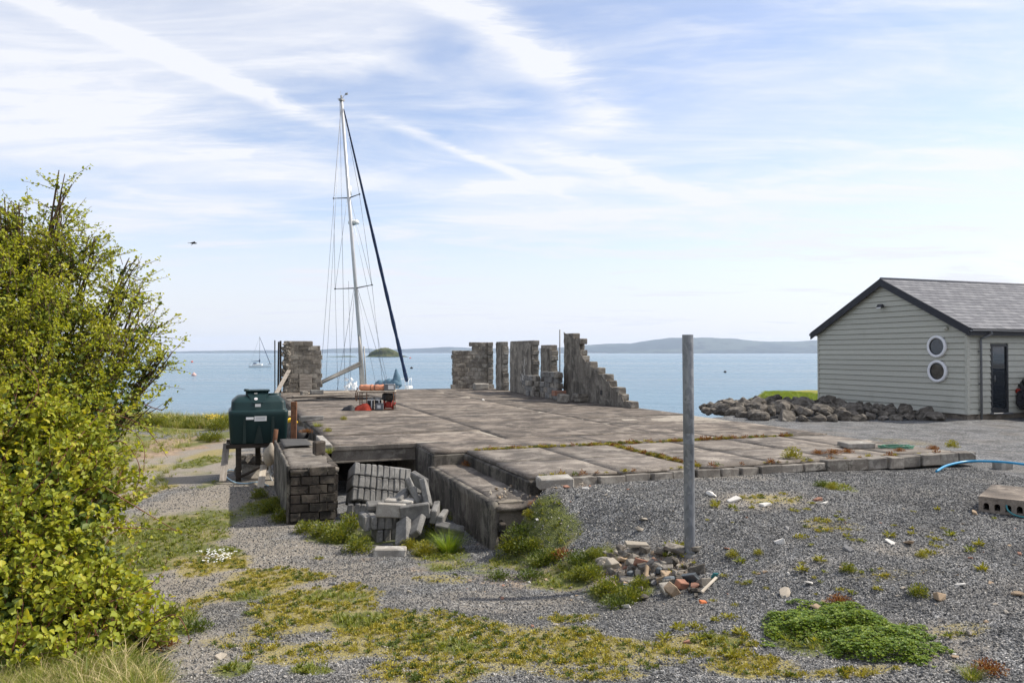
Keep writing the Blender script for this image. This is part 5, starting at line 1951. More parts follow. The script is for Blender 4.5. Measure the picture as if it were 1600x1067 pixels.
# ================================================================== STEEL POST
pb = pixg(1078, 864)
pt = pixY(1074.5, 523, pb.y)
post = thing('steel_post', 'tall grey galvanised steel post standing in the gravel', 'post', (pb.x, pb.y, pb.z - .05))
lean = (pt.x - pb.x)
H = pt.z - pb.z + .05
mb = MB()
r_ = .0605
ringz = [0, H * .25, H * .535, H * .536, H * .75, H]
mb.tube([(lean * z / H, 0, z) for z in ringz], [r_, r_, r_, r_ * 1.02, r_ * 1.02, r_ * 1.02], 28, caps=False)
mb.tube([(lean, 0, H), (lean, 0, H - .3)], r_ * .9, 28, caps=False)
vs = []
for k in range(28):
    w = 2 * math.pi * k / 28
    vs.append((lean + r_ * 1.02 * math.cos(w), r_ * 1.02 * math.sin(w), H)); vs.append((lean + r_ * .9 * math.cos(w), r_ * .9 * math.sin(w), H))
mb.add(vs, [(2 * k, 2 * ((k + 1) % 28), 2 * ((k + 1) % 28) + 1, 2 * k + 1) for k in range(28)])
mb.build('tube', M['galv'], post)
mb = MB(); mb.tube([(lean * .52, 0, H * .51), (lean * .55, 0, H * .555)], r_ * 1.035, 28, caps=False); mb.build('sleeve', M['galv'], post)
mb = MB(); mb.lathe([(r_ * .5, .0), (.12, .0), (.11, .045), (r_, .06)], (0, 0, .0), 'Z', 16); mb.build('footing', M['block'], post)

# ================================================================== HOSES, PIPES, HOLLOW SLAB on the right
bp = [pixg(1463, 738) + Vector((0, 0, .02)), pixg(1480, 735) + Vector((0, 0, .09)), pixg(1510, 733) + Vector((0, 0, .14)), pixg(1545, 735) + Vector((0, 0, .165)), pixg(1575, 737) + Vector((0, 0, .165)), pixg(1610, 741) + Vector((0, 0, .16)), pixg(1680, 745) + Vector((0, 0, .10)), pixg(1780, 745) + Vector((0, 0, .03))]
mb = MB(); mb.tube(spline(bp, 8), .021, 12)
o = mb.build('water_pipe', M['bluepipe']); tag(o, 'bright blue water pipe arching over the gravel at the right', 'pipe')
wp = [S(8.9, -4.7, .02), S(9.05, -4.85, .05), S(9.2, -5.1, .04), S(9.32, -5.2, -.06), S(9.36, -5.3, -.2)]
mb = MB(); mb.tube(spline(wp, 6), .006, 6); o = mb.build('wire', M['wire']); tag(o, 'thin white wire looping off the right end of the kerb', 'wire')
pts = []
for k in range(60):
    w = k * .55
    pts.append(pixz(1400, 699, .02) + Vector((.28 * math.cos(w) * (1 + .3 * math.sin(k)), .16 * math.sin(w), .02 + .02 * math.sin(k * 1.3))))
mb = MB(); mb.tube(pts, .010, 5); o = mb.build('rope', M['greenrope']); tag(o, 'tangled green rope beside the pale slab on the apron', 'rope')
# hollow-core concrete slab
hs = thing('hollow_slab', 'brown hollow core concrete slab with a row of holes at the right edge', 'concrete slab')
c0 = pixg(1529, 799); c1 = pixg(1612, 810)
ex = (c1 - c0); ex.z = 0; ex.normalize(); ey = Vector((-ex.y, ex.x, 0))
hs.location = c0
Hh, PW, NH, LEN = .165, .118, 9, 1.15
Wd = PW * NH + .05
mb = MB()
q = lambda x, y, z: ex * x + ey * y + Vector((0, 0, z))


def hbox(x0, x1, z0, z1, y0=0.0, y1=LEN):
    vs = [q(x, y, z) for x in (x0, x1) for y in (y0, y1) for z in (z0, z1)]
    mb.add(vs, [(0, 1, 3, 2), (4, 6, 7, 5), (0, 4, 5, 1), (2, 3, 7, 6), (0, 2, 6, 4), (1, 5, 7, 3)])


holes = []
for k in range(NH):
    xc = .025 + PW * (k + .5)
    # arched opening: face strip round it and the tunnel behind
    a = [(xc - .032, .03)] + [(xc - .032 * math.cos(t), .088 + .032 * math.sin(t)) for t in np.linspace(0, math.pi, 9)] + [(xc + .032, .03)]
    x0, x1 = xc - PW / 2, xc + PW / 2
    outer = [(x0, 0)] + [(x0, .088)] + [(x0 + (x1 - x0) * t, Hh) for t in np.linspace(0, 1, 7)] + [(x1, .088)] + [(x1, 0)]
    na = len(a); no = len(outer)
    vs = [q(x, 0, z) for x, z in a] + [q(x, 0, z) for x, z in outer] + [q(x, LEN * .9, z) for x, z in a]
    fs = []
    for i in range(na - 1):
        fs.append((i, i + 1, na + i + 1, na + i))
        fs.append((i + 1, i, na + no + i, na + no + i + 1))
    fs.append((0, na, na + no - 1, na - 1))
    fs.append((na - 1, 0, na + no, na + no + na - 1))
    mb.add(vs, fs)
vs = [q(0, 0, 0), q(Wd, 0, 0), q(Wd, 0, Hh), q(0, 0, Hh)]
hbox(0, .0249, 0, Hh - .001)
hbox(Wd - .0249, Wd, 0, Hh - .001)
hbox(0, Wd, Hh, Hh + .03, -.004, LEN)
hbox(0.01, Wd - .01, .0, Hh, LEN * .91, LEN)
mb.build('slab_body', M['slab'], hs)
pts = [c0 + q(.30, -.015, .12), c0 + q(.33, -.06, .06), c0 + q(.45, -.12, .02), c0 + q(.8, -.14, .018), c0 + q(1.3, -.1, .018), c0 + q(2.0, 0, .018)]
mb = MB(); mb.tube(spline(pts, 6), .011, 6); o = mb.build('hose', M['tealhose']); tag(o, 'thin teal hose in front of the hollow slab', 'hose')

# ================================================================== YACHT moored behind the slab
MY = 45.5
mf = pixY(571, 600, MY)
hd = R(22)                                   # heading, away and to the right
yacht = thing('yacht', 'white sailing yacht with tall mast and furled navy sail behind the slab', 'yacht', (mf.x, mf.y, SEA))
yacht.rotation_euler = (0, 0, -hd)           # local +Y is the bow, +X starboard
ROLL = R(-3.4)                               # settled slightly to port
rollM = Matrix.Rotation(ROLL, 4, 'Y')


def yb(mb, name, mat, parent=None):
    o = mb.build(name, mat, parent or yacht)
    if parent is None: o.matrix_local = rollM
    return o


DK = 1.22
secs = []
for t in np.linspace(0, 1, 15):
    y = -6.0 + 11.6 * t
    w = 1.75 * (math.sin(math.pi * min(1, .22 + .80 * t)) ** .62 if t < .985 else .12) if t > 0 else 1.2
    w = max(w, .05)
    sheer = DK + .35 * (t - .45) ** 2 * 2
    keel = -.55 * math.sin(math.pi * min(1, max(0, t * .95 + .03)))
    secs.append([Vector((sx * w * k1, y + (.5 * (z_ - 0) if t > .95 else 0), z_)) for sx, k1, z_ in ((-1, 1, sheer), (-1, .98, .5), (-1, .80, 0), (-1, .35, keel), (0, 0, keel - .1), (1, .35, keel), (1, .80, 0), (1, .98, .5), (1, 1, sheer))])
mb = MB()
n = 9
vs = [p for s in secs for p in s]
fs = [(i * n + k, (i + 1) * n + k, (i + 1) * n + k + 1, i * n + k + 1) for i in range(14) for k in range(n - 1)]
fs += [(i * n + n - 1, (i + 1) * n + n - 1, (i + 1) * n, i * n) for i in range(14)] + [tuple(range(n)), tuple(range(14 * n, 15 * n))[::-1]]
mb.add(vs, fs, True)
h_ = yb(mb, 'hull', M['gel']); h_.modifiers.new('edges', 'EDGE_SPLIT').split_angle = R(40)
mb = MB()
loft(mb, [[Vector((p.x * s, p.y * 1.0 - .2, z_)) for p in rrect(2.3, 5.2, 0, .5)] for s, z_ in ((1, DK), (.96, DK + .30), (.86, DK + .46), (.4, DK + .52))])
yb(mb, 'coachroof', M['gel'])
mb = MB()
for sx in (-1, 1):
    mb.box((sx * 1.02, -4.0, DK + .2), (.10, 2.6, .4), None, .04)
mb.box((0, -2.75, DK + .45), (1.6, .7, .35), (R(-14), 0, 0), .12)
yb(mb, 'sprayhood', M['bluetarp'])
MAST = 17.75
rake = -.9
mast_top = Vector((0, rake, DK + MAST))
mb = MB(); mb.tube([(0, 0, DK + .2), (0, rake * .5, DK + MAST * .5), tuple(mast_top)], [.115, .11, .085], 12)
yb(mb, 'mast', M['alloy'])
mb = MB(); bo = Vector((0, -.1, DK + 2.15)); be = Vector((-.25, -4.9, DK + .95)); mb.tube([bo, be], .095, 10); mb.tube([bo + Vector((0, -.1, .13)), be + Vector((0, .3, .10))], .07, 8)
yb(mb, 'boom', M['boomgrey'])
mb = MB(); mb.tube([(-.0, -.14, DK + .9), (.02, -.2, DK + 2.9), (.0, -.25, DK + 4.2)], [.16, .13, .05], 8); mb.tube([(.14, .05, DK + .5), (.15, .0, DK + 3.2)], .04, 6)
yb(mb, 'halyard_bundle', M['alloydk'])
bow = Vector((0, 5.3, DK + .45))
# furled headsail, thinner towards the top, with pale spiral line
mb = MB()
ff = [(bow.lerp(mast_top + Vector((0, .1, -.25)), t)) for t in np.linspace(.03, .985, 40)]
rad = [(.07 + .055 * math.sin(math.pi * min(1, .25 + .75 * t)) + .02 * (1 - t) * math.sin(t * 60)) * (1 - .45 * t) for t in np.linspace(0, 1, 40)]
mb.tube(ff, rad, 10)
gen = yb(mb, 'furled_sail', M['navy'])
mb = MB(); pts = []
for k in range(420):
    t = .03 + .955 * k / 419
    p = bow.lerp(mast_top + Vector((0, .1, -.25)), t); w = k * .42
    rr = float(np.interp(t, np.linspace(.03, .985, 40), rad)) + .006
    pts.append(p + Vector((math.cos(w) * rr, math.sin(w) * rr * .5, 0)))
mb.tube(pts, .012, 4)
mb.build('wrap_line', M['ropegrey'], gen)
# spreaders
for (zf, half) in ((.375, 1.28), (.675, .90)):
    c = Vector((0, rake * zf, DK + MAST * zf))
    mb = MB(); mb.tube([c + Vector((-half, -.25, .05)), c, c + Vector((half, -.25, .05))], [.022, .04, .022], 6)
    for sx in (-1, 1): mb.box(c + Vector((sx * half, -.25, .05)), (.08, .06, .08))
    yb(mb, 'spreader', M['frame_dk'])
mb = MB(); c = Vector((.0, rake * .61 + .32, DK + MAST * .595))
mb.lathe([(.001, -.12), (.14, -.11), (.19, -.09)], c, 'Z', 20); mb.build('dummy', None); bpy.data.objects.remove(bpy.data.objects['dummy'])
mb = MB(); mb.lathe([(.001, .15), (.26, .14), (.33, .07), (.33, -.05), (.28, -.09), (.001, -.11)], c, 'Z', 20); rd = yb(mb, 'radar_dome', M['gel'])
mb = MB(); mb.box(c + Vector((0, -.18, -.13)), (.12, .34, .07)); mb.build('bracket', M['alloydk'], rd)
mb = MB(); c2 = Vector((.0, rake * .68 + .13, DK + MAST * .685)); mb.tube([c2, c2 + Vector((0, 0, .55))], .10, 10); yb(mb, 'radar_reflector', M['gel'])
mb = MB()
mt = mast_top
mb.tube([mt, mt + Vector((-.05, 0, .55))], .008, 4); mb.tube([mt, mt + Vector((.1, .2, .35)), mt + Vector((.25, .25, .36))], .012, 4); mb.box(mt + Vector((.2, .25, .40)), (.18, .03, .12)); mb.box(mt, (.22, .3, .12)); mb.box(mt + Vector((0, 0, .2)), (.08, .08, .14)); mb.tube([mt + Vector((-.3, 0, .1)), mt + Vector((0, 0, .1))], .01, 4)
yb(mb, 'masthead_gear', M['alloydk'])
mb = MB()
s1l, s1r = Vector((-1.28, rake * .375 - .25, DK + MAST * .375)), Vector((1.28, rake * .375 - .25, DK + MAST * .375))
s2l, s2r = Vector((-.90, rake * .675 - .25, DK + MAST * .675)), Vector((.90, rake * .675 - .25, DK + MAST * .675))
RW = .011
for a, b in ((mt, s2l), (mt, s2r), (s2l, s1l), (s2r, s1r), (s1l, (-1.6, -.35, DK)), (s1r, (1.6, -.35, DK)), ((0, rake * .40, DK + MAST * .40), (-1.55, .5, DK)), ((0, rake * .4, DK + MAST * .4), (1.55, .5, DK)),
             ((0, rake * .4, DK + MAST * .4), (-1.5, -.8, DK)), ((0, rake * .4, DK + MAST * .4), (1.5, -.8, DK)), ((0, rake * .7, DK + MAST * .7), s1l), ((0, rake * .7, DK + MAST * .7), s1r),
             (mt, (.0, -4.4, DK + .3)), (mt, be.lerp(bo, .3)), ((0, rake * .66, DK + MAST * .66), (0, 3.0, DK)), ((-.4, rake * .4 - .1, DK + MAST * .4), (-.7, -.3, DK + .5)), (mt + Vector((-.05, -.1, 0)), (-.5, -1.2, DK + .8))):
    mb.tube([a, b], RW, 4)
yb(mb, 'rigging', M['rig'])
mb = MB()
for sx in (-1, 1):
    for (y, w) in ((-5.7, 1.25), (-4.2, 1.55), (-2.4, 1.7), (-.6, 1.72), (1.4, 1.5), (3.2, 1.0)):
        mb.tube([(sx * w, y, DK), (sx * w, y, DK + .75)], .014, 5)
    for zz_ in (.4, .73):
        mb.tube([(sx * w, y, DK + zz_) for (y, w) in ((-5.7, 1.25), (-4.2, 1.55), (-2.4, 1.7), (-.6, 1.72), (1.4, 1.5), (3.2, 1.0), (5.1, .35))], .008, 4)
yb(mb, 'guard_rail', M['steel'])
mb = MB()
mb.tube(spline([(-.75, 4.0, DK + .3), (-.7, 4.1, DK + 1.0), (-.25, 5.3, DK + 1.15), (.25, 5.3, DK + 1.15), (.7, 4.1, DK + 1.0), (.75, 4.0, DK + .3)], 5), .018, 6)
mb.tube([(.25, 5.3, DK + 1.15), (.2, 5.2, DK + .4)], .018, 6); mb.tube([(-.25, 5.3, DK + 1.15), (-.2, 5.2, DK + .4)], .018, 6)
mb.box((.0, 5.4, DK + .55), (.22, .6, .22), None, .05)
yb(mb, 'pulpit', M['gel'])
mb = MB(); mb.tube([(-1.35, -3.6, DK), (-1.35, -3.6, DK + 1.75)], .085, 8); mb.box((-1.35, -3.6, DK + 1.0), (.3, .25, .4), None, .05)
yb(mb, 'davit_post', M['alloydk'])
mb = MB()
for k in range(26):
    c = Vector((random.uniform(-.75, -.1), random.uniform(-1.0, -.5), DK + random.uniform(.3, 1.35)))
    mb.box(c, (random.uniform(.12, .3), .12, random.uniform(.1, .22)), (random.uniform(-.6, .6), random.uniform(-.6, .6), random.uniform(-.6, .6)), .03, .02)
yb(mb, 'stowed_sail', M['gel'])
mb = MB(); mb.tube([(x, 1.9 + .12 * math.sin(x * 4), DK + .84 + .14 * math.sin(i * 1.7) * .5) for i, x in enumerate(np.linspace(-.3, 1.5, 12))], [.14, .26, .34, .33, .30, .34, .30, .27, .3, .28, .2, .08], 12)
mb.lathe([(.3, .0), (.24, .4), (.06, .95), (.001, 1.0)], (1.15, 1.9, DK + .8), 'Z', 12)
yb(mb, 'deck_tarpaulin', M['bluetarp'])
mb = MB()
for sx, y in ((-1.72, -2.0), (-1.6, -4.2), (1.72, -1.4), (1.7, .6)):
    mb.lathe([(.001, 0), (.10, .04), (.12, .15), (.12, .5), (.10, .6), (.02, .66)], (sx, y, .5), 'Z', 10)
yb(mb, 'fenders', M['navy'])

# small yacht at anchor far out
c = pixz(404, 574, SEA); fy = thing('anchored_yacht', 'small white yacht anchored far out with a bare mast', 'yacht', (c.x, c.y, SEA), R(-4))
L = 34.0 / FPX * c.y
secs = []
for t in np.linspace(0, 1, 11):
    x = L * (t - .42); w = L * .15 * max(.03, math.sin(math.pi * min(1, .25 + .75 * t)) ** .7); sh = L * (.085 + .05 * (t - .4) ** 2)
    secs.append([Vector((x + (.03 * L * (z_ / (.1 * L)) if t > .8 else 0), sy * w * k1, z_)) for sy, k1, z_ in ((-1, 1, sh), (-1, .85, 0), (0, 0, -.03 * L), (1, .85, 0), (1, 1, sh))])
mb = MB(); vs = [p for s in secs for p in s]; fs = [(i * 5 + k, i * 5 + k + 1, (i + 1) * 5 + k + 1, (i + 1) * 5 + k) for i in range(10) for k in range(4)] + [(i * 5 + 4, i * 5, (i + 1) * 5, (i + 1) * 5 + 4) for i in range(10)] + [(0, 4, 3, 2, 1)]
mb.add(vs, fs); mb.build('hull', M['gel'], fy)
mb = MB(); mb.box((-.04 * L, 0, .125 * L), (.46 * L, .17 * L, .07 * L), None, .03 * L); mb.build('cabin', M['gel'], fy)
mb = MB(); mb.box((-.17 * L, 0, .19 * L), (.13 * L, .16 * L, .05 * L), None, .02 * L); mb.build('sprayhood', M['hullblue'], fy)
mb = MB(); mb.tube([(-.5 * L + .55 * L, 0, .1 * L), (.05 * L, 0, 1.42 * L)], .05, 6); mb.build('mast', M['rig'], fy)
mb = MB(); mb.tube([(.06 * L, 0, .30 * L), (-.32 * L, 0, .27 * L)], [.09, .05], 8); mb.tube([(.05 * L, 0, .24 * L), (.05 * L, 0, .38 * L)], .16, 8); mb.build('boom_cover', M['navy'], fy)
mb = MB(); mb.tube([(.06 * L, 0, 1.36 * L), (.55 * L, 0, .16 * L)], [.05, .09], 6); mb.build('furled_sail', M['navy'], fy)
mb = MB(); mb.tube([(.44 * L, 0, .15 * L), (.62 * L, 0, .17 * L)], .06, 6); mb.tube([(.05 * L, 0, 1.42 * L), (-.42 * L, 0, .1 * L)], .02, 4); mb.build('bowsprit', M['rig'], fy)
# mooring buoys
for (px, py, r_, mt, lab) in ((303, 587, .42, 'buoypink', 'faded pink mooring buoy beside the hedge'), (300, 566, .5, 'buoyred', 'far small red buoy near the left shore'), (643, 576, .38, 'bird', 'dark mooring buoy right of the furled sail'), (1133, 582, .3, 'bird', 'tiny dark buoy right of the steel post'), (641, 560, .7, 'buoyred', 'far red buoy near the island')):
    c = pixz(px, py, SEA)
    mb = MB(); mb.lathe([(.001, -.2), (r_ * .8, -.1), (r_, .15), (r_ * .75, r_ * .9), (r_ * .2, r_ * 1.15), (.05, r_ * 1.5), (.001, r_ * 1.5)], (0, 0, 0), 'Z', 14)
    o = mb.build('mooring_buoy', M[mt]); o.location = c; tag(o, lab, 'buoy')
# bird in flight
c = pixY(302, 380, 30)
bd = thing('bird', 'small dark bird flying above the water on the left', 'bird', c, R(20))
mb = MB(); mb.lathe([(.001, -.13), (.02, -.09), (.032, -.02), (.03, .05), (.022, .08), (.024, .10), (.012, .125), (.001, .14)], (0, 0, 0), 'X', 12); mb.build('body', M['bird'], bd)
for sy in (-1, 1):
    mb = MB()
    P = [Vector((.05, sy * .02, .01)), Vector((.07, sy * .10, .06)), Vector((.02, sy * .20, .03)), Vector((-.09, sy * .25, -.05)), Vector((-.03, sy * .14, .02)), Vector((-.05, sy * .02, .0))]
    mb.add(P + [p + Vector((0, 0, -.008)) for p in P], [tuple(range(6)), tuple(range(6, 12))[::-1]] + [(i, (i + 1) % 6, 6 + (i + 1) % 6, 6 + i) for i in range(6)]); mb.build('wing', M['bird'], bd)
mb = MB(); mb.prism([(-.10, -.015), (-.10, .015), (-.20, .04), (-.16, 0), (-.20, -.04)], -.004, .004); mb.build('tail', M['bird'], bd)

# ================================================================== PARKED CAR at the right edge
cx = pixz(1584, 661, -.2)
cx = cx + Vector((1.36, .2, 0))
car = thing('parked_car', 'dark parked car cut off by the right edge beside the doorway', 'car', (cx.x, cx.y + .75, gz(cx.x + 1, cx.y)), TH * .9)
rings = []
prof = [(0.0, .42, .70, .55), (.03, .34, .86, .72), (.10, .28, .98, .80), (.30, .24, 1.06, .86), (.8, .22, 1.08, .88), (1.3, .20, 1.06, .89), (2.4, .20, .99, .89), (3.3, .20, .96, .88), (3.9, .24, .86, .82), (4.15, .30, .74, .70), (4.22, .40, .62, .55)]
for (x, zb, zt, w) in prof:
    rings.append([Vector((x, sy * w * k1, z_)) for sy, k1, z_ in ((-1, .86, zb), (-1, 1, zb + .14), (-1, 1.02, (zb + zt) / 2), (-1, .95, zt - .06), (-1, .80, zt), (1, .80, zt), (1, .95, zt - .06), (1, 1.02, (zb + zt) / 2), (1, 1, zb + .14), (1, .86, zb))])
mb = MB(); loft(mb, rings); mb.build('body', M['carpaint'], car)
mb = MB(); loft(mb, [[Vector((x0 + (x1 - x0) * tx, sy * w, z_)) for tx, sy in ((0, -1), (1, -1), (1, 1), (0, 1))] for x0, x1, w, z_ in ((.15, 3.2, .80, 1.0), (.55, 2.45, .66, 1.44), (.75, 2.15, .58, 1.49))])
cb = mb.build('cabin', M['glassdk'], car); cb.modifiers.new('edges', 'EDGE_SPLIT').split_angle = R(20)
mb = MB(); mb.box((1.45, 0, 1.495), (1.5, 1.2, .03), None, .012); mb.build('roof', M['carpaint'], car)
for x in (.78, 3.35):
    for sy in (-1, 1):
        mb = MB(); mb.lathe([(.19, -.1), (.30, -.1), (.32, -.07), (.32, .07), (.30, .1), (.19, .1)], (x, sy * .80, .32), 'Y', 24); w = mb.build('wheel', M['tyre'], car)
        mb = MB(); mb.lathe([(.001, sy * .07), (.05, sy * .08), (.19, sy * .09), (.195, 0)], (x, sy * .80, .32), 'Y', 20); mb.build('rim', M['steel'], w)
for sy in (-1, 1):
    mb = MB(); mb.box((.10, sy * .68, .84), (.12, .22, .15), None, .03); mb.build('tail_light', M['red'], car)
mb = MB(); mb.box((.03, 0, .47), (.12, 1.4, .16), None, .05); mb.build('bumper', M['blackpaint'], car)

# ================================================================== PLANTS
def leaf_mesh(name, P, D, Nn, Lh, Wd, mat, fold=.25, tint=None, kind='leaf'):
    """many leaves at once. P base points, D directions, Nn rough normals, length, width"""
    P, D, Nn = (np.asarray(a, float) for a in (P, D, Nn))
    D = D / np.linalg.norm(D, axis=1, keepdims=True)
    Sd = np.cross(D, Nn); Sd /= np.linalg.norm(Sd, axis=1, keepdims=True) + 1e-9
    Up = np.cross(Sd, D)
    Lh = np.asarray(Lh, float)[:, None]; Wd = np.asarray(Wd, float)[:, None]
    n = len(P)
    base = P
    m1 = P + D * Lh * .45 - Up * Lh * fold * .2
    tip = P + D * Lh - Up * Lh * fold * .35
    lft = P + D * Lh * .42 + Sd * Wd * .5 + Up * Wd * fold
    rgt = P + D * Lh * .42 - Sd * Wd * .5 + Up * Wd * fold
    l2 = P + D * Lh * .78 + Sd * Wd * .34 + Up * Wd * fold * .5
    r2 = P + D * Lh * .78 - Sd * Wd * .34 + Up * Wd * fold * .5
    V = np.stack([base, m1, tip, lft, rgt, l2, r2], 1).reshape(-1, 3)
    b = np.arange(n)[:, None] * 7
    F = np.concatenate([b + np.array(f) for f in ((0, 1, 3), (0, 4, 1), (1, 5, 3), (1, 4, 6), (1, 2, 5), (1, 6, 2))], 0)
    me = mesh_np(name, V, F, [mat])
    t = RNG.random(n) if tint is None else np.asarray(tint)
    a = me.attributes.new('tint', 'FLOAT', 'POINT'); a.data.foreach_set('value', np.repeat(t, 7).astype(np.float32))
    return me


def blade_mesh(name, P, D, bend, Lh, Wd, mat, tint=None, seg=3):
    """grass blades: tapering bent strips"""
    P, D, bend = (np.asarray(a, float) for a in (P, D, bend))
    n = len(P)
    side = np.cross(D, bend + np.array([1e-3, 2e-3, 0])); side /= np.linalg.norm(side, axis=1, keepdims=True) + 1e-9
    Lh = np.asarray(Lh, float)[:, None]; Wd = np.asarray(Wd, float)[:, None]
    rows = []
    for k in range(seg):
        t = k / seg
        c = P + D * Lh * t + bend * Lh * t * t
        w = Wd * (1 - t * .75) * .5
        rows += [c - side * w, c + side * w]
    rows.append(P + D * Lh + bend * Lh)
    V = np.stack(rows, 1).reshape(-1, 3)
    m = 2 * seg + 1
    b = np.arange(n)[:, None] * m
    tri = []
    for k in range(seg - 1):
        tri += [(2 * k, 2 * k + 1, 2 * k + 3), (2 * k, 2 * k + 3, 2 * k + 2)]
    tri.append((2 * seg - 2, 2 * seg - 1, 2 * seg))
    F = np.concatenate([b + np.array(f) for f in tri], 0)
    me = mesh_np(name, V, F, [mat])
    t = RNG.random(n) if tint is None else np.asarray(tint)
    a = me.attributes.new('tint', 'FLOAT', 'POINT'); a.data.foreach_set('value', np.repeat(t, m).astype(np.float32))
    return me


def unit(n):
    d = RNG.normal(size=(n, 3)); return d / np.linalg.norm(d, axis=1, keepdims=True)


def twig_tubes(A, B, r0, r1, name, mat, bend=.1):
    """three-sided tubes for many twigs at once, slightly bent"""
    A, B = np.asarray(A, float), np.asarray(B, float)
    n = len(A)
    d = B - A; L = np.linalg.norm(d, axis=1, keepdims=True) + 1e-9
    d = d / L
    a = np.cross(d, np.array([.3, .2, .93])); a /= np.linalg.norm(a, axis=1, keepdims=True) + 1e-9
    b = np.cross(d, a)
    r0 = np.broadcast_to(np.asarray(r0, float), (n,))[:, None]; r1 = np.broadcast_to(np.asarray(r1, float), (n,))[:, None]
    mid = (A + B) / 2 + unit(n) * L * bend
    V = []
    for C, r_ in ((A, r0), (mid, (r0 + r1) / 2), (B, r1)):
        for k in range(3):
            w = 2 * math.pi * k / 3
            V.append(C + (a * math.cos(w) + b * math.sin(w)) * r_)
    V = np.stack(V, 1).reshape(-1, 3)
    o = np.arange(n)[:, None] * 9
    F = []
    for s in (0, 3):
        for k in range(3):
            k2 = (k + 1) % 3
            F.append(o + np.array((s + k, s + k2, s + 3 + k2, s + 3 + k)))
    return mesh_np(name, V, np.concatenate(F, 0), [mat], True)


def bush(name, label, cat, base, blobs, ntwig, leafmat, Lr, Wr, per, twl, mainr, up=.35, outw=.8, parts=('stem', 'twigs', 'foliage'), inner=None, stemmat='twig'):
    """limbs run from the base into each clump; twigs fill the clumps, leaves sit along twigs"""
    t = thing(name, label, cat, base)
    base = Vector(base)
    C = np.array([[*pixY(px, py, Y)] for px, py, Y, r_ in blobs]) - np.array(base)
    Rr = np.array([b[3] for b in blobs])
    vol = Rr ** 1.9
    pick = RNG.choice(len(blobs), ntwig, p=vol / vol.sum())
    d = unit(ntwig)
    rad = RNG.random(ntwig) ** .42
    P = C[pick] + d * (rad * Rr[pick])[:, None] * np.array([1, 1, .92])
    # uneven outline: some twigs are pushed out, whole areas are left thin
    lump = fbm(P[:, 0] * 1.0 + P[:, 2] * .7, P[:, 1] + P[:, 2] * 1.1, 2.2, 13) - .5
    P = P + d * (lump * 1.15 * Rr[pick])[:, None]
    gaps = .55 * fbm(P[:, 0] + P[:, 2] * .5, P[:, 1] * 1.2 + P[:, 2], 1.7, 33) + .45 * fbm(P[:, 0] - P[:, 2] * .6, P[:, 1] + P[:, 2], 4.0, 36)
    kp = (gaps > .43 + .05 * (rad > .75)) | ((Rr[pick] < .22) & (RNG.random(len(pick)) < .8))
    P, d, pick = P[kp], d[kp], pick[kp]
    zg = ground_z(P[:, 0] + base.x, P[:, 1] + base.y) - base.z
    kp = P[:, 2] > zg + .03
    P, d, pick, zg = P[kp], d[kp], pick[kp], zg[kp]
    n = len(P)
    g_ = d * outw + np.array([0, 0, up]) + unit(n) * .55
    g_ /= np.linalg.norm(g_, axis=1, keepdims=True)
    L = RNG.uniform(*twl, n)
    E = P + g_ * L[:, None]
    tw = obj(parts[1], twig_tubes(P, E, .0042, .0018, parts[1], M[stemmat], .07), t)
    tag(tw, kind='stuff')
    # leaves along twigs
    k = per
    T = RNG.uniform(.12, 1.05, (n, k))
    LP = (P[:, None] + (E - P)[:, None] * T[..., None]).reshape(-1, 3) + RNG.normal(size=(n * k, 3)) * .012
    LD = (np.repeat(g_, k, 0) * .5 + unit(n * k) + np.array([0, 0, .1]))
    NN = unit(n * k) * .7 + np.array([.25, -.15, .95])
    sz = RNG.uniform(.65, 1.25, n * k)
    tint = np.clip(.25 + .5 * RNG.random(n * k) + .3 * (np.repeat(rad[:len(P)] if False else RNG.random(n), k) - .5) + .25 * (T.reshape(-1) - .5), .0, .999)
    me = leaf_mesh(parts[2], LP, LD, NN, RNG.uniform(*Lr, n * k) * sz, RNG.uniform(*Wr, n * k) * sz, M[leafmat], .22, tint)
    lf = obj(parts[2], me, t); tag(lf, kind='stuff')
    if inner:  # darker leaves added within the clumps to deepen the inner shade
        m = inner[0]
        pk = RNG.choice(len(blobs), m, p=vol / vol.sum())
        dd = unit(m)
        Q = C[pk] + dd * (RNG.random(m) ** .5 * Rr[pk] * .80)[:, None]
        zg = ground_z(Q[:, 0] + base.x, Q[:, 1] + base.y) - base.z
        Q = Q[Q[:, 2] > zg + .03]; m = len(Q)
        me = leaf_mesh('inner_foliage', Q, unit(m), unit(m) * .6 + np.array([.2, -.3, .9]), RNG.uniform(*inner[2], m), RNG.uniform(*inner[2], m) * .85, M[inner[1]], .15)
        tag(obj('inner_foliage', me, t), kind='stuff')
    mb = MB()
    for c, r_ in zip(C, Rr):
        b0 = Vector((random.uniform(-.4, .4), random.uniform(-.4, .4), -.1))
        c = Vector(c)
        midp = b0.lerp(c, .5) + Vector((random.uniform(-.2, .2), random.uniform(-.2, .2), -.1))
        mb.tube(spline([b0, midp, c, c + (c - midp).normalized() * r_ * .8], 5), list(.003 + mainr * (1 - np.linspace(0, 1, 16)) ** 1.8), 6)
        for q in range(4):
            e = c + Vector(unit(1)[0]) * r_ * 1.05 + Vector((.1, 0, .2 * r_))
            mb.tube(spline([midp.lerp(c, random.uniform(.4, 1)), c.lerp(e, .5) + Vector(unit(1)[0]) * .08, e], 4), list(.002 + mainr * .22 * (1 - np.linspace(0, 1, 9)) ** 1.3), 5)
    mb.build(parts[0], M[stemmat], t)
    return t


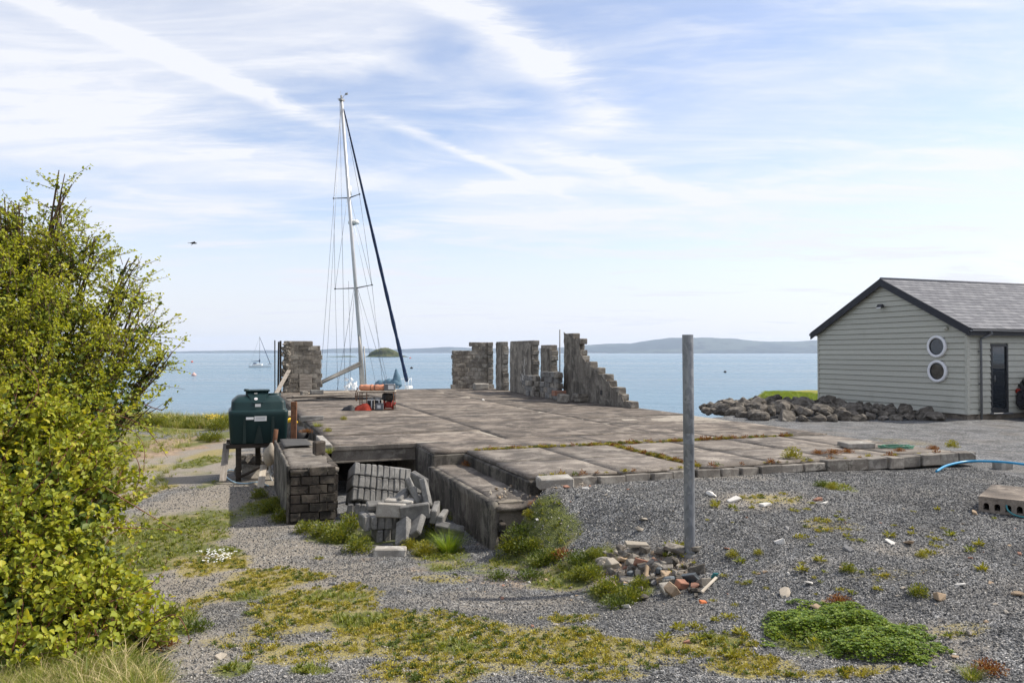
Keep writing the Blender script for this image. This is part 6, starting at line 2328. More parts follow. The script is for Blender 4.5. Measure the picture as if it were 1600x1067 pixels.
HB_ = (-5.9, 9.0, gz(-5.9, 9.0))
bush('hawthorn_bush', 'tall yellow green hawthorn bush at the left edge', 'bush', HB_,
     [(-120, 460, 8.8, 1.1), (-10, 450, 8.6, .74), (45, 440, 8.7, .52), (15, 395, 8.7, .42), (92, 365, 8.8, .20), (90, 325, 8.8, .11), (88, 292, 8.8, .07), (110, 410, 8.7, .30), (50, 530, 8.3, .8), (110, 520, 8.5, .48), (160, 500, 8.8, .30), (185, 455, 8.9, .20), (192, 425, 8.9, .10), (212, 470, 8.9, .12), (205, 525, 8.9, .26), (228, 520, 9.0, .13), (170, 590, 8.6, .46), (228, 580, 8.9, .20), (250, 565, 8.9, .10), (140, 640, 8.3, .52), (60, 620, 8.0, .9), (-100, 620, 8.2, 1.2), (205, 640, 8.6, .24), (30, 345, 8.6, .16), (142, 395, 8.8, .14), (0, 520, 8.2, .9), (8, 335, 8.6, .12)],
     6200, 'hawleaf', (.024, .046), (.019, .036), 14, (.16, .40), .045, .35, .9, inner=(7500, 'shadeleaf', (.04, .07)))
BBs = (-4.3, 6.9, gz(-4.3, 6.9))
bush('bramble_thicket', 'dense bramble thicket spilling onto the track below the hawthorn', 'bush', BBs,
     [(-80, 760, 7.0, .9), (20, 700, 7.4, .70), (100, 690, 7.7, .52), (150, 700, 7.9, .32), (40, 800, 6.7, .60), (115, 780, 7.1, .44), (160, 790, 7.2, .22), (20, 880, 6.3, .52), (100, 870, 6.6, .46), (155, 885, 6.7, .26), (70, 950, 6.2, .38), (145, 950, 6.35, .28), (195, 965, 6.4, .19), (228, 992, 6.3, .13), (0, 960, 5.9, .42), (190, 905, 6.6, .12), (60, 1015, 5.75, .2), (150, 1000, 6.0, .16), (15, 1040, 5.5, .14), (110, 1040, 5.6, .10)],
     4200, 'bramleaf', (.034, .066), (.030, .058), 13, (.14, .34), .014, .25, .9, ('canes', 'twigs', 'foliage'), (5200, 'shadeleaf', (.05, .08)), 'cane')
# long arching bramble canes over the track
cn = [[(150, 700, 7.4), (190, 690, 7.4), (218, 730, 7.3), (205, 790, 7.2)], [(130, 740, 7.2), (210, 790, 7.0), (260, 820, 6.9), (285, 835, 6.8)], [(40, 900, 6.3), (120, 830, 6.5), (200, 825, 6.7), (280, 828, 6.8)], [(60, 660, 7.6), (170, 660, 7.8), (222, 690, 7.6), (222, 760, 7.4)],
      [(150, 640, 7.8), (215, 660, 7.8), (245, 690, 7.7), (262, 715, 7.7)], [(20, 800, 6.4), (60, 760, 6.4), (110, 700, 6.6), (160, 640, 7.0)], [(0, 690, 7), (40, 640, 7.1), (60, 600, 7.2), (30, 560, 7.3)], [(100, 960, 6.1), (200, 930, 6.2), (250, 900, 6.3), (262, 870, 6.4)], [(220, 985, 6.2), (270, 960, 6.2), (292, 985, 6.15), (296, 1010, 6.1)], [(170, 560, 8.6), (225, 500, 8.8), (248, 478, 8.9), (252, 470, 8.9)],
      [(200, 620, 8.6), (250, 640, 8.7), (262, 628, 8.7), (270, 622, 8.7)]]
for i, c in enumerate(cn):
    pts = spline([pixY(*q) for q in c], 7)
    mb = MB(); mb.tube(pts, list(np.linspace(.006, .0025, len(pts))), 5)
    o = mb.build('bramble_cane', M['cane']); tag(o, 'bare arching bramble cane reaching out of the thicket', 'cane', 'arching bramble canes')
    k = 14
    if i in (6,): continue
    T = RNG.uniform(.35, 1, k)
    Q = np.array([list(pts[int(t * (len(pts) - 1))]) for t in T])
    me = leaf_mesh('leaf_sprays', Q, unit(k), unit(k) * .6 + np.array([0, 0, 1]), RNG.uniform(.03, .055, k), RNG.uniform(.025, .045, k), M['bramleaf'])
    tag(obj('leaf_sprays', me, o), kind='stuff')


# ---- grass: tufts scattered where turf grows
def tuft(name, n, h, w, spread, mat, lean=.5, seed=0):
    a = RNG.uniform(0, 6.28, n); r_ = RNG.random(n) ** .6 * spread
    P = np.stack([r_ * np.cos(a), r_ * np.sin(a), np.zeros(n)], 1)
    D = np.stack([np.cos(a) * .25, np.sin(a) * .25, np.ones(n)], 1) + RNG.normal(size=(n, 3)) * .12
    D /= np.linalg.norm(D, axis=1, keepdims=True)
    b = np.stack([np.cos(a), np.sin(a), -np.ones(n) * .45], 1) * RNG.uniform(.1, lean, n)[:, None]
    return blade_mesh(name, P, D, b, RNG.uniform(.5, 1.1, n) * h, np.full(n, w), M[mat])


def rosette(name, n, L, W, mat, up=.35, spread=.02):
    a = RNG.uniform(0, 6.28, n); r_ = RNG.random(n) * spread
    P = np.stack([r_ * np.cos(a), r_ * np.sin(a), RNG.random(n) * spread * .8], 1)
    el = RNG.uniform(.05, up * 2.2, n)
    D = np.stack([np.cos(a) * np.cos(el), np.sin(a) * np.cos(el), np.sin(el)], 1)
    return leaf_mesh(name, P, D, np.tile([0, 0, 1.0], (n, 1)) + RNG.normal(size=(n, 3)) * .2, RNG.uniform(.5, 1.1, n) * L, RNG.uniform(.6, 1.1, n) * W, M[mat], .2)


def clump(name, n, R_, H_, L, W, mat, shell=.6):
    """small bushy weed: leaves through a dome"""
    d = unit(n); d[:, 2] = np.abs(d[:, 2])
    r_ = RNG.uniform(shell, 1, n)[:, None]
    wob = 1 + .35 * (fbm(d[:, 0] + d[:, 2], d[:, 1] - d[:, 2], 2.1, 3)[:, None] - .5)
    P = d * r_ * wob * np.array([R_, R_, H_])
    return leaf_mesh(name, P, d + unit(n) * .7 + np.array([0, 0, .3]), unit(n) * .5 + np.array([0, 0, 1]), RNG.uniform(.6, 1.2, n) * L, RNG.uniform(.6, 1.2, n) * W, M[mat], .2)


mossS = [src('moss_tuft', clump('moss_tuft', 26, .03, .016, .016, .009, 'moss', .2)) for k in range(3)]
gmossS = [src('moss_tuft', clump('moss_tuft', 26, .03, .018, .018, .010, 'greenmoss', .2)) for k in range(2)]
turfS = [src('turf_tuft', tuft('turf_tuft', 16, .055, .0045, .03, 'grass', .7)) for k in range(3)]
herbS = [src('herb_tuft', rosette('herb_tuft', 12, .04, .018, 'weed', .5)) for k in range(3)]


def sprinkle(N, ymax=16.5):
    x = RNG.uniform(-9, 8.5, N); y = RNG.uniform(3.3, ymax, N)
    keep = (np.abs(x) < y * .72 + 1.0) & ~in_built(x, y) & (RNG.random(N) < np.clip(np.where(y < 8, 1.0, (8 / y) ** 1.2), 0, 1))
    return x[keep], y[keep]


x, y = sprinkle(90000)
z = ground_z(x, y); zz = zones(x, y, z)
nz = (fbm(x, y, 4.5, 5) - .5) * 1.5 + (fbm(x, y, 14, 8) - .5) * .7
k_ = (zz[0] + nz * .9 > .60) & (zz[0] > .12) & (zz[1] < .55)
x1, y1, z1 = x[k_], y[k_], z[k_]; n = len(x1)
pick = RNG.integers(0, 3, n) + np.where(RNG.random(n) < .28, 3, 0); pick = np.where(pick > 4, 4, pick)
scatter_on('moss_carpet', np.stack([x1, y1, z1], 1), np.stack([np.zeros(n), np.zeros(n), RNG.uniform(0, 6.28, n)], 1), RNG.uniform(.6, 1.5, n), mossS + gmossS, pick, None, 'yellow moss growing over the gravel along the track', 'moss')
x, y = sprinkle(90000, 24)
z = ground_z(x, y); zz = zones(x, y, z); v_, u_ = inv(x, y)
hedge = sst(-v_, 5.4, 6.8)
gg = np.maximum(zz[1], hedge * .9)
nz = (fbm(x, y, 3.5, 15) - .5) * 1.3 + (fbm(x, y, 12, 18) - .5) * .5
k_ = (gg + nz * .8 > .62) & (gg > .2)
x1, y1, z1, g1 = x[k_], y[k_], z[k_], gg[k_]; n = len(x1)
pick = np.where(RNG.random(n) < .62, RNG.integers(0, 3, n), 3 + RNG.integers(0, 3, n))
scatter_on('turf', np.stack([x1, y1, z1], 1), np.stack([np.zeros(n), np.zeros(n), RNG.uniform(0, 6.28, n)], 1), RNG.uniform(.6, 1.35, n) * (.7 + .5 * g1), turfS + herbS, pick, None, 'short green grass and herbs growing beside the track', 'grass')
# rough grass at the shore and lower left corner
longS = [src('long_tuft', tuft('long_tuft', 34, .30, .007, .07, 'grass', .9)) for k in range(3)] + [src('dry_tuft', tuft('dry_tuft', 22, .34, .005, .06, 'straw', 1.1))]
n = 2900
px, py = RNG.uniform(-60, 300, n), RNG.uniform(960, 1110, n)
k_ = (py >= 1085 - (300 - px) * .35) & ((px < 190) | (RNG.random(n) > (px - 190) / 90))
A_ = np.concatenate([pixg_many(px[k_], py[k_]), RNG.uniform(.4, .85, (k_.sum(), 1)) * RNG.choice([.45, .8, 1.0], (k_.sum(), 1))], 1)
n = 2300
a, b = RNG.uniform(-13, -2.9, n), RNG.uniform(17.6, 22.2, n)
x, y = OX + a * VX + b * UX, OY + a * VY + b * UY
B2 = np.stack([x, y, ground_z(x, y), RNG.uniform(.7, 1.9, n)], 1)[fbm(x, y, .9, 3) > .42]
n = 2600
a, b = -RNG.uniform(4.8, 10.5, n), RNG.uniform(-7, 17, n)
x, y = OX + a * VX + b * UX, OY + a * VY + b * UY
B3 = np.stack([x, y, ground_z(x, y), RNG.uniform(.25, .9, n)], 1)[fbm(x, y, .8, 6) > .45]
P = np.concatenate([A_, B2, B3]); n = len(P)
scatter_on('long_grass', P[:, :3], np.stack([RNG.normal(0, .12, n), RNG.normal(0, .12, n), RNG.uniform(0, 6.28, n)], 1), P[:, 3], longS, np.where(RNG.random(n) < .16, 3, RNG.integers(0, 3, n)), None, 'long uncut grass in the near left corner and along the shore', 'grass')
# dry straw lying at the foot of the brambles
n = 700
px = RNG.uniform(-20, 230, n); py = RNG.uniform(985, 1075, n)
Q = pixg_many(px, py)
D = unit(n); D[:, 2] = np.abs(D[:, 2]) * .6 + .15; D /= np.linalg.norm(D, axis=1, keepdims=True)
B_ = unit(n) * .5; B_[:, 2] = -np.abs(B_[:, 2])
o = obj('dry_straw', blade_mesh('dry_straw', Q, D, B_, RNG.uniform(.15, .42, n), np.full(n, .005), M['straw'], None, 4)); tag(o, 'pale dry straw among the grass at the lower left', 'straw', kind='stuff')
# lawn behind the rocks
n = 5200
a, b = RNG.uniform(14.8, 21.5, n), RNG.uniform(8.0, 15, n)
x, y = OX + a * VX + b * UX, OY + a * VY + b * UY
P = np.stack([x, y, ground_z(x, y)], 1)
P = P[(P[:, 2] > -.25) & ~((a > 17.4) & (b < 8.3))]; n = len(P)
lawnS = [src('lawn_tuft', tuft('lawn_tuft', 14, .09, .012, .12, 'grassbright', .6)) for k in range(2)]
scatter_on('lawn', P, np.stack([np.zeros(n), np.zeros(n), RNG.uniform(0, 6.28, n)], 1), RNG.uniform(.7, 1.3, n), lawnS, RNG.integers(0, 2, n), None, 'bright mown lawn behind the rock bank', 'lawn')

# ---- single plants one can point at
def plant(name, me, px, py, label, cat='plant', z=None, s=1.0, group=None, dz=0.0):
    p = pixg(px, py) if z is None else pixz(px, py, z)
    o = obj(name, me, None, (p.x, p.y, (p.z if z is None else z) + dz), (0, 0, random.uniform(0, 6.28)), (s, s, s))
    return tag(o, label, cat, group)


cl1 = clump('weed_clump', 900, .24, .26, .045, .020, 'weed', .25)
cl2 = clump('weed_clump', 700, .20, .20, .034, .018, 'sedum', .25)
cl3 = clump('weed_clump', 420, .17, .10, .030, .014, 'redweed', .2)
cl4 = clump('weed_clump', 600, .22, .13, .032, .016, 'greenmoss', .2)
gr1 = tuft('grass_clump', 420, .36, .008, .13, 'grassbright', .8)
gr2 = tuft('grass_clump', 240, .22, .007, .12, 'grass', .9)
plant('grass_clump', gr1, 700, 862, 'bright green grass tussock at the foot of the retaining wall', 'grass tussock', s=1.0)
plant('grass_clump', gr1, 724, 704, 'sunlit grass tuft on the ledge corner above the pit', 'grass tussock', -.25, .62)
plant('weed_clump', cl3, 735, 728, 'reddish weeds on the ledge below the grass tuft', 'weed', -.25, 1.1)
plant('weed_clump', cl3, 712, 722, 'brown dried weeds on the left of the ledge', 'weed', -.25, .9)
plant('weed_clump', cl2, 745, 718, 'yellow green weed at the apron corner beside the ledge', 'weed', -.25, .7)
plant('weed_clump', cl2, 810, 771, 'round yellow green weed at the near corner of the apron', 'weed', None, .95)
plant('weed_clump', cl2, 1238, 716, 'round yellow green weed on the kerb right of the post', 'weed', 0, 1.0)
plant('weed_clump', cl2, 1488, 699, 'yellow orange weed at the right end of the apron', 'weed', 0, .75)
plant('weed_clump', cl3, 1278, 709, 'low red weed right of the yellow weed on the kerb', 'weed', 0, .8)
plant('weed_clump', cl3, 1302, 709, 'reddish weed before the pale square slab', 'weed', 0, .95)
plant('weed_clump', cl3, 1324, 707, 'rust red weed at the left corner of the pale square slab', 'weed', 0, .8)
plant('weed_clump', cl3, 1405, 705, 'low brown weed right of the pale square slab', 'weed', 0, .7)
plant('weed_clump', cl3, 1458, 702, 'orange brown weed near the right end of the kerb', 'weed', 0, .8)
plant('weed_clump', cl2, 512, 676, 'yellow green weed on the left edge of the slab', 'weed', -.03, .6)
plant('grass_clump', gr2, 497, 668, 'grass tuft at the slab edge right of the tank', 'grass tussock', -.03, .8)
plant('weed_clump', cl3, 478, 676, 'orange weed between tank and slab edge', 'weed', -.05, 1.0)
plant('weed_clump', cl2, 537, 656, 'low yellow weed on the slab in front of the red cloth', 'weed', 0, .55)
plant('grass_clump', gr2, 512, 708, 'dark grass hanging beside the slab beam', 'grass tussock', -.08, .7)
for (px, py, me_, s, lab) in ((478, 832, cl1, .8, 'leafy weed at the front foot of the brick wall'), (505, 838, cl1, 1.0, 'tall leafy weed between brick wall and block heap'), (532, 845, cl1, 1.15, 'bushy green weed left of the block heap'), (560, 862, cl1, .95, 'rounded green weed before the left end of the heap'),
                              (548, 826, cl1, 1.0, 'dark green weed against the front row of blocks'), (640, 858, cl2, .8, 'yellow green weed right of the flat pale block'), (664, 866, cl2, .95, 'yellowish weed left of the grass tussock'), (668, 838, cl1, .8, 'green weed growing through the right of the heap'),
                              (420, 800, cl1, .9, 'green weed at the foot of the rendered wall'), (440, 815, cl1, .9, 'green weed at the wall corner beside the track'), (405, 778, cl1, .8, 'green weed in front of the rope coil'), (430, 790, cl1, .7, 'small green weed against the rendered wall'), (692, 800, cl1, .8, 'dark green weed in the pit by the retaining wall'), (712, 812, cl1, .6, 'small dark weed at the foot of the retaining wall'),
                              (812, 812, cl3, 1.3, 'brown dry weed covering the end of the retaining wall'), (832, 822, cl1, .6, 'green weed right of the retaining wall end'), (790, 838, cl3, 1.2, 'dry brown weed hanging at the retaining wall end'), (815, 842, cl4, 1.2, 'olive weed on the steep bank at the wall end'), (840, 800, cl3, .9, 'dry weed on the gravel above the wall end'), (800, 862, cl1, .95, 'dark green weed at the end of the retaining wall'), (826, 858, cl4, 1.1, 'olive weed on the slope below the retaining wall end'), (862, 838, cl1, .62, 'green weed on the gravel slope'), (850, 880, cl4, 1.2, 'wide low weed in the middle of the slope'), (880, 870, cl3, 1.1, 'brown tinged weed on the slope'), (905, 880, cl4, 1.2, 'olive low weed left of the rubble'), (930, 872, cl1, .55, 'small green weed above the rubble'),
                              (925, 905, cl1, .7, 'bright weed at the left edge of the rubble'), (950, 930, cl1, .8, 'leafy weed in front of the rubble'), (985, 938, cl1, .65, 'green weed below the rubble heap'), (965, 948, cl4, .9, 'low weed on the gravel before the rubble'), (905, 905, cl1, .6, 'weed among stones left of the rubble'), (1000, 918, cl1, .5, 'small weed inside the rubble heap'),
                              (830, 905, cl4, 1.0, 'low olive weed at the track edge'), (780, 905, cl4, .8, 'flat weed beside the track below the slope'), (1312, 942, cl3, .75, 'brown green weed behind the clover mound'), (1545, 1050, cl3, .8, 'dry brown weed in the lower right corner'), (1518, 1060, gr2, .5, 'short grass tuft in the lower right corner'), (1300, 764, cl2, .5, 'flat yellow green weed on the gravel below the kerb'), (1285, 760, cl4, .7, 'flat green weed left on the gravel below the kerb'),
                              (1145, 870, cl2, .42, 'small yellow green weed right of the post foot'), (1185, 866, cl2, .30, 'tiny yellow green weed farther right of the post'), (1435, 930, cl1, .4, 'small green weed beside the round tan stone'), (1325, 893, cl1, .36, 'small green weed in the middle of the right gravel'), (1440, 870, cl2, .34, 'small pale weed on the far right gravel'), (30, 1050, cl1, .7, 'leafy weed in the lower left corner'), (95, 1030, cl1, .6, 'leafy weed among straw at the lower left'), (150, 1055, cl2, .6, 'yellow green weed in the lower left grass'), (195, 1040, cl1, .55, 'green weed at the right of the lower left grass'), (230, 1050, cl4, .8, 'low weed at the edge of the lower left grass'), (806, 800, cl3, 1.0, 'dry weed on the soil bank by the retaining wall'), (826, 806, cl2, .5, 'yellow weed on the soil bank by the retaining wall'), (785, 826, cl1, .8, 'green weed at the pit side of the soil bank'), (812, 828, gr2, .9, 'grass tuft on the soil bank by the retaining wall'), (840, 838, gr2, .8, 'grass tuft at the foot of the soil bank'), (775, 850, gr2, .9, 'grass tuft below the corner of the retaining wall'), (265, 968, cl1, .6, 'weed at the foot of the brambles'), (305, 985, cl4, .8, 'low weed beside the brambles'), (255, 1010, cl3, .8, 'reddened weed at the bramble edge')):
    plant('weed_clump' if me_ not in (gr1, gr2) else 'grass_clump', me_, px, py, lab, 'weed', None, s)
# little weeds dotted over the right-hand gravel
sm = [rosette('small_weed', 26, .060, .020, 'sedum', .5, .03), rosette('small_weed', 30, .055, .018, 'weed', .5, .03), clump('small_weed', 80, .07, .03, .025, .012, 'sedum', .2)]
cent = [(random.uniform(1010, 1600), random.uniform(780, 1040)) for k in range(16)]
for k in range(150):
    c_ = random.choice(cent)
    px, py = (c_[0] + random.gauss(0, 34), c_[1] + random.gauss(0, 11)) if k % 5 else (random.uniform(1010, 1600), random.uniform(775, 1040))
    if py < 765: continue
    if 1170 < px < 1470 and 930 < py < 1050: continue
    plant('small_weed', sm[k % 3], px, py, 'tiny ' + ('yellow green rosette', 'green rosette', 'mossy cushion')[k % 3] + ' in the gravel ' + ('near' if py > 900 else 'beyond') + ' the level of the post foot', 'weed', None, random.choice([.35, .5, .6, .8, 1.2]), 'tiny weeds in the gravel')
for (px, py) in [(318, 866), (326, 872), (333, 868), (341, 874), (349, 871), (356, 876), (322, 880), (338, 882), (362, 869), (345, 864)]:
    fl = MB()
    for q in range(9):
        a = q * .7 + px; fl.lathe([(.001, .003), (.010, .002), (.013, 0)], (random.uniform(-.09, .09), random.uniform(-.09, .09), .045 + random.uniform(0, .02)), 'Z', 7)
    p = pixg(px, py); o = fl.build('daisies', M['daisy']); o.location = p; tag(o, 'cluster of small white daisies in the moss beside the track', 'flowers', 'daisy clusters by the track')
# clover mound
cen = pixg(1315, 990)
Q = []
pl = [(1170, 985), (1215, 955), (1270, 945), (1330, 945), (1385, 965), (1430, 985), (1460, 1020), (1450, 1042), (1370, 1040), (1290, 1025), (1220, 1010)]
plw = [tuple(pixg(a, b).xy) for a, b in pl]
xs = [p[0] for p in plw]; ys = [p[1] for p in plw]
xs = [min(xs) - .25, max(xs) + .2]; ys = [min(ys) - .2, max(ys) + .2]
ax_, ay_ = RNG.uniform(min(xs), max(xs), 34000), RNG.uniform(min(ys), max(ys), 34000)
hz_ = ground_z(ax_, ay_); fn_ = fbm(ax_, ay_, 6, 3); f1_ = fbm(ax_, ay_, 3.2, 23)
for a, b, z0, f0, f1 in zip(ax_, ay_, hz_, fn_, f1_):
    if len(Q) >= 5200: break
    dd = pdist(a, b, plw) * (1 if inpoly(a, b, plw) else -1)
    dd = dd + (f1 - .58) * .75
    if dd < 0: continue
    h = .085 * min(1, dd / .25) ** .8 * (.05 + 1.7 * f0)
    if random.random() > .25 + dd * 5: continue
    Q.append((a, b, z0 + h * random.uniform(.55, 1.0) + .005))
Q = np.array(Q); n = len(Q)
ang = RNG.uniform(0, 6.28, n)
LP = np.repeat(Q, 3, 0); aa = (ang[:, None] + np.array([0, 2.09, 4.19])).reshape(-1)
D = np.stack([np.cos(aa), np.sin(aa), RNG.uniform(-.15, .35, n * 3)], 1)
me = leaf_mesh('clover_patch', LP, D, np.tile([0, 0, 1.], (n * 3, 1)) + RNG.normal(size=(n * 3, 3)) * .25, np.repeat(RNG.uniform(.010, .026, n), 3), np.repeat(RNG.uniform(.010, .024, n), 3), M['clover'], .15, np.repeat(RNG.random(n), 3))
o = obj('clover_patch', me); tag(o, 'dense green clover mound in the right foreground', 'clover', kind='stuff')
# moss and weeds in the joints of the apron
jp = []
for k in range(520):
    a = RNG.random()
    if a < .62: jp.append((RNG.uniform(3.0, 8.2) if RNG.random() < .8 else RNG.uniform(.8, 3.6), -1.56 + RNG.normal(0, .05)))
    elif a < .9: jp.append((3.6 + RNG.normal(0, .018), RNG.uniform(-4.8, -1.6)))
    else: jp.append((RNG.uniform(.8, 9), -4.86 + RNG.normal(0, .02)))
jm = [src('joint_moss', clump('joint_moss', 60, .05, .035, .022, .011, 'moss', .2)), src('joint_moss', clump('joint_moss', 50, .05, .05, .028, .012, 'redweed', .2)), src('joint_moss', clump('joint_moss', 60, .05, .04, .022, .011, 'greenmoss', .2))]
J = np.array([list(S(a, b, -.012)) for a, b in jp]); n = len(J)
scatter_on('joint_moss', J, np.stack([np.zeros(n), np.zeros(n), RNG.uniform(0, 6.28, n)], 1), RNG.uniform(.5, 1.5, n), jm, RNG.choice(3, n, p=[.55, .25, .2]), None, 'yellow moss filling the joints of the apron slabs', 'moss')
# shore plants left: taller stems and a yellow-flowered one
for k, (px, py, s) in enumerate(((300, 668, 1.5), (322, 664, 1.3), (340, 672, 1.5), (276, 664, 1.2), (250, 666, 1.3), (335, 690, 1.2), (318, 688, .9), (228, 664, 1.4), (352, 668, 1.6))):
    plant('weed_clump', cl1, px, py, 'leafy green shore weed at the water edge left of the tank', 'weed', None, s * 1.25, 'shore weeds left of the tank')
p = pixg(335, 668)
fl = MB()
for q in range(60):
    fl.lathe([(.001, .02), (.03, .012), (.035, 0)], (random.gauss(0, .22), random.gauss(0, .1), .42 + random.uniform(-.1, .12)), 'Z', 6)
o = fl.build('yellow_flowers', M['goldflower']); o.location = p; tag(o, 'yellow flower heads on the shore left of the tank', 'flowers')

# ================================================================== STONES
def stone(px, py, s, mat, label, group=None, flat=.6, cat='stone', dz=.0, me=None, rot=None):
    key = (mat, random.randrange(4))
    if key not in SM: SM[key] = rock_mesh('stone', M[mat], 1000 + key[1] * 13 + len(SM), 1, .72, .6, .25, 2, 8) if key[1] == 0 else MB().box((0, 0, 0), (1.7, 1.15, .85), None, .10, .22).mesh('stone', M[mat])
    p = pixg(px, py)
    return tag(obj('stone', me or SM[key], None, (p.x, p.y, p.z + s * .22 + dz), rot or (random.uniform(-.4, .4), random.uniform(-.4, .4), random.uniform(0, 6.28)), (s, s * random.uniform(.75, 1), s * flat * 1.3)), label, cat, group)


SM = {}
kinds = ['stone_pale', 'stone_b', 'stone_grey', 'ruin', 'slatebit', 'stone_b', 'ruin', 'stone_tan', 'ruin', 'stone_b', 'stone_b', 'ruin', 'stone_tan', 'stone_b', 'ruin', 'ruin', 'brickred']
kname = {'stone_pale': 'pale', 'stone_tan': 'tan', 'stone_grey': 'grey', 'ruin': 'brown', 'slatebit': 'blue grey', 'stone_b': 'dark brown', 'brickred': 'red brick', 'stone_white': 'white'}
for k in range(150):            # rubble heap at the foot of the post
    a = random.gauss(0, 1); b = random.gauss(0, 1)
    px, py = 1022 + a * 40 + b * 6, 894 + b * 20
    if not (935 < px < 1110 and 856 < py < 945): continue
    s = random.choice([.03, .045, .06, .075, .10])
    mk = random.choice(kinds)
    stone(px, py, s, mk, ('small ' if s < .05 else ('large ' if s > .07 else '')) + kname[mk] + ' stone in the rubble heap ' + ('left of' if px < 1030 else 'at the foot of') + ' the post', 'rubble heap stones', random.uniform(.4, .8), dz=random.uniform(-.01, .025))
rb = lambda px, py, sz, rot, mat, lab, dz=.05: tag((lambda o: (setattr(o, 'location', pixg(px, py) + Vector((0, 0, dz))), setattr(o, 'rotation_euler', rot), o)[2])(MB().box((0, 0, 0), sz, None, .006, .006).build('rubble_piece', M[mat])), lab, 'stone')
rb(1065, 920, (.12, .09, .07), (.3, .2, .5), 'brickred', 'red brick half in front of the rubble heap')
rb(1080, 910, (.17, .12, .04), (.9, .3, 2.3), 'slatebit', 'tilted dark slate in the rubble heap')
rb(1010, 906, (.05, .17, .03), (1.1, .5, .5), 'stone_tan', 'tan splinter standing up in the rubble heap', .08)
rb(995, 862, (.27, .12, .04), (.08, .05, .1), 'stone_pale', 'pale flagstone lying at the back of the rubble heap', .09)
rb(1055, 866, (.24, .13, .05), (.3, .2, -.5), 'ruin', 'brown flagstone leaning at the foot of the post', .07)
rb(1050, 930, (.16, .12, .10), (.5, .7, 1.0), 'stone_tan', 'angular stone at the front of the rubble heap', .05)
rb(1116, 904, (.06, .02, .09), (.5, .3, .3), 'tealhose', 'small teal shard right of the rubble heap', .03)
plank(pixg(1096, 928) + Vector((0, 0, .02)), pixg(1120, 909) + Vector((0, 0, .05)), .03, .015, 'woodpale', 'pale splintered stick right of the rubble heap')
rb(1098, 943, (.07, .04, .03), (.2, .1, .3), 'terracotta', 'bright orange shard on the gravel before the rubble', .015)
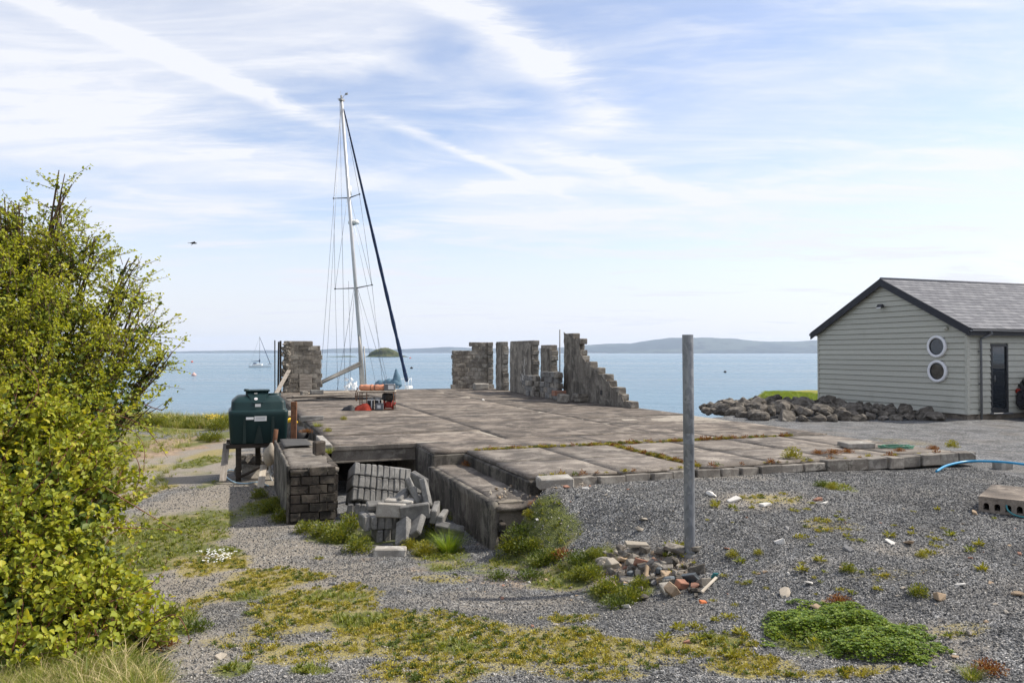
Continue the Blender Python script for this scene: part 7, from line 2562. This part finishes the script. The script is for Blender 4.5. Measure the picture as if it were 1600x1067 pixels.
# stones one can point at on the gravel
for (px, py, s, mt, fl_, lab) in ((1218, 848, .06, 'stone_white', .8, 'upright white stone on the right gravel'), (1469, 936, .062, 'stone_tan', .9, 'round tan stone on the right gravel'), (1265, 912, .055, 'stone_white', .25, 'flat white shard above the clover mound'), (1226, 930, .10, 'stone_pale', .18, 'flat tan flake above the clover mound'), (1278, 952, .07, 'stone_tan', .4, 'tan stone at the back edge of the clover'),
                              (1112, 775, .12, 'stone_white', .4, 'crumbled white lump of plaster right of the post'), (1145, 784, .10, 'stone_white', .4, 'second crumbled white plaster lump right of the post'), (1196, 790, .08, 'stone_white', .4, 'low white plaster lump on the right gravel'), (1278, 782, .07, 'brickred', .6, 'red brick lump on the right gravel'), (1288, 787, .05, 'stone_white', .5, 'white stone beside the red brick lump'),
                              (1523, 803, .06, 'stone_tan', .8, 'tan stone at the left corner of the hollow slab'), (1000, 828, .08, 'stone_pale', .5, 'pale stone left of the post'), (1005, 812, .06, 'stone_pale', .5, 'smaller pale stone farther left of the post'), (904, 808, .05, 'stone_white', .6, 'white stone on the gravel slope'), (885, 797, .05, 'brickred', .5, 'red brick bit on the gravel slope'), (984, 740, .04, 'stone_pale', .6, 'pale pebble below the kerb'),
                              (915, 765, .06, 'stone_white', .7, 'white broken tile upright below the kerb'), (908, 757, .06, 'stone_pale', .6, 'pale stone at the kerb corner'), (898, 752, .05, 'brickred', .6, 'red stone at the kerb corner'), (830, 788, .06, 'black', .6, 'black lump at the apron corner'), (858, 772, .04, 'stone_white', .5, 'white pebble at the apron corner'), (978, 950, .06, 'stone_white', .5, 'white stone before the low weed'),
                              (1325, 860, .07, 'stone_grey', .4, 'grey flake on the right gravel'), (1390, 848, .06, 'stone_white', .3, 'white flake on the far right gravel'), (1420, 850, .09, 'stone_tan', .3, 'tan flake on the far right gravel'), (1500, 915, .05, 'stone_white', .3, 'white flake near the right edge'), (1590, 930, .08, 'stone_tan', .4, 'tan stone at the right edge'), (1515, 990, .05, 'stone_pale', .6, 'pale stone right of the clover mound'),
                              (1230, 826, .05, 'stone_grey', .4, 'grey stone above the upright white stone'), (640, 925, .035, 'stone_pale', .6, 'pale stone on the track'), (345, 1028, .05, 'stone_pale', .7, 'pale stone at the bramble foot'), (520, 913, .04, 'stone_grey', .6, 'grey stone at the track side')):
    stone(px, py, s, mt, lab, None, fl_)
for k in range(190):
    px, py = random.uniform(830, 1600), random.uniform(760, 1060)
    if k % 3 == 0: px, py = random.uniform(720, 1000), random.uniform(900, 945)
    if k % 7 == 0: px, py = random.uniform(860, 960), random.uniform(752, 785)
    if 1180 < px < 1460 and 945 < py < 1045: continue
    v_, u_ = inv(*pixg(px, py).xy)
    if in_built(*[np.array([q]) for q in pixg(px, py).xy])[0]: continue
    mk = random.choice(['stone_white', 'stone_pale', 'stone_tan', 'stone_grey', 'brickred', 'stone_pale', 'stone_tan', 'ruin'])
    stone(px, py, random.choice([.012, .016, .022, .03]), mk, 'small ' + kname[mk] + ' stone on the gravel ' + ('at the kerb corner' if py < 790 and px < 970 else ('below the weedy slope' if px < 1010 and py > 895 else ('near the clover mound' if py > 900 else ('right of the steel post' if px > 1080 else 'left of the steel post')))), 'small stones on the gravel', random.uniform(.3, .7))
# stones on the ledge and the crumbling top end of the retaining wall
for k in range(34):
    p = S(random.uniform(.05, .65), random.uniform(-5.2, -4.2), -.235)
    s = random.choice([.02, .03, .04]); key = (random.choice(['stone_pale', 'stone_tan', 'ruin']), 0)
    if key not in SM: SM[key] = rock_mesh('stone', M[key[0]], 1700 + len(SM), 1, .72, .6, .25, 2, 8)
    tag(obj('stone', SM[key], None, p, (random.random(), random.random(), random.random() * 6), (s, s, s * .7)), kname[key[0]] + (' tiny' if s < .025 else (' small' if s < .035 else ' coarse')) + ' crumb of stone on the end of the retaining wall ledge', 'stone', 'crumbs on the ledge')

# ================================================================== AIR
mb = MB(); mb.box((0, 0, 85), (19000, 19000, 184))
hz = mb.build('haze', None)
m, g = new_mat('haze_air')
pv = g.n('ShaderNodeVolumePrincipled', {'Color': (.78, .86, 1.0, 1), 'Density': 1.05e-4, 'Anisotropy': .2})
g.n('ShaderNodeOutputMaterial', {1: pv.outputs[0]})
hz.data.materials.append(m)
tag(hz, 'thin sea haze over the water', 'haze', kind='stuff')
